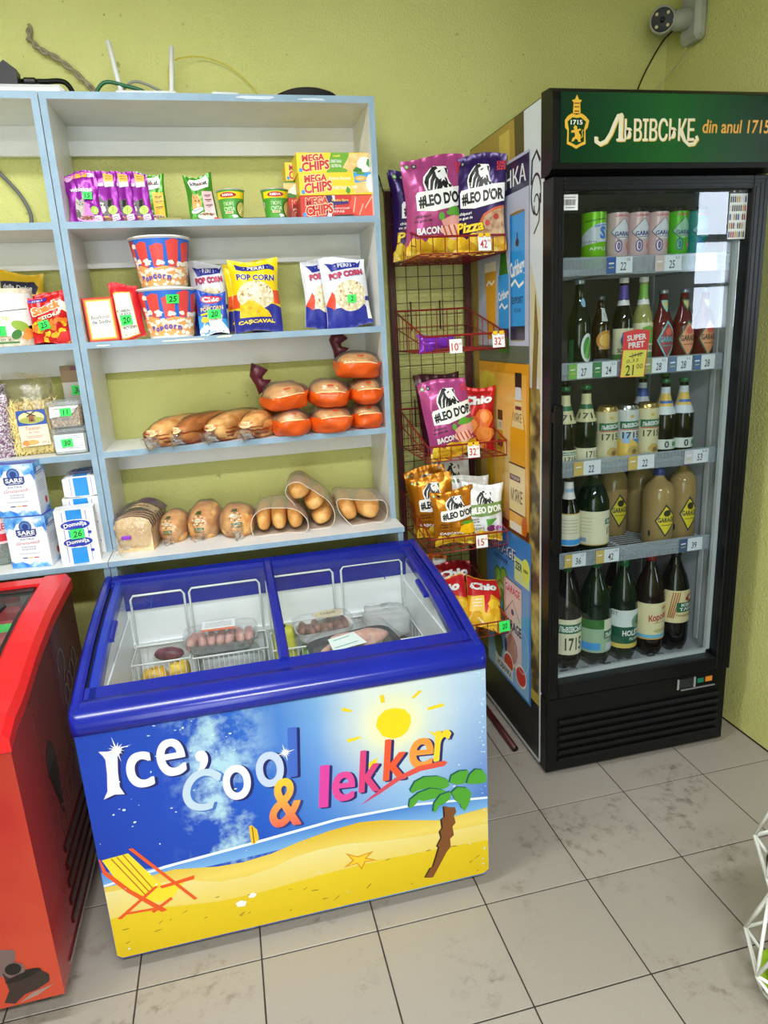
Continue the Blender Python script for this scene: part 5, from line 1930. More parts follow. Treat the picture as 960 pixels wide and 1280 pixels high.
def perri_w(d):
    NV = I(36, 46, 150)
    d.poly([(.10, .93), (.22, .87), (.85, .93), (.92, .99), (.86, .86), (.22, .80)], NV).poly([(.10, .92), (.26, .90), (.82, .95), (.80, .87), (.24, .82)], NV)
    d.text('· PERRI ·', .53, .885, .055, WHITE, .46, 5, .02)
    d.text2('POP CORN', .53, .755, .085, I(206, 60, 80), I(60, 50, 130), .76, 6, .04, 0, .04)
    d.poly([(0, 0), (1, 0), (1, .16), (.86, .30), (.14, .28), (0, .34)], NV).poly([(.0, .34), (.16, .52), (.22, .45), (.18, .26)], I(226, 70, 40))
    d.ell(.56, .44, .36, .22, POPC, n=22)
    d.poly([(.88, .36), (1, .36), (1, .42), (.90, .42)], NV).poly([(.9, .08), (1, .07), (1, .34), (.9, .35)], WHITE)


def perri_y(d):
    NV = I(36, 40, 140)
    d.poly([(.12, .94), (.28, .91), (.80, .93), (.92, .88), (.92, .83), (.80, .86), (.28, .84), (.14, .86)], NV)
    d.text('· PERRI ·', .54, .885, .05, WHITE, .5, 0, .02)
    d.text2('POP CORN', .52, .745, .085, NV, I(250, 240, 200), .80, -3, .04, 0, .03)
    d.poly([(0, 0), (1, 0), (1, .33), (.84, .38), (.14, .30), (0, .32)], NV).rect(.86, 1, .38, .56, I(226, 80, 30)).rect(0, .14, .34, .52, I(226, 80, 30))
    d.ell(.48, .50, .39, .195, POPC, n=24)
    d.poly([(.12, .20), (.14, .36), (.34, .44), (.46, .41), (.72, .28), (.78, .20)], CHEESE).ell(.34, .33, .05, .025, I(226, 160, 10)).ell(.5, .27, .04, .02, I(226, 160, 10))
    d.text('CAȘCAVAL', .46, .135, .07, I(246, 220, 50), .76, 2, .04, .12)


WHB = foil((228, 230, 238), .35, .05)
YEB = foil((246, 212, 10), .35, .05)
bag('popcorn_bag', 'white popcorn bag standing behind the small blue popcorn box', 'popcorn', .118, .228, .05, WHB, perri_w, (-.845, .685, ZR), (-4, 0, 0), 'bags of popcorn', 3)


def chio_art(d):
    d.poly([(0, 0), (1, 0), (1, .35), (0, .45)], I(60, 150, 220)).poly([(0, 0), (.2, .30), (.5, .1), (.8, .3), (1, .1), (1, 0)], I(240, 240, 240))
    d.ell(.50, .82, .36, .10, I(206, 30, 50), rot=4).text('Chio', .5, .82, .13, WHITE, .62, 4, .05)
    d.text('mini', .32, .665, .05, I(240, 200, 80), .2, 6).text2('POPCORN', .5, .60, .10, I(240, 206, 130), I(30, 50, 110), .78, 6, .02, 0, .03)
    d.poly([(.40, .08), (.70, .08), (.82, .42), (.32, .42)], I(226, 232, 236)).ell(.57, .42, .26, .09, POPC).ell(.22, .35, .12, .07, I(240, 196, 60), wob=.2).line([(.1, .46), (.4, .50)], .006, I(240, 206, 40))
    d.ell(.14, .12, .12, .07, WHITE, wob=.3).ell(.9, .1, .1, .06, WHITE, wob=.3)
    d.text('VIDEO NIGHT', .2, .08, .03, I(30, 40, 110), .28)


o, S_ = bag('popcorn_packet', 'small blue packet of microwave popcorn with a green sticker', 'popcorn', .096, .134, .03, foil((26, 72, 178), .35, .05), chio_art, (-.842, .60, ZR), (-3, 0, 0), None, 4)
sticker(o, S_, .56, .47, .042, .027, '20', .096, .134, 2)
bag('popcorn_bag', 'yellow popcorn bag with a cheese picture, the front one', 'popcorn', .158, .226, .06, YEB, perri_y, (-.70, .60, ZR), (-5, 0, 0), 'bags of popcorn', 5)
bag('popcorn_bag', 'yellow popcorn bag peeking out behind the front yellow one', 'popcorn', .158, .226, .05, YEB, perri_y, (-.715, .665, ZR), (-4, 0, 0), 'bags of popcorn', 6)
bag('popcorn_bag', 'white popcorn bag at the left of the right-hand group', 'popcorn', .15, .226, .05, WHB, perri_w, (-.468, .655, ZR), (-5, 0, 5), 'bags of popcorn', 7)
bag('popcorn_bag', 'white popcorn bag between two other white ones', 'popcorn', .15, .226, .04, WHB, perri_w, (-.425, .70, ZR), (-5, 3, 0), 'bags of popcorn', 8)
o, S_ = bag('popcorn_bag', 'white popcorn bag with a green sticker at the right end', 'popcorn', .158, .222, .055, WHB, perri_w, (-.400, .595, ZR), (-8, -3, 3), 'bags of popcorn', 9)
sticker(o, S_, .56, .39, .030, .025, '2', .158, .222, -2)

# left unit, row 2
CORNP = mottled('puffed_grain', (206, 192, 168), (232, 222, 204), 70, .8, .6, .003)
o, S_ = None, None
mb = MB()
mb.lathe([(.075, 0), (.078, .004), (.078, .160), (.074, .164), (.0001, .164)], CORNP, 32)
cp = [(.0782, 0), (.0782, .2)]
d = Dec(mb, cylS(rprof(cp), .0, .20), .20, .165, gap=.0004, h0=.0008, ml=.012)
d.poly([(0, .20), (.95, .16), (.92, .90), (0, .92)], I(240, 240, 238)).ell(.22, .76, .14, .17, I(246, 206, 20)).text('CORN', .22, .76, .06, WHITE, .2, 0, .02)
d.text('GALETE', .34, .48, .07, I(226, 200, 60), .36, 0, .02).text('din porumb', .34, .40, .04, I(226, 200, 60), .3)
d.line([(0, .62), (.4, .60), (.8, .64)], .002, I(60, 60, 60)).rect(.86, .89, .34, .48, I(90, 90, 90))
d.ell(.66, .34, .14, .09, I(150, 180, 70), rot=-20).ell(.78, .22, .10, .09, I(236, 140, 60), wob=.2).ell(.72, .16, .07, .06, I(240, 150, 70), wob=.2).ell(.58, .20, .08, .07, I(60, 120, 50), rot=40).ell(.82, .32, .05, .03, BLACK)
d.text('100 g', .40, .12, .035, BLACK, .2).rect(0, .6, .05, .08, I(60, 120, 60))
o = mb.build('puffed_cake_pack', None, (-1.445, .628, ZR), (0, 0, R(14)))
tag(o, 'round pack of puffed corn cakes with a white label', 'crispbread')
sticker(o, cylS(rprof(cp), .0, .20), .34, .27, .045, .028, '11', .20, .165, 0, h0=.004)


def snack_red(d):
    d.rect(.06, .5, .86, .94, I(60, 40, 150)).text('Croco', .28, .90, .05, WHITE, .26, 4, .02)
    d.poly([(.80, .86), (.92, .80), (1, .84), (.95, .72), (.99, .58), (.86, .66), (.74, .60), (.78, .74)], I(250, 226, 200))
    d.text2('Snack', .46, .72, .17, I(236, 120, 30), I(250, 236, 220), .78, 14, .06, .1, .06)
    d.text2('KETCHUP', .52, .545, .07, I(250, 236, 220), I(60, 100, 40), .6, 12, .03, 0, .05)
    rd = random.Random(3)
    for i in range(26):
        a, b = rd.uniform(.05, .9), rd.uniform(.04, .46)
        d.ell(a, b, .09, .05, (CRISP, I(226, 120, 40), CHEESE)[i % 3], n=9, wob=.35, seed=i, rot=rd.uniform(0, 90))
    d.poly([(.5, .02), (1, .06), (1, .24), (.7, .22)], I(206, 30, 36))


o, S_ = bag('snack_bag', 'red bag of corn snacks with a green price sticker', 'snack', .118, .146, .045, foil((206, 26, 32)), snack_red, (-1.314, .585, ZR), (-6, -3, 2), 'red snack bags', 6)
sticker(o, S_, .34, .37, .034, .025, '25', .118, .146, 8)
bag('snack_bag', 'red bag of corn snacks half hidden behind the stickered one', 'snack', .118, .146, .045, foil((206, 26, 32)), snack_red, (-1.345, .65, ZR), (-5, -4, 8), 'red snack bags', 7)
bag('pasta_packet', 'yellow packet with a dark band leaning at the back of the left shelving', 'packet', .13, .225, .05, foil((226, 184, 30), .4, .05), lambda d: d.poly([(.0, .74), (.84, .70), (.9, .80), (.8, .88), (.0, .86)], I(36, 34, 70)).text('della Dolce', .42, .79, .06, WHITE, .7, -2, .02), (-1.43, .735, ZR), (-4, 4, 0), None, 4)

# ------------------------------------------------------------------ bread builders
CRUST = mottled('bread_crust', (206, 136, 66), (238, 188, 118), 26, .55, .35, .004)
CRUST2 = mottled('pale_roll_crust', (214, 150, 78), (236, 188, 116), 30, .5, .25, .003)
CRUST_D = mottled('dark_crust', (84, 44, 22), (128, 74, 38), 18, .5, .25, .003)
CRUMB = mottled('bread_crumb', (226, 190, 140), (240, 214, 172), 120, .8, .5, .002)
FILM = clear('bread_film', (250, 248, 244), .24, .10, .05, (240, 240, 240), .7, 70)
FILM2 = clear('bag_film_milky', (238, 228, 216), .14, .2, .20, (226, 212, 200), .6, 40)
ORNG = foil((232, 92, 20), .3, .05)
MAROON = foil((84, 16, 36), .4, .05)


def ell_grid(rx, ry, rz, seed, m, e=2.4, amp=.06, nu=24, nv=14, z0=None, flat=.82, zmin=-9, zmax=9, scale=1):
    """rounded loaf resting on z=0; only the band zmin..zmax (fractions of height) is kept"""
    mb = MB()

    def pt(u, v):
        th, ph = 2 * pi * u, pi * (v - .5) * .999
        c1, s1, c2, s2 = cos(ph), sin(ph), cos(th), sin(th)
        sg = lambda a: (1 if a >= 0 else -1) * abs(a) ** (2 / e)
        p = Vector((sg(c1) * sg(c2), sg(c1) * sg(s2), sg(s1)))
        k_ = scale * (1 + amp * noise.noise(p * 1.7 + Vector((seed * 5.3, 0, 1))))
        return (p.x * rx * k_, p.y * ry * k_, max(-rz * flat, p.z * rz * k_) + rz * flat)
    lo = 0 if zmin < -1 else zmin
    hi = 1 if zmax > 1 else zmax
    mb.grid(lambda u, v: pt(u, lo + (hi - lo) * v), nu, nv, m, True, True)
    return mb


def loaf_thing(label, x, y, z, rx, ry, rz, yaw, seed, crust, grp, pitch=0, roll=0, print_=None, film=None):
    t = thing('bread_loaf', label, 'bread', (x, y, z), (R(pitch), R(roll), R(yaw)), grp)
    ell_grid(rx, ry, rz, seed, crust).build('loaf', t)
    FILM_ = film or FILM
    fm = ell_grid(rx * 1.07, ry * 1.06, rz * 1.06, seed + .3, FILM_, 2.2, .16, 30, 18)
    # gathered end of the bag, towards the front
    n_ = 10
    pts = [(rx * .25 * sin(i), -ry * (1.0 + .03 * i), rz * (.55 - .05 * i)) for i in range(6)]
    fm.tube(pts, [rx * .5, rx * .28, rx * .22, rx * .3, rx * .42, rx * .5], FILM, 9, caps=False)
    fm.build('film_bag', t)
    if print_:
        print_(t, rx, ry, rz)
    return t


def surf_print(t, rx, ry, rz, fn, name='printed_label', e=2.4, w_=.09, h_=.09, cy=-.5, cz=.4):
    """print on the upper front of the loaf film"""
    def S(x, y, h):
        px, py = x - w_ / 2, cy * ry - (.5 - y / h_) * .0
        a = (x / w_ - .5) * 1.5
        b = (y / h_ - .5) * 1.5 + cz
        sg = lambda q: (1 if q >= 0 else -1) * abs(q) ** (2 / e)
        k_ = 1.085 + h
        X, Y, Z = sg(cos(b)) * sg(sin(a)) * rx, -sg(cos(b)) * sg(cos(a)) * ry, sg(sin(b)) * rz
        return (X * k_ , Y * k_, max(-rz * .8, Z * k_) + rz * .82)
    mb = MB()
    d = Dec(mb, S, w_, h_, gap=.002, h0=.01, ml=.010)
    fn(d)
    mb.build(name, t)


k = N('striped_film')
t_ = k.t
v = k.co()
nz = k.noise(v, 9, 2)
sx = k.n('ShaderNodeSeparateXYZ')
k.l(v, sx.inputs[0])
ad = k.n('ShaderNodeMath', _operation='MULTIPLY_ADD')
k.l(nz, ad.inputs[0])
ad.inputs[1].default_value = .05
k.l(sx.outputs['Z'], ad.inputs[2])
md = k.n('ShaderNodeMath', _operation='PINGPONG')
k.l(ad.outputs[0], md.inputs[0])
md.inputs[1].default_value = .0075
lt = k.n('ShaderNodeMath', _operation='LESS_THAN')
k.l(md.outputs[0], lt.inputs[0])
lt.inputs[1].default_value = .003
ly = k.n('ShaderNodeMath', _operation='LESS_THAN')
k.l(sx.outputs['Y'], ly.inputs[0])
ly.inputs[1].default_value = -.075
lz = k.n('ShaderNodeMath', _operation='LESS_THAN')
k.l(ad.outputs[0], lz.inputs[0])
lz.inputs[1].default_value = .075
m1 = k.n('ShaderNodeMath', _operation='MULTIPLY')
k.l(lt.outputs[0], m1.inputs[0])
k.l(ly.outputs[0], m1.inputs[1])
m2 = k.n('ShaderNodeMath', _operation='MULTIPLY')
k.l(m1.outputs[0], m2.inputs[0])
k.l(lz.outputs[0], m2.inputs[1])
k.base((150, 52, 26)).set(Roughness=.3)
trn = k.n('ShaderNodeBsdfTransparent')
gls = k.n('ShaderNodeBsdfGlossy')
gls.inputs['Roughness'].default_value = .12
bmp = k.n('ShaderNodeBump')
bmp.inputs['Strength'].default_value = .7
bmp.inputs['Distance'].default_value = .004
k.l(k.noise(v, 60, 3), bmp.inputs['Height'])
k.l(bmp.outputs[0], gls.inputs['Normal'])
lw = k.n('ShaderNodeLayerWeight')
lw.inputs[0].default_value = .3
k.l(bmp.outputs[0], lw.inputs['Normal'])
mlt = k.n('ShaderNodeMath', _operation='MULTIPLY')
k.l(lw.outputs['Fresnel'], mlt.inputs[0])
mlt.inputs[1].default_value = .75
s1 = k.n('ShaderNodeMixShader')
k.l(mlt.outputs[0], s1.inputs[0])
k.l(trn.outputs[0], s1.inputs[1])
k.l(gls.outputs[0], s1.inputs[2])
s2 = k.n('ShaderNodeMixShader')
k.l(m2.outputs[0], s2.inputs[0])
k.l(s1.outputs[0], s2.inputs[1])
k.l(k.p.outputs[0], s2.inputs[2])
k.l(s2.outputs[0], k.out.inputs[0])
FILM_ST = k.m
# row 3 : four brown loaves pointing at the camera
SIL = I(214, 214, 220, .25, .3)
SBR = I(150, 54, 30, .35)


def brown_print(t, rx, ry, rz):
    surf_print(t, rx, ry, rz, lambda d: (d.poly([(.30, .05), (.5, .0), (.72, .05), (.66, .30), (.40, .32)], SIL), d.line([(.02, .05), (.3, .12)], .004, SBR), d.line([(.70, .12), (.98, .06)], .004, SBR), d.line([(.04, .18), (.28, .22)], .003, SBR), d.line([(.72, .22), (.96, .18)], .003, SBR), d.ell(.5, .6, .24, .12, I(236, 206, 150, .3)), d.text('FRANZELA', .5, .61, .09, SBR, .4), d.ell(.3, .66, .06, .04, I(226, 110, 30)), d.ell(.72, .66, .06, .04, I(226, 110, 30))), cz=.05)


ZR = 1.1905
for i, (x, y, yaw, rx, ry, lb) in enumerate(((-.985, .625, -33, .054, .15, 'brown loaf in printed film, leftmost of the four on the third shelf'), (-.900, .650, -36, .047, .16, 'darker, thinner brown loaf, second of four from the left'), (-.805, .645, -34, .051, .15, 'brown loaf in silvery film, third of four from the left'), (-.708, .640, -30, .052, .14, 'brown loaf in film right beside the orange packs'))):
    loaf_thing(lb, x, y, ZR, rx, ry, .047, yaw, i + 1, CRUST_B if 0 else (CRUST if i != 1 else mottled('toasted_crust', (156, 88, 40), (190, 120, 60), 20, .5, .3, .004)), 'brown loaves on the third shelf', print_=brown_print, film=FILM_ST)


def bun_pack(label, x, y, z, rx, seed, yaw=0, pitch=0, roll=0, tail=False, flare=1):
    t = thing('bun_pack', label, 'bread', (x, y, z), (R(pitch), R(roll), R(yaw)), 'orange bun packs on the third shelf')
    ry, rz = .088, .047
    ell_grid(rx * .94, ry * .95, rz * .95, seed, CRUST, 2.3, .05).build('buns', t)
    lines = MB()
    w_ = ell_grid(rx, ry, rz, seed, ORNG, 2.5, .15, 36, 12, zmin=0, zmax=.57, scale=1.03)
    for s in ((-1, 1) if flare > 1 else (1,) if flare else ()):
        w_.add([(s * rx * .96, -.02, rz * .45), (s * rx * .96, .02, rz * .5), (s * rx * 1.0, .0, rz * 1.0), (s * rx * 1.32, -.02, rz * .55), (s * rx * 1.34, .012, rz * .9), (s * rx * 1.2, -.01, rz * .1)], [[0, 3, 2], [2, 3, 4], [1, 2, 4], [0, 5, 3], [1, 4, 5], [3, 5, 4]], ORNG)
    w_.build('orange_wrapper', t)
    ell_grid(rx, ry, rz, seed, FILM, 2.5, .15, 36, 12, zmin=.57, zmax=1, scale=1.03).build('clear_film', t)
    surf_print(t, rx, ry, rz, lambda d: (d.line([(.06, .48), (.3, .54), (.7, .54), (.94, .47)], .003, I(250, 220, 160)), d.rect(.42, .58, .80, .87, I(206, 50, 30))), 'printed_line', cz=.2)
    if tail:
        tb = MB()
        pts = [(-rx * .55, ry * .75, rz * 1.5), (-rx * .75, ry * .8, rz * 1.9), (-rx * .85, ry * .78, rz * 2.4), (-rx * .6, ry * .74, rz * 3.0)]
        tb.tube(pts, [.034, .017, .022, .03], MAROON, 9)
        tb.build('twisted_end', t)
    return t


bun_pack('orange bun pack at the left end of the bottom layer', -.628, .585, ZR, .064, 1, 4, flare=0)
bun_pack('wide orange bun pack in the middle of the bottom layer', -.492, .585, ZR, .071, 2, 6, flare=1)
bun_pack('orange bun pack at the right end of the bottom layer', -.367, .605, ZR, .054, 3, 0, flare=0)
bun_pack('orange bun pack with a maroon twist, at the left of the middle layer', -.638, .595, ZR + .087, .074, 4, 8, 4, -8, True, 0)
bun_pack('orange bun pack in the centre of the middle layer', -.492, .592, ZR + .086, .070, 5, -4, 3, 2, False, 0)
bun_pack('orange bun pack at the right of the middle layer with a pointed flare', -.368, .592, ZR + .086, .055, 6, 0, 3, 0, False, 1)
bun_pack('topmost orange bun pack with a tall maroon twisted end', -.388, .597, ZR + .172, .078, 7, -3, 2, 3, True, 0)

# left unit, row 3
k = N('egg_noodles')
v = k.co()
wv = k.n('ShaderNodeTexVoronoi', _feature='DISTANCE_TO_EDGE')
wv.inputs['Scale'].default_value = 70
mpn = k.co((1, 1, .35))
k.l(mpn, wv.inputs['Vector'])
k.base(k.ramp(wv.outputs['Distance'], [(.02, (170, 130, 60)), (.12, (240, 220, 150))])).set(Roughness=.5)
k.bump(wv.outputs['Distance'], .6, .006)
NOOD = k.m
t = thing('noodle_bag', 'clear bag of thin egg noodles with a windmill label', 'pasta', (-1.425, .648, ZR), (0, R(-1), R(4)))
mb = MB()
mb.box(-.066, .066, -.04, .04, 0, .165, NOOD, bev=.012)
nb = mb.build('noodles', t)
rd = random.Random(5)
mb = MB()
for i in range(260):
    x, y, z = rd.uniform(-.064, .064), rd.uniform(-.043, -.038), rd.uniform(.01, .17)
    a = rd.uniform(-1.2, 1.2)
    L = rd.uniform(.008, .02)
    b = rd.uniform(-1.0, 1.0)
    if z > .15:
        y = rd.uniform(-.04, .04)
    mb.tube([(x - L * sin(a), y, max(.002, z - L * cos(a))), (x + .004 * b, y - .004, z), (x + L * sin(a), y, z + L * cos(a))], .0014, I(240, 222, 150, .5), 4, None, False)
tag(mb.build('noodle_strand', t), kind='stuff')
fm = MB()
S = bagS(.142, .25, .098, 3, .03)
fm.grid(lambda u, v: S(u * .142, v * .25, 0), 12, 16, FILM, True).grid(lambda u, v: S(u * .142, v * .25, 0, -1), 12, 16, FILM, True, flip=True)
fm.build('clear_bag', t)
lb = MB()
SL = lambda x, y, h: (x - .042, -.0545 - h - .003 * cos((x / .084 - .5) * 3), .03 + y)
d = Dec(lb, SL, .084, .112, gap=.0004, h0=.0002, ml=.02)
d.rect(0, 1, 0, 1, I(240, 222, 200)).rect(0, 1, .58, 1, I(36, 80, 170)).ell(.5, .79, .44, .17, I(226, 214, 160), n=20).ell(.5, .72, .42, .09, I(170, 176, 80), n=20)
d.poly([(.40, .68), (.62, .68), (.58, .84), (.50, .88), (.43, .84)], I(150, 84, 40)).line([(.32, .96), (.66, .82)], .003, BLACK).line([(.66, .96), (.36, .82)], .003, BLACK).rect(.48, .54, .68, .75, I(60, 30, 20))
d.text('Taietei', .48, .50, .10, I(206, 80, 50), .5, 0, .0, .2).text('de casa', .5, .39, .05, I(206, 80, 50), .36).line([(.2, .28), (.8, .28)], .0012, I(206, 80, 50)).line([(.25, .24), (.75, .24)], .0012, I(206, 80, 50))
d.ell(.18, .10, .14, .08, I(236, 140, 70), wob=.2).ell(.42, .11, .16, .07, I(240, 170, 90), wob=.2).text('300 g', .82, .08, .07, I(206, 90, 60), .24)
lb.build('paper_label', t)
sticker(t, SL, .52, 1.22, .036, .026, '25', .084, .112, 2, h0=.002).name = 'price_sticker'
TUBP = clear('clear_tub', (240, 243, 244), .14, .08, .12, (226, 232, 236))


def tub(label, x, y, z, yaw, fill, fillz, art, txt, sr):
    t = thing('plastic_tub', label, 'tub', (x, y, z), (0, 0, R(yaw)), 'clear plastic tubs with green stickers')
    b = MB()
    rr = lambda s, z_: [(sx * (.052 * s), sy * (.042 * s), z_) for sx, sy in ((-1, -.8), (-.85, -1), (.85, -1), (1, -.8), (1, .8), (.85, 1), (-.85, 1), (-1, .8))]
    vs = rr(.90, 0) + rr(1, .072)
    b.add(vs, [[i, (i + 1) % 8, 8 + (i + 1) % 8, 8 + i] for i in range(8)] + [list(range(8))[::-1]], TUBP)
    b.build('tub', t)
    l = MB()
    vs = rr(1.04, .072) + rr(1.04, .080) + rr(.9, .082)
    l.add(vs, [[i, (i + 1) % 8, 8 + (i + 1) % 8, 8 + i] for i in range(8)] + [[8 + i, 8 + (i + 1) % 8, 16 + (i + 1) % 8, 16 + i] for i in range(8)] + [list(range(16, 24)), list(range(8))[::-1]], TUBP)
    l.build('lid', t)
    if fill:
        f = MB()
        vs = rr(.86, .003) + rr(.94, fillz)
        f.add(vs, [[i, (i + 1) % 8, 8 + (i + 1) % 8, 8 + i] for i in range(8)] + [list(range(8))[::-1], list(range(8, 16))], fill)
        f.build('contents', t)
    S = lambda x_, y_, h: (x_ - .044, -.0428 - h - .0004, .008 + y_)
    m_ = MB()
    d = Dec(m_, S, .088, .058, gap=.0003, h0=.0004, ml=.05)
    art(d)
    m_.build('paper_label', t)
    sticker(t, S, sr[0], sr[1], .032, .024, txt, .088, .058, 2, h0=.004)
    return t


GRAIN = speckled('roasted_grain', (206, 160, 84), (110, 70, 30), (236, 206, 150), 170, .5, .4)
tub('clear tub with a pale label and green sticker, standing on the shelf', -1.318, .590, ZR, 3, I(226, 228, 226), .06, lambda d: (d.rect(.02, .98, .05, .95, I(226, 230, 234)), d.rect(.04, .34, .2, .9, I(200, 216, 230)), [d.line([(.45, q), (.92, q)], .0012, I(120, 130, 140)) for q in (.2, .3, .75, .85)]), '30', (.42, .5))
tub('clear tub of roasted grain with white label, stacked on another tub', -1.320, .594, ZR + .0835, 3, GRAIN, .062, lambda d: (d.poly([(.0, .42), (.05, 1.0), (1, 1.0), (.72, .55)], I(236, 238, 238)), d.line([(.15, .85), (.4, .88)], .0014, BLACK), d.text('alune', .84, .82, .14, BLACK, .2, 20, 0, .3), d.ell(.52, .78, .08, .06, I(60, 60, 60), rot=40), d.line([(.1, .6), (.5, .64)], .0012, I(120, 120, 120))), '11', (.55, .68))
o, S_ = carton('paper_packet', 'grey paper packet with a red word and green sticker behind the tubs', 'packet', .09, .06, .265, I(196, 190, 180), lambda d: (d.rect(0, 1, .80, 1, I(140, 110, 70)), d.text('Ovăscior', .5, .58, .06, I(170, 30, 40), .7, 2, .02, .2), d.rect(.35, .8, .94, .99, I(110, 30, 36))), (-1.297, .735, ZR))
sticker(o, S_, .52, .70, .040, .030, '30', .09, .265, -3, h0=.001)
WPUR = speckled('purple_white_print', (226, 222, 226), (120, 70, 110), (90, 84, 90), 190, .4, .1)
for i, (x, y, z) in enumerate(((-1.545, .60, ZR), (-1.565, .68, ZR))):
    bag('snack_bag', ('purple and white printed bag at the left edge of the third row', 'purple and white printed bag behind its twin at the left edge')[i], 'snack', .12, .20 + .03 * i, .06, WPUR, None, (x, y, z), (-3, 0, 10), 'purple and white bags', i + 2)

# ------------------------------------------------------------------ row 4 : breads on the base board
ZR = .8675
t = thing('sliced_bread', 'sliced sandwich loaf with dark top in a clear and purple bag', 'bread', (-1.150, .605, ZR), (0, 0, R(-8)))
w2, hh = .057, .112
LOAF = [(-w2, 0), (w2, 0), (w2 * 1.0, hh * .62), (w2 * 1.06, hh * .74), (w2 * .92, hh * .93), (w2 * .5, hh * 1.02), (0, hh * 1.05), (-w2 * .5, hh * 1.02), (-w2 * .92, hh * .93), (-w2 * 1.06, hh * .74), (-w2, hh * .62)]
for i in range(12):
    y = -.105 + i * .0172
    mb = MB()
    n = len(LOAF)
    q = .985 + .015 * ((i * 7) % 3)
    vs = [(x * q, y, z * q) for x, z in LOAF] + [(x * q, y + .0158, z * q) for x, z in LOAF]
    mb.add(vs, [list(range(n)), [n + j for j in range(n)][::-1]], CRUMB)
    mb.add(vs, [[j, n + j, n + (j + 1) % n, (j + 1) % n] for j in range(2, n - 1)], CRUST_D, True)
    mb.add(vs, [[j, n + j, n + (j + 1) % n, (j + 1) % n] for j in (0, 1, n - 1)], CRUST, True)
    mb.build('slice', t)
mb = MB()


def fbox(x0, x1, y0, y1, z0, z1, seed, amp=.006):
    """loose bag around a loaf"""
    def S(u, v):
        th, ph = 2 * pi * u, pi * (v - .5) * .99
        sg = lambda a, e=.42: (1 if a >= 0 else -1) * abs(a) ** e
        p = Vector((sg(cos(ph)) * sg(cos(th)), sg(cos(ph)) * sg(sin(th)), sg(sin(ph))))
        k_ = amp * noise.noise(p * 2.2 + Vector((seed, 0, 0)))
        return ((x0 + x1) / 2 + p.x * ((x1 - x0) / 2 + k_), (y0 + y1) / 2 + p.y * ((y1 - y0) / 2 + k_), max(z0, (z0 + z1) / 2 + p.z * ((z1 - z0) / 2 + k_)))
    return S


mb.grid(fbox(-.067, .067, -.118, .118, .0005, .126, 3), 30, 16, FILM, True, True)
mb.tube([(-.03, -.112, .03), (-.045, -.135, .022), (-.052, -.15, .008)], [.022, .010, .02], FILM, 8, caps=False)
mb.build('film_bag', t)
mb = MB()
S = lambda x, y, h: (-.066 + x, -.06 + y, .1275 + h - .035 * abs(x / .132 - .5) ** 2 * 4)
d = Dec(mb, S, .132, .17, gap=.0006, h0=.0004, ml=.02)
d.poly([(.0, .62), (1, .62), (1, 1), (0, 1)], I(110, 40, 120, .3)).rect(.06, .94, .18, .52, I(226, 196, 150, .35)).text('Toast', .5, .36, .14, I(120, 70, 30), .5, 0, .01, .2)
mb.build('printed_label', t)
MB().box(-.035, -.005, -.126, -.116, .045, .058, I(140, 60, 190, .3), bev=.003).build('bag_clip', t)
GRN_P = I(30, 84, 40, .4)


def round_print(t, rx, ry, rz):
    def fn(d):
        for i in range(12):
            a = R(i * 30)
            d.ell(.48 + .20 * cos(a), .62 + .16 * sin(a), .034, .020, GRN_P if i % 2 else I(226, 226, 220), n=6, rot=i * 30)
        d.ell(.48, .62, .10, .07, I(214, 200, 170)).text('PAINE', .48, .62, .05, GRN_P, .16)
        d.rect(.38, .66, .28, .36, GRN_P).text('DE CASA', .52, .32, .04, WHITE, .2).line([(.36, .22), (.66, .22)], .0025, GRN_P).line([(.28, .92), (.6, .95)], .006, GRN_P).line([(.26, .86), (.58, .88)], .004, GRN_P)
    surf_print(t, rx, ry, rz, fn, cz=.55, w_=.10, h_=.10)


for i, (x, y, z, rx, ry, rz, yaw, pitch, lb) in enumerate(((-1.045, .615, ZR, .048, .075, .050, -14, 10, 'round loaf with green print in a clear bag, next to the sliced loaf'), (-.942, .640, ZR, .056, .085, .056, -14, 16, 'largest round loaf with green print, leaning in the middle'), (-.838, .590, ZR, .060, .078, .052, -4, 6, 'round loaf with green print beside the long rolls'))):
    loaf_thing(lb, x, y, z, rx, ry, rz, yaw, i + 11, CRUST, 'round loaves on the base board', pitch, print_=round_print)


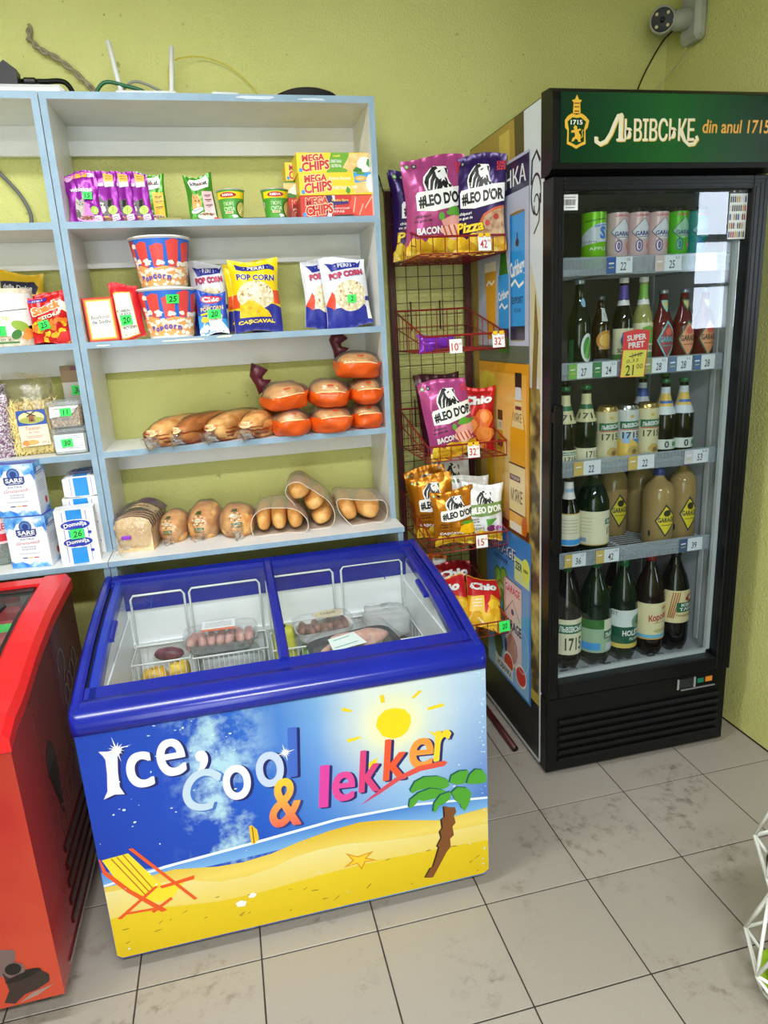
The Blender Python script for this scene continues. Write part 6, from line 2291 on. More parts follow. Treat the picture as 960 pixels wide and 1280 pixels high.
def roll_bag(label, x, y, z, yaw, rolls, hull, roll=0, pitch=0):
    t = thing('roll_bag', label, 'bread', (x, y, z), (R(pitch), R(roll), R(yaw)), 'milky bags of long rolls')
    for i, (cx, cz, rx, rz, rot) in enumerate(rolls):
        def S(u, v, cx=cx, cz=cz, rx=rx, rz=rz, rot=rot, i=i):
            th, ph = 2 * pi * u, pi * (v - .5) * .999
            sg = lambda a: (1 if a >= 0 else -1) * abs(a) ** .8
            r_ = cos(ph) ** .55
            k_ = 1 + .05 * noise.noise(Vector((cos(th), sin(th), ph + i * 4)))
            X, Z_ = rx * r_ * sg(cos(th)) * k_, rz * r_ * sg(sin(th)) * k_
            c_, s_ = cos(R(rot)), sin(R(rot))
            return (cx + X * c_ - Z_ * s_, .115 * sin(ph), max(.0008, cz + X * s_ + Z_ * c_))
        MB().grid(S, 20, 16, CRUST2, True, True).build('roll', t)
    mb = MB()
    n = len(hull)

    def H(u, v):
        # closed outline swept from the open front mouth to the gathered back
        f = u * n
        i = int(f) % n
        q0, a, b, q3 = (Vector(hull[(i + k_) % n]) for k_ in (-1, 0, 1, 2))
        t_ = f - int(f)
        p = .5 * (2 * a + (b - q0) * t_ + (2 * q0 - 5 * a + 4 * b - q3) * t_ ** 2 + (3 * a - q0 - 3 * b + q3) * t_ ** 3)
        cxx, czz = sum(q[0] for q in hull) / n, sum(q[1] for q in hull) / n
        y_ = -.128 + .262 * v
        s_ = 1 if v < .75 else 1 - (v - .75) * 2.6
        w_ = noise.noise(Vector((p.x * 20, p.y * 20, v * 5))) * .004
        return (cxx + (p.x - cxx) * s_ + w_, y_ + (.012 * sin(9 * u) if v == 0 else 0), max(.0004, czz * (1 if s_ == 1 else .9) + (p.y - czz) * s_ + w_))
    mb.grid(H, n * 4, 14, FILM2, True, True)
    mb.build('milky_bag', t)
    rim = MB()
    pts = [H(i / (n * 4), 0) for i in range(n * 4)]
    rim.tube(pts, .0012, I(226, 216, 206, .3), 4, closed=True)
    rim.build('bag_rim', t)
    return t


roll_bag('milky bag with three upright long rolls, lying left of the piled bag', -.690, .625, ZR, -6, [(-.055, .041, .025, .040, 0), (-.003, .041, .027, .040, 4), (.052, .040, .027, .039, 6)], [(-.088, .002), (-.03, .0008), (.03, .0008), (.086, .004), (.092, .05), (.055, .088), (0, .093), (-.055, .090), (-.09, .055)])
roll_bag('milky bag of rolls tilted on top between two other bags', -.560, .640, ZR, -8, [(-.052, .128, .038, .032, 20), (-.002, .085, .037, .029, 28), (.018, .032, .037, .030, 16)], [(-.02, .0008), (.045, .0008), (.066, .04), (.050, .09), (.0, .135), (-.045, .168), (-.085, .160), (-.092, .125), (-.055, .07), (-.03, .03)])
roll_bag('milky bag of rolls lying at the right end of the base board', -.410, .630, ZR, -4, [(-.045, .046, .030, .044, 24), (.030, .043, .042, .039, -20)], [(-.035, .0008), (.03, .0008), (.078, .006), (.088, .05), (.07, .083), (.0, .088), (-.06, .098), (-.086, .085), (-.066, .03)])

# left unit, row 4
CLOUD = N('blue_cloud_print')
v = CLOUD.co()
f = CLOUD.noise(v, 22, 5, .6)
CLOUD.base(CLOUD.ramp(f, [(.40, (40, 120, 214)), (.52, (110, 180, 236)), (.62, (226, 234, 244))])).set(Roughness=.35)
CLOUD = CLOUD.m


def sare_art(d, side=False):
    rd = random.Random(4)
    d.poly([(0, 0), (1, 0), (1, .13), (.8, .08), (.6, .12), (.45, .06), (.25, .13), (.1, .10), (0, .15)], CLOUD)
    d.poly([(0, 1), (1, 1), (1, .66), (.92, .80), (.75, .78), (.7, .90), (.3, .88), (.2, .76), (.1, .80), (0, .68)], CLOUD)
    NV = I(36, 60, 140)
    if side:
        for q in range(6):
            d.line([(.2, .62 - q * .035), (.8, .62 - q * .035)], .001, I(110, 120, 150))
        d.ell(.7, .22, .1, .07, I(200, 60, 50)).line([(.2, .8), (.75, .82)], .003, NV).line([(.2, .76), (.75, .78)], .002, NV)
        return
    d.ell(.50, .81, .155, .115, NV, n=20).ell(.50, .81, .13, .095, I(90, 130, 190)).ell(.50, .81, .08, .06, NV)
    d.poly([(.25, .76), (.75, .76), (.75, .655), (.70, .61), (.30, .61), (.25, .655)], NV).text('SARE', .5, .695, .085, WHITE, .42, 0, .03).line([(.36, .635), (.64, .635)], .0015, WHITE)
    d.text('EXTRA', .5, .565, .03, I(60, 80, 130), .34).text('Grunjoasă', .5, .49, .075, I(206, 80, 90), .58, 3, 0, .3).text('ИОДИРОВАННАЯ', .5, .41, .028, I(70, 80, 110), .34).text('IODATĂ', .5, .37, .035, I(70, 80, 110), .34)
    d.line([(.25, .28), (.75, .28)], .0012, I(140, 150, 170))
    d.rect(.30, .42, .185, .205, I(40, 50, 120)).rect(.45, .55, .185, .205, I(226, 190, 60)).rect(.58, .70, .185, .205, I(200, 60, 60))


WBX = I(226, 230, 240, .35)
for i, (x, y, z, yaw, lb) in enumerate(((-1.458, .505, ZR, -7, 'blue and white salt box standing on the base board'), (-1.469, .520, ZR + .1595, -5, 'blue and white salt box stacked on top of the other salt box'))):
    carton('salt_box', lb, 'salt', .118, .09, .159, WBX, sare_art, (x, y, z), (0, 0, yaw), 'salt boxes', top=lambda d: (d.rect(0, 1, 0, 1, I(44, 70, 170)), d.ell(.5, .5, .3, .2, I(90, 120, 200))), side=lambda d: sare_art(d, True))


def flour_art(d):
    CY, RB, LV_ = I(20, 140, 222), I(34, 56, 176), I(150, 150, 214)
    d.rect(.26, .74, 0, 1, WHITE).rect(.30, .70, 0, 1, CY)
    for x in (.19, .79):
        d.rect(x, x + .02, .03, .97, LV_)
    for cz in (.72, .40):
        d.ell(.5, cz, .40, .105, WHITE, n=22).ell(.5, cz, .37, .09, RB, n=22).text('Domnița', .5, cz - .01, .10, WHITE, .58, 4, .03, 0, .02)
    d.line([(.3, .30), (.5, .32), (.7, .30)], .0014, WHITE)
    for z in (.56, .22):
        d.ell(.83, z, .05, .03, RB, n=8)


PAPER = mottled('white_flour_paper', (226, 226, 228), (240, 240, 240), 30, .6, .3, .002)


def flour(label, loc, rot, w_=.112, d_=.07, h_=.17):
    mb = MB()

    def S(x, y, h, sd=1):
        u, v = x / w_ - .5, y / h_
        pinch = 1 - .05 * sin(pi * v)
        return ((x - w_ / 2) * (1 - .0 * v), -sd * (d_ / 2 * (1 - .18 * (abs(u) * 2) ** 4) + h) + .0022 * noise.noise(Vector((x * 40, y * 30, sd))), y)
    mb.grid(lambda u, v: S(u * w_, v * h_, 0), 10, 12, PAPER, True)
    mb.grid(lambda u, v: S(u * w_, v * h_, 0, -1), 10, 12, PAPER, True, flip=True)
    for s in (0, 1):
        mb.grid(lambda u, v: tuple(Vector(S(s * w_, v * h_, 0)).lerp(Vector(S(s * w_, v * h_, 0, -1)), u)), 2, 12, PAPER, True, flip=s == 0)
    mb.grid(lambda u, v: tuple(Vector(S(u * w_, h_, 0)).lerp(Vector(S(u * w_, h_, 0, -1)), v)), 6, 3, PAPER, False)
    mb.grid(lambda u, v: tuple(Vector(S(u * w_, 0, 0)).lerp(Vector(S(u * w_, 0, 0, -1)), v)), 6, 3, PAPER, False, flip=True)
    flour_art(Dec(mb, S, w_, h_, gap=.0004, h0=.001, ml=.012))
    db = Dec(mb, lambda x, y, h: (x - w_ / 2, d_ / 2 - y, -h), w_, d_, gap=.0002, h0=.0015, ml=.02)
    db.rect(.30, .70, .06, .94, I(20, 140, 222)).rect(.20, .22, .06, .94, I(150, 150, 214)).rect(.79, .81, .06, .94, I(150, 150, 214))
    o = mb.build('flour_bag', None, loc, tuple(R(a) for a in rot))
    tag(o, label, 'flour', 'white and blue flour bags')
    return o, S


o, S_ = flour('white and blue flour bag with a green sticker, standing in front', (-1.322, .480, ZR), (0, 0, 4))
sticker(o, S_, .52, .56, .038, .030, '26', .112, .17, 2)
flour('white and blue flour bag standing behind the stickered one', (-1.312, .570, ZR), (0, 0, 0), .11, .07, .185)
flour('white and blue flour bag lying on top of the standing bag', (-1.305, .545, ZR + .2195), (-90, 0, 3), .105, .066, .16)
PETC = clear('clear_bottle', (225, 235, 235), .25, .05, .18, (206, 214, 214))
t = thing('water_bottle', 'ribbed clear plastic bottle with a yellow cap beside the salt boxes', 'bottle', (-1.565, .555, ZR))
pf = [(.03, 0), (.040, .006)] + [(.040 + (.0022 if i % 2 else -.001), .012 + i * .0105) for i in range(17)] + [(.036, .20), (.020, .228), (.0145, .236), (.0145, .25)]
MB().lathe(pf, PETC, 24, cap1=False).build('body', t)
MB().lathe([(.0165, .243), (.0165, .262), (.015, .264)], I(240, 220, 20, .35), 20).build('cap', t)
mb = MB()
d = Dec(mb, cylS(lambda z: .0428, .07, .15), .15, .08, gap=.0003, h0=.0005, ml=.01)
d.rect(0, 1, 0, 1, I(232, 206, 214)).rect(.1, .9, .1, .4, I(206, 40, 60)).text('ОЦЕТ', .6, .66, .3, I(206, 30, 60), .4, 0, .02)
mb.build('label', t)
link('water_bottle', None)
bpy.data.objects.remove(bpy.data.objects['water_bottle.001'])
copy_tree(t, (-1.60, .645, ZR), (0, 0, R(30)), 'ribbed clear plastic bottle with a yellow cap, the rear one of two')
t['group'] = 'ribbed clear bottles'
[q for q in C.objects if q.name.startswith('water_bottle') and q is not t and 'label' in q.keys()][0]['group'] = 'ribbed clear bottles'

# ------------------------------------------------------------------ crisp bags in the wire rack
LIONW = [(.39, .02), (.53, .05), (.80, .07), (.86, .20), (.83, .40), (.90, .60), (1.0, .76), (.97, .84), (.80, .89), (.64, .97), (.39, 1.0), (.09, 1.0), (.02, .78), (-.02, .56), (.02, .36), (.15, .22), (.26, .10)]
LIONB = [(.34, .04), (.47, .04), (.52, .12), (.41, .18), (.45, .38), (.54, .50), (.62, .46), (.60, .58), (.70, .50), (.77, .58), (.83, .80), (.76, .86), (.65, .70), (.57, .94), (.39, .97), (.49, .58), (.34, .97), (.15, .98), (.09, .74), (.03, .56), (.10, .36), (.21, .22)]


def lion(d, x0, x1, z0, z1):
    f = lambda L: [(x0 + a * (x1 - x0), z1 - b * (z1 - z0)) for a, b in L]
    d.poly(f(LIONW), WHITE)
    d.poly(f(LIONB), BLACK)
    for L in ([(.14, .80), (.20, .45), (.34, .28), (.24, .50), (.20, .82)], [(.28, .85), (.34, .56), (.42, .44), (.36, .64), (.34, .86)]):
        d.poly(f(L), WHITE)
    for L in ([(.50, .22), (.62, .17), (.60, .23), (.52, .27)], [(.74, .11), (.84, .14), (.83, .36), (.78, .26)], [(.72, .42), (.80, .46), (.86, .66), (.80, .70)], [(.84, .64), (.97, .70), (.94, .82), (.86, .76)]):
        d.poly(f(L), BLACK)


def leo_art(kind):
    def fn(d):
        pale = kind in ('white',)
        d.ell(.08, .93, .035, .025, I(90, 160, 60)).ell(.19, .925, .035, .025, BLACK).ell(.08, .93, .02, .014, I(200, 226, 190)).ell(.19, .925, .02, .014, I(150, 170, 150))
        lion(d, .30, .78, .62, .905)
        hull = [(.15, .62), (.18, .65), (.99, .70), (1.0, .52), (.80, .49), (.45, .455), (.15, .47)]
        d.poly(hull, I(110, 140, 70) if pale else WHITE)
        d.res = 4
        d.text("#LEO D'OR", .585, .572, .130, WHITE if pale else BLACK, .80, 4, .05)
        d.res = 2
        if kind != 'white' and kind != 'gold':
            d.text('KING', .92, .90, .045, I(206, 50, 60), .16, 8, .03).text('SIZE', .92, .85, .045, I(206, 50, 60), .16, 8, .03)
        ft = WHITE if kind == 'purple' else BLACK
        d.text('chipsuri', .25, .41, .04, ft, .26, 3, .02).text('cu gust de', .25, .365, .036, ft, .30, 3, .02)
        rd = random.Random(8)
        d.poly([(0, 0), (1, 0), (1, .15), (.85, .20), (.7, .15), (.5, .21), (.34, .17), (.2, .12), (.08, .16), (0, .10)], CRISP)
        for i in range(9):
            d.ell(.12 + i * .1, .11 + .05 * rd.random(), .10, .06, (I(240, 206, 60), I(226, 180, 30), I(214, 164, 20))[i % 3], n=9, wob=.25, seed=i, rot=rd.uniform(0, 90))
        if kind == 'pink':
            d.text('BACON', .36, .265, .075, WHITE, .42, 3, .04)
            d.poly([(.55, .36), (.72, .40), (.98, .42), (.98, .26), (.80, .22), (.62, .24)], I(226, 160, 150)).poly([(.50, .28), (.80, .32), (.95, .2), (.75, .16), (.62, .2)], I(236, 190, 170))
            for q in range(4):
                d.line([(.58 + q * .09, .31), (.64 + q * .09, .20)], .005, I(196, 60, 50))
            d.ell(.82, .44, .17, .045, I(90, 160, 50), wob=.35, n=16, seed=2).ell(.56, .40, .05, .04, I(90, 170, 60))
        elif kind == 'purple':
            d.poly([(.45, .20), (.62, .38), (.82, .45), (1, .46), (1, .16), (.7, .14)], mottled('pizza_print', (150, 110, 80), (206, 170, 130), 60, .4))
            d.line([(.50, .26), (.64, .38), (.84, .44), (1, .46)], .008, I(196, 90, 40)).ell(.70, .30, .05, .03, I(190, 50, 40)).ell(.86, .36, .05, .03, I(180, 50, 40))
            d.text2('Pizza', .34, .275, .11, I(246, 214, 40), I(90, 40, 20), .56, 6, .03, .15, .04)
        elif kind == 'gold':
            d.text('CAȘCAVAL', .40, .235, .06, WHITE, .58, -2, .04)
            d.poly([(.56, .24), (.60, .36), (.78, .40), (.98, .38), (1, .22), (.8, .2)], CHEESE).ell(.78, .41, .16, .03, I(90, 160, 50), wob=.3).line([(.04, .30), (.4, .30)], .002, I(90, 50, 10))
        else:
            d.text('CU CEAPĂ', .30, .255, .06, I(110, 130, 70), .46, 2, .02).line([(.08, .31), (.44, .31)], .002, I(90, 120, 60))
            d.ell(.70, .25, .12, .06, I(120, 40, 100)).ell(.90, .26, .12, .06, I(226, 206, 226)).ell(.88, .25, .08, .045, I(150, 70, 130))
            for q in range(6):
                d.line([(.62, .30), (.58 + q * .05, .42)], .006, I(90, 160, 60))
    return fn


PK, PP, GD, WT = foil((176, 72, 134)), foil((46, 22, 88)), foil((196, 122, 24), .25, .55), foil((226, 230, 234), .3, .1)
tz = 1.732
bag('crisp_bag', 'purple crisp bag at the left end of the top basket, mostly hidden', 'crisps', .20, .275, .06, PP, leo_art('purple'), (-.135, .625, tz), (2, 0, -8), 'big crisp bags in the top basket', 11)
bag('crisp_bag', 'dark purple crisp bag sticking up behind the pink one', 'crisps', .20, .30, .05, PP, leo_art('purple'), (-.095, .70, tz), (2, -6, 0), 'big crisp bags in the top basket', 12)
bag('crisp_bag', 'pink crisp bag standing in the top basket', 'crisps', .205, .292, .07, PK, leo_art('pink'), (-.110, .535, tz), (3, -2, -3), 'big crisp bags in the top basket', 13)
bag('crisp_bag', 'purple pizza crisp bag on the right, above the 42 price tag', 'crisps', .172, .285, .055, PP, leo_art('purple'), (.015, .478, tz), (0, 1, -34), 'big crisp bags in the top basket', 14)
bag('candy_packet', 'small purple foil packet lying in the second basket', 'sweets', .13, .05, .03, foil((130, 50, 190), .25, .3), None, (-.140, .470, 1.435), (-12, 0, 2), None, 4)
bag('crisp_bag', 'pink crisp bag leaning in the third basket', 'crisps', .170, .262, .065, PK, leo_art('pink'), (-.088, .480, 1.080), (0, -9, -4), 'crisp bags in the third basket', 15)
bag('crisp_bag', 'dark maroon crisp bag hidden behind the leaning pink one', 'crisps', .17, .275, .05, foil((60, 16, 30)), None, (-.080, .60, 1.080), (0, -6, 0), 'crisp bags in the third basket', 16)


def chio_red(d):
    d.text2('Chio', .50, .80, .14, WHITE, I(120, 16, 20), .82, 6, .06, .1, .04)
    for i, (x, z, r_) in enumerate(((.68, .52, .24), (.34, .40, .26), (.72, .26, .24), (.3, .14, .22), (.62, .06, .2))):
        d.ell(x, z, r_, r_ * .62, I(*((226, 110, 40), (206, 90, 30), (230, 130, 50))[i % 3]), n=12, wob=.15, seed=i).ell(x + .03, z + .02, r_ * .6, r_ * .36, I(240, 150, 70), n=10, wob=.2, seed=i + 3)
    d.ell(.28, .52, .08, .04, I(70, 130, 40), wob=.3)


bag('crisp_bag', 'red crisp bag with orange wedges beside the leaning pink bag', 'crisps', .135, .225, .05, foil((190, 24, 28)), chio_red, (.012, .545, 1.080), (0, 2, -12), 'crisp bags in the third basket', 17)
tz = .762
bag('crisp_bag', 'gold crisp bag at the front of the fourth basket', 'crisps', .155, .20, .06, GD, leo_art('gold'), (-.092, .478, tz), (-4, -3, -5), 'small crisp bags in the fourth basket', 18)
bag('crisp_bag', 'gold crisp bag in the middle, turned towards the shelving', 'crisps', .155, .235, .05, GD, leo_art('gold'), (-.128, .575, tz), (-2, -6, -22), 'small crisp bags in the fourth basket', 19)
bag('crisp_bag', 'gold crisp bag furthest to the back of the fourth basket', 'crisps', .155, .25, .04, GD, leo_art('gold'), (-.115, .655, tz), (-2, -8, -14), 'small crisp bags in the fourth basket', 20)
bag('crisp_bag', 'white crisp bag sticking up at the back of the fourth basket', 'crisps', .150, .285, .05, WT, leo_art('white'), (-.035, .66, tz), (-2, -2, 0), 'small crisp bags in the fourth basket', 21)
bag('crisp_bag', 'white crisp bag between the gold bag and the front white bag', 'crisps', .150, .225, .05, WT, leo_art('white'), (.000, .555, tz), (-2, -2, 0), 'small crisp bags in the fourth basket', 22)
bag('crisp_bag', 'white crisp bag at the right front of the fourth basket', 'crisps', .145, .212, .06, WT, leo_art('white'), (.006, .475, tz), (-3, 1, -14), 'small crisp bags in the fourth basket', 23)


def chio_yel(d):
    d.poly([(0, .98), (1, .98), (1, .56), (.62, .66), (.5, .22), (.40, .52), (.0, .60)], I(200, 26, 34))
    d.poly([(.05, .56), (.42, .62), (.46, .24), (.30, .30), (.06, .28)], I(246, 206, 90))
    d.text2('Chio', .42, .80, .16, WHITE, I(140, 20, 24), .78, 6, .06, .1, .03)
    for q in (.50, .44, .38):
        d.line([(.1, q), (.36, q + .03)], .005, I(250, 236, 200))
    for i, (x, z, r_) in enumerate(((.74, .46, .20), (.80, .28, .22), (.56, .16, .24), (.24, .14, .22), (.88, .08, .2))):
        d.ell(x, z, r_, r_ * .6, I(*((240, 196, 50), (230, 176, 30))[i % 2]), n=12, wob=.15, seed=i)
    d.line([(.30, .18), (.52, .06)], .006, I(250, 240, 210))


YL = foil((226, 166, 24), .3, .1)
tz = .424
bag('crisp_bag', 'yellow and red crisp bag lying at the right of the lowest basket', 'crisps', .145, .20, .05, YL, chio_yel, (-.002, .465, tz), (-36, 16, -4), 'yellow and red crisp bags', 24)
bag('crisp_bag', 'yellow and red crisp bag on the left, beside the blue freezer corner', 'crisps', .145, .20, .05, YL, chio_yel, (-.098, .480, tz), (-26, -4, 0), 'yellow and red crisp bags', 25)
bag('crisp_bag', 'darker red crisp bag at the back of the lowest basket', 'crisps', .15, .22, .05, foil((140, 20, 24)), chio_red, (-.068, .585, tz), (-20, 4, 0), 'yellow and red crisp bags', 26)
bag('crisp_bag', 'orange packet with white label at the back of the lowest basket', 'crisps', .12, .235, .04, foil((226, 110, 30)), lambda d: d.rect(.5, .95, .66, .94, WHITE), (-.122, .665, tz), (-6, 0, 0), 'yellow and red crisp bags', 27)

# ------------------------------------------------------------------ frozen goods in the blue freezer
FW = ink(226, 230, 228, .35, name='white_freezer_wire')
FRZ = .3001


def fbasket(label, x0, x1, y0, y1, zr, zb, loop):
    t = thing('freezer_basket', label, 'basket', ((x0 + x1) / 2, (y0 + y1) / 2, zb), (0, 0, 0), 'white wire baskets in the blue freezer')
    T = Matrix.Translation((-(x0 + x1) / 2, -(y0 + y1) / 2, -zb))
    mb = MB()
    for z in (zr, zb + .006):
        mb.tube([(x0, y0, z), (x1, y0, z), (x1, y1, z), (x0, y1, z)], .003, FW, 6, T, closed=True)
    n = max(3, int((x1 - x0) / .014))
    for i in range(n + 1):
        x = x0 + (x1 - x0) * i / n
        mb.tube([(x, y0, zr), (x, y0, zb + .002), (x, y1, zb + .002), (x, y1, zr)], .0014, FW, 4, T, False)
    for i in range(6):
        y = y0 + (y1 - y0) * i / 5
        mb.tube([(x0, y, zr), (x0, y, zb + .002), (x1, y, zb + .002), (x1, y, zr)], .0014, FW, 4, T, False)
    mb.build('wire_mesh', t)
    if loop:
        MB().tube([(x0 + .004, y1 + .003, zb + .01), (x0 + .004, y1 + .003, loop - .012), (x0 + .012, y1 + .003, loop), (x1 - .012, y1 + .003, loop), (x1 - .004, y1 + .003, loop - .012), (x1 - .004, y1 + .003, zb + .01)], .0036, FW, 6, T).build('loop_handle', t)
    return t


fbasket('white wire freezer basket at the left end, with yellow packs', -1.185, -1.020, .215, .345, .605, .40, .772)
fbasket('white wire freezer basket under the long meat tray', -1.012, -.790, .215, .345, .600, .40, .774)
fbasket('white wire freezer basket below the centre rail', -.775, -.555, .215, .345, .585, .40, .776)
fbasket('white wire freezer basket at the right end with a rusty loop', -.535, -.325, .13, .345, .600, .40, .780)
FRO = lambda n_, a, b: mottled(n_, a, b, 40, .45, .4, .004)
MEAT, MEATP, SAUS, DKM = FRO('frozen_sausages', (176, 120, 112), (214, 170, 160)), FRO('pale_chicken', (206, 150, 136), (226, 184, 168)), FRO('frozen_brown_meat', (120, 84, 70), (160, 120, 100)), FRO('dark_purple_meat', (84, 34, 48), (124, 64, 76))
TRAYF = clear('tray_film', (252, 252, 252), .07, .12, .05, (236, 240, 240), .4, 50)


def fpack(label, x, y, z0, z1, sx, sy, c, yaw=0):
    mb = MB()
    mb.grid(fbox(-sx / 2, sx / 2, -sy / 2, sy / 2, 0, z1 - z0, x * 9, .008), 16, 10, FRO('frozen_pack_%d_%d_%d' % c, tuple(max(0, q - 14) for q in c), c), True, True)
    return tag(mb.build('frozen_pack', None, (x, y, z0), (0, 0, R(yaw))), label, 'frozen food', 'frozen packs in the blue freezer')


fpack('yellow frozen pack in the left basket, front one', -1.132, .262, .4035, .565, .075, .06, (230, 180, 30), 6)
fpack('yellow frozen pack in the left basket, beside the other', -1.060, .268, .4035, .575, .06, .07, (236, 196, 50), -6)
fpack('lime yellow frozen bag beneath the centre rail', -.735, .28, .4035, .635, .07, .08, (214, 214, 70), 0)
fpack('green frozen bag beside the lime yellow one', -.66, .265, .4035, .56, .06, .06, (130, 170, 90), 0)
fpack('grey frozen bag inside the middle basket', -.90, .28, .4035, .59, .19, .10, (190, 196, 196), 0)
fpack('white frosty pack on the freezer floor, at the front left', -.98, .02, FRZ, .56, .36, .20, (214, 220, 222), 2)
fpack('white frosty pack on the freezer floor, below the black tray', -.565, .0, FRZ, .625, .34, .20, (206, 212, 214), -2)
fpack('dark frozen pack in the right-hand basket', -.43, .235, .4035, .575, .17, .17, (90, 70, 64), 0)
lump('frozen_meat', 'dark purple piece of frozen meat near the front rim', 'frozen food', (-1.06, .03, .561), .07, .035, .025, DKM, 'frozen meat pieces', 3, 10)
lump('frozen_meat', 'purple strip of frozen meat lying on the yellow packs', 'frozen food', (-1.085, .285, .5765), .046, .022, .020, DKM, 'frozen meat pieces', 5, -14)


def tray(label, x, y, z, yaw, w_, d_, tm, builder, lab, pitch=0):
    t = thing('meat_tray', label, 'frozen food', (x, y, z), (R(pitch), 0, R(yaw)), 'meat trays in the blue freezer')
    mb = MB()
    n = 24
    ring = lambda s, z_: [(w_ / 2 * s * (1 if cos(a) > 0 else -1) * abs(cos(a)) ** .45, d_ / 2 * s * (1 if sin(a) > 0 else -1) * abs(sin(a)) ** .45, z_) for a in [2 * pi * i / n for i in range(n)]]
    vs = ring(.86, 0) + ring(1, .030) + ring(1.03, .031) + ring(.97, .029) + ring(.84, .004)
    F = [[j * n + i, j * n + (i + 1) % n, (j + 1) * n + (i + 1) % n, (j + 1) * n + i] for j in range(4) for i in range(n)] + [list(range(n))[::-1], [4 * n + i for i in range(n)]]
    mb.add(vs, F, tm)
    mb.build('tray', t)
    builder(t)
    fm = MB()
    fm.grid(fbox(-w_ / 2 * 1.035, w_ / 2 * 1.035, -d_ / 2 * 1.03, d_ / 2 * 1.03, .012, .060, w_ * 30, .006), 24, 12, TRAYF, True, True)
    fm.build('film', t)
    lb_ = MB()
    S = lambda x_, y_, h: (lab[0] + (x_ - .05), lab[1] + (y_ - .0375), .0605 + h)
    d = Dec(lb_, S, .10, .075, gap=.0003, h0=.0004, ml=.1)
    lab[2](d)
    lb_.build('printed_label', t)


def rows(t, m, xs, ry, rx):
    for i, (x, y) in enumerate(xs):
        b = ell_grid(rx, ry, .020, i, m, 2.3, .12, 14, 9)
        b.build('piece', t, (x, y, .006), (0, 0, R(((i * 37) % 21) - 10)))


tray('long clear tray of pink frozen sausages with a white and orange label', -.925, .262, .610, -2, .215, .115, clear('clear_tray', (240, 244, 244), .2, .1, .2), lambda t: rows(t, MEAT, [(-.085 + i * .028, .0) for i in range(7)], .048, .0145), (-.005, .01, lambda d: (d.rect(-.1, 1.1, -.1, 1.1, I(230, 110, 50)), d.rect(0, 1, .2, 1.0, I(232, 234, 232)), [d.line([(.1, q), (.9, q)], .0014, I(120, 120, 130)) for q in (.4, .5, .6, .7, .8)])))
tray('clear tray of brown frozen meat with a beige oval label', -.612, .262, .596, 4, .18, .105, WHITE, lambda t: rows(t, SAUS, [(-.066 + i * .022, (.012, -.012)[i % 2]) for i in range(7)], .036, .014), (.015, .012, lambda d: (d.ell(.55, .5, .5, .4, I(206, 196, 160)), d.text('CARNE', .55, .55, .2, I(90, 70, 50), .5), d.ell(-.3, .6, .22, .3, I(226, 90, 70)), d.text('HALAL', -.3, .6, .12, WHITE, .3))))


def chick(t):
    b = ell_grid(.094, .040, .026, 4, MEATP, 2.2, .30, 26, 14)
    b.build('chicken_leg', t, (.004, .002, .010), (0, 0, R(6)))


tray('black tray holding a large pale chicken leg under film', -.560, .012, .640, 12, .25, .14, I(30, 34, 40, .3), chick, (-.035, -.028, lambda d: (d.poly([(0, 0), (1, .05), (.9, 1), (.1, .9)], I(226, 238, 234)), d.line([(.1, .2), (.8, .3)], .003, I(40, 150, 110)), d.line([(.2, .7), (.7, .8)], .003, I(40, 150, 110)))), 4)
fm = MB()
fm.grid(fbox(-.07, .07, -.06, .06, 0, .09, 2, .014), 20, 12, clear('frosty_bag', (244, 246, 246), .15, .2, .40, (222, 224, 224), .6, 40), True, True)
tag(fm.build('frosty_bag', None, (-.415, .235, .5765)), 'frosty clear bag on top of the right-hand basket', 'frozen food')
fm = MB()
fm.grid(fbox(-.11, .11, -.05, .05, 0, .05, 7, .012), 20, 10, FRO('frosty_white', (206, 212, 214), (226, 230, 232)), True, True)
tag(fm.build('frosty_bag', None, (-.90, -.02, .5615)), 'white frosty bag near the front rim of the freezer', 'frozen food')

# ------------------------------------------------------------------ drinks inside the fridge
ALU = ink(196, 198, 200, .25, 1, name='can_aluminium')


def can_mesh_part(t, col_m, r=.033, h=.166):
    pf = [(r * .78, 0), (r, .008), (r, h - .014), (r * .84, h - .003), (r * .84, h), (r * .78, h - .003), (.0001, h - .004)]
    mb = MB()
    mb.lathe(pf[:3], col_m, 28, cap1=False)
    return mb, pf


def can(label, x, y, z, c, art, group, yaw=0, r=.033, h=.166, gold=None):
    pf = [(r * .78, 0), (r, .008), (r, h - .014)]
    mb = MB()
    mb.lathe(pf, c, 30, cap1=False)
    W = 2 * pi * r * .62
    d = Dec(mb, cylS(lambda z_: r, .010, W), W, h - .026, gap=.0003, h0=.0004, ml=.006)
    art(d)
    o = mb.build('drink_can', None, (x, y, z), (0, 0, R(yaw)))
    tag(o, label, 'can', group)
    g = gold or ALU
    MB().lathe([(r, h - .014), (r * .85, h - .003), (r * .85, h), (r * .78, h - .003), (.0001, h - .004)], g, 30, cap0=False).build('can_top', o)
    return o


PIN = I(222, 192, 194, .3, .1)


def garage0(base, ink_c, dia):
    def fn(d):
        d.poly([(.56, .90), (.84, .66), (.80, .52), (.50, .48), (.26, .64)], dia).line([(.26, .64), (.56, .90), (.86, .62)], .002, I(60, 70, 110)).line([(.26, .64), (.44, .48)], .002, I(60, 70, 110))
        d.text('GARAGE', .52, .95, .05, I(206, 60, 80), .34, 0, .02)
        d.text('GARAGE', .58, .60, .09, I(50, 60, 130), .46, 0, .03).line([(.42, .53), (.74, .53)], .002, I(150, 120, 140))
        d.text2('0', .44, .36, .20, base, ink_c, .12, 0, .0, 0, .09)
        d.ell(.70, .36, .07, .08, I(226, 140, 140), wob=.2)
    return fn


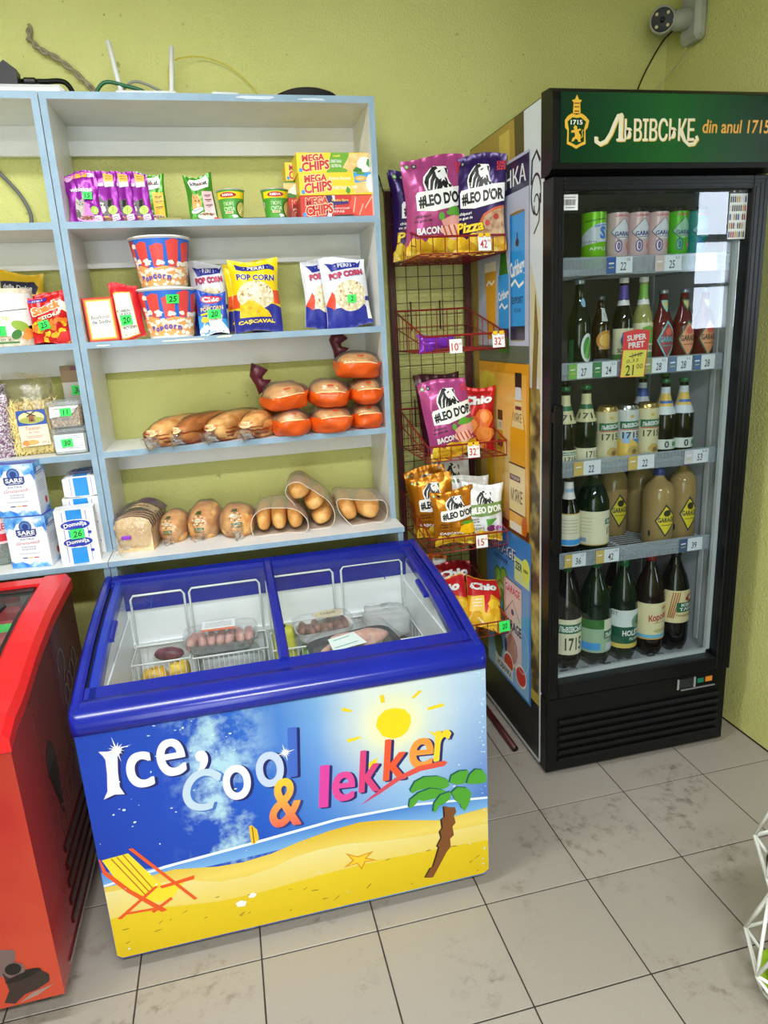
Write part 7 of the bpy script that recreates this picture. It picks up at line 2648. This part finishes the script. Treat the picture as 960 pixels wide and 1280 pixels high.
def apple(d):
    d.poly([(.1, .58), (.32, .72), (.50, .80), (.80, .82), (.78, .46), (.5, .44), (.1, .38)], I(206, 214, 224, .3))
    d.text('S', .60, .62, .24, I(40, 120, 210), .16, 0, .05).text('Strong', .56, .76, .06, I(40, 130, 220), .32, 8, .03).text('cidru', .3, .46, .04, I(60, 60, 60), .3)
    d.text('APPLE', .5, .32, .06, I(240, 250, 240), .4).ell(.55, .10, .14, .06, I(160, 220, 80)).line([(.2, .84), (.8, .9)], .003, I(40, 110, 20))


z0 = SZ[0] + .0025
can('bright green cider can at the left end of the top fridge shelf', .294, .262, z0, I(126, 204, 34, .25, .15), apple, 'cans on the top fridge shelf', -4, .036, .172)
cp_ = can('pale pink can next to the green cider can', .371, .262, z0, PIN, garage0(I(222, 192, 194, .3, .1), I(50, 70, 150), I(226, 226, 236)), 'cans on the top fridge shelf', -6, .0325, .170)
copy_tree(cp_, (.440, .262, z0), (0, 0, R(-6)), 'pale pink can in the middle of the three pink ones')
copy_tree(cp_, (.508, .262, z0), (0, 0, R(-6)), 'pale pink can beside the darker green can')
can('green can right after the pink cans', .578, .262, z0, I(84, 190, 40, .3, .1), garage0(I(84, 190, 40), I(40, 90, 170), I(150, 206, 170)), 'cans on the top fridge shelf', -6, .0325, .170)
can('turquoise can at the right end of the top fridge shelf', .646, .262, z0, I(40, 150, 150, .3, .1), garage0(I(40, 150, 150), I(50, 130, 200), I(110, 190, 200)), 'cans on the top fridge shelf', -6, .0325, .170)


def glassy(name, c, rough=.04, tr=.0):
    k = N(name)
    k.base(c).set(Roughness=rough, IOR=1.5)
    if tr:
        k.set(Transmission_Weight=tr)
    return k.m


G_GREEN, G_BROWN, G_DARK, G_RED, G_CLEAR, G_LEM, G_DKGR = glassy('dark_green_glass', (10, 26, 14)), glassy('brown_glass', (34, 18, 10)), glassy('dark_bottle', (10, 9, 9)), glassy('red_drink', (96, 22, 32), .06), glassy('pale_cider', (150, 150, 90), .05), glassy('cloudy_lemonade', (166, 140, 90), .10), glassy('deep_green_pet', (8, 30, 16), .06)


def bprof(kind, r, h):
    if kind == 'beer':
        return [(r * .86, 0), (r, h * .02), (r, h * .50), (r * .93, h * .58), (r * .60, h * .70), (r * .42, h * .80), (r * .37, h * .945), (r * .42, h * .95), (r * .42, h * .965)], h * .945, h, r * .44
    if kind == 'stubby':
        return [(r * .9, 0), (r, h * .02), (r, h * .58), (r * .9, h * .66), (r * .5, h * .80), (r * .40, h * .86), (r * .38, h * .945), (r * .42, h * .95), (r * .42, h * .965)], h * .945, h, r * .44
    if kind == 'jug':
        return [(r * .9, 0), (r, h * .02), (r, h * .66), (r * .95, h * .73), (r * .80, h * .79), (r * .45, h * .85), (r * .30, h * .89), (r * .30, h * .95)], h * .91, h, r * .33
    return [(r * .62, 0), (r * .80, h * .01), (r * .97, h * .07), (r, h * .12), (r, h * .54), (r * .96, h * .62), (r * .74, h * .74), (r * .44, h * .84), (r * .30, h * .90), (r * .29, h * .95)], h * .92, h * .985, r * .33


def bottle(label, x, y, z, r, h, kind, gm, capm, labels, group, yaw=0):
    pf, c0, c1, cr = bprof(kind, r, h)
    t = thing('bottle', label, 'bottle', (x, y, z), (0, 0, R(yaw)), group)
    mb = MB()
    sub = []
    for (r0, z0_), (r1, z1) in zip(pf, pf[1:]):
        sub.append((r0, z0_))
    sub.append(pf[-1])
    if kind == 'pet':
        # five-lobed foot
        n = 30
        vs, F = [], []
        for j, (rr_, zz) in enumerate(sub):
            for i in range(n):
                a = 2 * pi * i / n
                lob = (1 - .10 * (1 - abs(sin(2.5 * a))) * max(0, 1 - zz / (h * .12)))
                vs.append((rr_ * lob * sin(a), -rr_ * lob * cos(a), zz + (.012 * (1 - abs(sin(2.5 * a))) * max(0, 1 - zz / (h * .08)))))
        for j in range(len(sub) - 1):
            for i in range(n):
                F.append([j * n + i, j * n + (i + 1) % n, (j + 1) * n + (i + 1) % n, (j + 1) * n + i])
        F += [list(range(n))[::-1], [(len(sub) - 1) * n + i for i in range(n)]]
        mb.add(vs, F, gm, True)
    else:
        mb.lathe(sub, gm, 28)
    mb.build('body', t)
    MB().lathe([(cr, c0), (cr * 1.06, c0 + .002), (cr * 1.03, c1 - .003), (cr * .9, c1)], capm, 20).build('cap', t)
    rf = rprof(sub)
    for za, zb, frac, art in labels:
        W = 2 * pi * max(rf(za * h), rf(zb * h)) * frac
        m_ = MB()

        def S(xx, yy, hh, za=za, W=W, frac=frac):
            zz = za * h + yy
            th = (xx / W - .5) * 2 * pi * frac
            q = rf(zz) + hh + .0003
            return (q * sin(th), -q * cos(th), zz)
        d = Dec(m_, S, W, (zb - za) * h, gap=.0003, h0=.0003, ml=.007)
        art(d)
        m_.build('label', t)
    return t


def plain(c, *extra):
    def fn(d):
        d.rect(0, 1, 0, 1, I(*c))
        for e in extra:
            e(d)
    return fn


TX = lambda s, x, z, h_, c, w_=None, b=.02, rot=0: (lambda d: d.text(s, x, z, h_, I(*c), w_, rot, b))
RC = lambda a, b, c, e, cc: (lambda d: d.rect(a, b, c, e, I(*cc)))
EL = lambda a, b, c, e, cc: (lambda d: d.ell(a, b, c, e, I(*cc)))
z0 = SZ[1] + .0025
G2 = 'bottles on the second fridge shelf'
bottle('dark green beer bottle, first on the second fridge shelf', .252, .262, z0, .034, .274, 'beer', G_GREEN, I(150, 160, 160, .3, .5), [(.10, .42, .5, lambda d: (d.rect(0, .2, .0, .8, I(30, 90, 50)), d.ell(.62, .5, .22, .5, I(226, 232, 232)), d.ell(.62, .5, .15, .38, I(60, 150, 60)), d.poly([(.5, .2), (.62, .1), (.72, .8), (.66, .85)], I(120, 190, 90)))), (.70, .80, .4, lambda d: d.ell(.6, .5, .2, .5, I(150, 190, 220)))], G2)
bottle('small brown bottle with a silver neck label on the second shelf', .323, .258, z0, .0275, .222, 'stubby', G_BROWN, I(70, 80, 90, .3, .5), [(.28, .54, .5, lambda d: (d.ell(.55, .5, .36, .5, I(190, 130, 50)), d.ell(.55, .5, .24, .34, I(226, 180, 90)), d.text('BLONDE', .55, .1, .14, I(226, 200, 140), .5))), (.05, .16, .5, lambda d: d.rect(.1, .95, 0, 1, I(90, 110, 120))), (.66, .84, .4, lambda d: (d.rect(.35, .7, 0, 1, I(200, 204, 206)), d.text('BRAND', .52, .5, .1, I(60, 60, 60), .2, 90)))], G2)
SOM = lambda berry: (lambda d: (d.rect(0, 1, 0, 1, I(226, 224, 186)), d.ell(.55, .66, .26, .26, I(*berry), wob=.2, n=16), d.text('SOMERSBY', .52, .30, .14, I(50, 70, 50), .62, 0, .02), d.rect(0, 1, 0, .18, I(90, 150, 80))))
bottle('clear bottle with a violet neck label behind the offer card', .402, .262, z0, .031, .272, 'beer', G_DARK, I(214, 214, 206, .3), [(.10, .45, .55, SOM((90, 110, 190))), (.70, .76, .8, plain((226, 226, 226))), (.765, .92, .8, plain((84, 60, 160)))], G2)
bottle('clear bottle with a green neck label and tree label', .471, .262, z0, .031, .272, 'beer', G_CLEAR, I(214, 214, 206, .3), [(.10, .50, .55, SOM((110, 170, 70))), (.70, .76, .8, plain((226, 226, 226))), (.765, .92, .8, plain((120, 180, 70)))], G2)


def hexl(rim, mid, txt, tc):
    return lambda d: (d.poly([(.25, .5), (.52, 1), (.82, .62), (.80, .38), (.52, 0)], I(*rim)), d.poly([(.29, .5), (.52, .93), (.78, .61), (.76, .40), (.52, .07)], I(*mid)), d.text(txt, .55, .52, .15, I(*tc), .46, 0, .03), d.ell(.56, .72, .1, .1, I(214, 90, 80) if rim[0] != 40 else I(60, 60, 40)), d.line([(.40, .36), (.70, .36)], .002, I(*tc)))


for i, (x, lb, rim, mid, tc) in enumerate(((.542, 'red drink bottle with a turquoise diamond label', (110, 200, 206), (150, 60, 66), (70, 170, 190)), (.617, 'red drink bottle with a green-edged orange label, middle one', (30, 100, 70), (226, 150, 110), (30, 60, 50)), (.692, 'red drink bottle with a green-edged orange label, furthest right', (30, 100, 70), (226, 150, 110), (30, 60, 50)))):
    bottle(lb, x, .262, z0, .033, .232, 'beer', G_RED, I(130, 136, 146, .3, .6), [(.08, .60, .56, hexl(rim, mid, 'GARAGE', tc)), (.70, .88, .55, lambda d, rim=rim: (d.poly([(.2, .9), (.85, .9), (.55, 0)], I(*rim)), d.poly([(.3, .8), (.75, .8), (.54, .2)], I(200, 190, 120))))], G2, -8)
# row 3
z0 = SZ[2] + .0025
G3 = 'bottles on the third fridge shelf'
CRL = (226, 220, 190)
L15 = lambda d: (d.rect(0, 1, 0, 1, I(*CRL)), d.rect(.25, .8, .60, .86, I(36, 110, 70)), d.text('ЛЬВІВСЬКЕ', .52, .73, .16, WHITE, .5, 0, .03), d.text('1715', .56, .30, .36, I(40, 60, 40), .36, 0, .02))
NK = lambda d: (d.rect(0, 1, 0, 1, I(214, 206, 160)), d.rect(.1, .9, .45, .62, I(36, 110, 70)), d.text('1715', .5, .22, .2, I(50, 50, 40), .5, 0, .02))
SIL2 = lambda d: (d.rect(0, 1, 0, 1, I(206, 214, 222)), d.rect(.2, .8, .3, .75, I(226, 190, 90)), d.rect(.25, .75, .4, .5, I(60, 110, 190)))
GC_ = I(24, 96, 50, .3)
bottle('green beer bottle with cream neck foil at the left edge of the third shelf', .206, .255, z0, .036, .258, 'beer', G_DARK, GC_, [(.08, .24, .5, L15), (.56, .90, .8, NK)], G3, -6)
bottle('green beer bottle with cream neck foil, second of the third shelf', .282, .262, z0, .036, .258, 'beer', G_GREEN, GC_, [(.08, .24, .5, lambda d: (d.rect(0, 1, 0, 1, I(*CRL)), d.text('1715', .6, .5, .5, I(40, 60, 40), .4, 0, .02))), (.56, .90, .8, NK)], G3, -6)
bottle('green beer bottle standing behind the first two on the third shelf', .25, .345, z0, .034, .27, 'beer', G_DARK, I(30, 30, 30, .3), [(.56, .90, .8, NK)], G3)
GOLDC = I(214, 184, 120, .25, .5)


def can1715(kind):
    def fn(d):
        d.rect(0, 1, 0, 1, I(*((206, 198, 160), (196, 200, 200), (206, 198, 160))[kind], .3))
        if kind == 1:
            d.rect(0, 1, 0, .42, I(226, 190, 90, .3)).poly([(.5, .42), (.9, .42), (.72, .30)], I(60, 130, 206)).rect(.28, .46, .34, .56, I(150, 180, 220))
        d.rect(.22, .80, .63, .78, I(30, 106, 72)).text('ЛЬВІВСЬКЕ', .52, .705, .085, WHITE, .5, 4, .03).line([(.24, .615), (.78, .615)], .003, I(190, 50, 40))
        d.text('1715', .50, .50, .13, I(40, 66, 48), .42, 0, .02)
        d.ell(.56, .20, .14, .09, I(190, 160, 90), wob=.2).ell(.58, .17, .06, .05, I(130, 104, 60))
        d.ell(.5, .88, .05, .03, I(206, 170, 90))
    return fn


for i, (x, lb) in enumerate(((.356, 'gold-topped cream beer can, left one of three'), (.430, 'silver and yellow beer can between two cream ones'), (.504, 'gold-topped cream beer can, right one of three'))):
    can(lb, x, .262, z0, (GOLDC, I(196, 198, 196, .25, .4), GOLDC)[i], can1715(i), 'beer cans on the third fridge shelf', -6, .0355, .186, (I(206, 176, 110, .25, .8), ALU, I(206, 176, 110, .25, .8))[i])
ZL = lambda d: (d.rect(0, 1, 0, 1, I(206, 212, 206)), d.text('0', .45, .5, .7, I(40, 60, 60), .12, 0, .03), d.rect(.6, .8, .3, .7, I(60, 140, 80)))
bottle('dark bottle with silver neck foil, right of the beer cans', .566, .262, z0, .036, .258, 'beer', G_DARK, GC_, [(.12, .25, .55, ZL), (.56, .90, .8, SIL2)], G3, -6)
bottle('dark bottle with silver neck foil at the right end of the third shelf', .634, .262, z0, .036, .258, 'beer', G_DARK, GC_, [(.12, .25, .55, ZL), (.56, .90, .8, SIL2)], G3, 0)
bottle('dark bottle with blue and silver neck foil behind the right-hand cans', .540, .35, z0, .034, .27, 'beer', G_DARK, GC_, [(.56, .90, .8, lambda d: (d.rect(0, 1, 0, 1, I(206, 212, 220)), d.rect(.1, .9, .5, .8, I(50, 80, 160))))], G3)
bottle('dark bottle with silver neck foil, the rear one at the right end', .625, .35, z0, .034, .27, 'beer', G_DARK, GC_, [(.56, .90, .8, SIL2)], G3)
# row 4
z0 = SZ[3] + .0025
G4 = 'bottles on the fourth fridge shelf'
bottle('dark beer bottle with a white neck on the left of the fourth shelf', .226, .262, z0, .038, .275, 'beer', G_DARK, I(20, 20, 22, .3), [(.16, .56, .6, lambda d: (d.rect(0, 1, 0, 1, I(*CRL)), d.rect(0, 1, .97, 1, I(200, 160, 60)), d.rect(.05, .95, .03, .2, I(60, 150, 220)), [d.line([(.2, q), (.6, q)], .0012, I(110, 120, 110)) for q in (.4, .5, .6, .7, .8)])), (.72, .93, .9, plain((226, 222, 216), RC(.3, .7, .4, .6, (150, 180, 210))))], G4)
bottle('large green beer bottle with a cream label on the fourth shelf', .322, .275, z0, .054, .292, 'pet', G_DKGR, GC_, [(.12, .52, .56, lambda d: (d.rect(0, 1, 0, 1, I(*CRL)), d.rect(0, 1, 0, .03, I(200, 160, 60)), d.rect(.58, 1, .60, .76, I(30, 106, 72)), d.text('ЛЬВІВСЬКЕ', .78, .68, .1, WHITE, .36, 0, .03), d.text('1715', .78, .40, .2, I(50, 60, 40), .30, 0, .02), [d.line([(.08, q), (.34, q)], .001, I(110, 130, 110)) for q in (.4, .5, .6, .7, .8)], d.rect(.05, .25, .1, .22, I(150, 160, 180))))], G4)
HX = hexl((40, 52, 60), (226, 206, 50), 'GARAGE', (40, 50, 60))
bt = lambda d: (HX(d),)
for x, y, r_, h_, lb in ((.572, .28, .052, .262, 'cloudy lemonade jug at the front with a yellow diamond label'), (.676, .295, .046, .285, 'cloudy lemonade jug at the right end, with a blue cap'), (.492, .43, .050, .280, 'cloudy lemonade jug standing at the back in the shade')):
    bottle(lb, x, y, z0, r_, h_, 'jug', G_LEM, I(40, 60, 130, .35), [(.12, .56, .40, lambda d: (HX(d), d.ell(.12, .1, .03, .10, I(30, 40, 60))))], G4, -8)
bottle('cloudy lemonade jug behind the two front jugs', .60, .43, z0, .048, .280, 'jug', G_LEM, I(40, 60, 130, .35), [], G4, 8)
# row 5
z0 = .3357
G5 = 'large bottles on the fridge floor'
bottle('dark beer bottle with a cream label at the left end of the fridge floor', .232, .275, z0, .050, .385, 'pet', G_DARK, GC_, [(.16, .50, .58, L15)], G5, -8)
bottle('green beer bottle with a pale green label on the fridge floor', .340, .275, z0, .055, .385, 'pet', G_DKGR, GC_, [(.14, .46, .58, lambda d: (d.rect(0, 1, 0, 1, I(150, 180, 150)), d.rect(0, 1, .72, 1, I(40, 110, 40)), d.rect(0, .5, .08, .3, I(60, 150, 220)), d.poly([(.56, 1), (1, 1.0), (1, .35), (.56, .5)], I(216, 214, 190)), d.rect(.56, 1, .42, .66, I(30, 106, 72)), d.text('ЛЬВІВСЬКЕ', .78, .54, .14, WHITE, .40, 3, .03), d.text('СВІТЛЕ', .78, .34, .1, I(60, 120, 170), .24), d.rect(.6, .95, .06, .28, I(206, 212, 220))))], G5, -8)
bottle('dark green bottle with a white and green label in the middle of the floor', .447, .272, z0, .049, .375, 'pet', G_DKGR, GC_, [(.14, .52, .58, lambda d: (d.rect(0, 1, 0, 1, I(20, 84, 60)), d.rect(0, 1, .56, 1, I(214, 222, 222)), d.rect(0, 1, 0, .12, I(214, 190, 90)), d.ell(.70, .68, .14, .18, I(120, 150, 130)), d.ell(.74, .70, .08, .12, I(40, 90, 60), wob=.3), d.text('HOLSTEN', .64, .40, .15, WHITE, .5, 0, .03), d.text('PILSENER', .68, .24, .07, WHITE, .3), d.text('SEIT', .2, .9, .1, I(40, 110, 80), .2)))], G5, -8)
bottle('brown bottle with a beige label and red script on the fridge floor', .553, .275, z0, .053, .38, 'pet', glassy('amber_pet', (24, 13, 10), .06), I(120, 30, 30, .3), [(.18, .54, .58, lambda d: (d.rect(0, 1, 0, 1, I(226, 214, 170)), d.rect(0, 1, .04, .14, I(110, 180, 214)), d.rect(0, 1, 0, .04, I(200, 160, 70)), d.text('Коробочка', .66, .62, .22, I(170, 30, 36), .58, 8, .03, .15), d.ell(.66, .24, .2, .06, I(190, 180, 130)), d.ell(.68, .85, .06, .05, I(190, 140, 90)), d.line([(.45, .46), (.9, .5)], .002, I(150, 130, 90))))], G5, -8)
bottle('dark kvass bottle with a beige and green label at the right end', .655, .280, z0, .053, .38, 'pet', G_DARK, I(30, 30, 30, .3), [(.30, .62, .58, lambda d: (d.rect(0, 1, 0, 1, I(226, 210, 160)), [d.line([(.28 + q * .03, .15), (.36 + q * .04, .95)], .004, I(170, 100, 50)) for q in range(4)], d.rect(.42, .92, .34, .64, I(30, 100, 66)), d.text('КВАС', .67, .56, .10, WHITE, .34, 0, .03), d.text('ТАРАС', .67, .43, .10, WHITE, .40, 0, .03), d.ell(.7, .76, .12, .11, I(150, 70, 50), wob=.2), d.ell(.7, .77, .06, .07, I(226, 190, 160)), d.text('Традиційний', .66, .24, .08, I(130, 50, 40), .5, 0, 0, .2)))], G5, -8)
bottle('dark bottle standing behind the first two on the fridge floor', .30, .40, z0, .046, .37, 'pet', G_DARK, I(30, 30, 30, .3), [], G5)
bottle('dark bottle with an amber label behind the middle of the floor row', .50, .40, z0, .046, .375, 'pet', G_DARK, I(30, 30, 30, .3), [(.42, .6, .5, plain((206, 190, 110)))], G5)
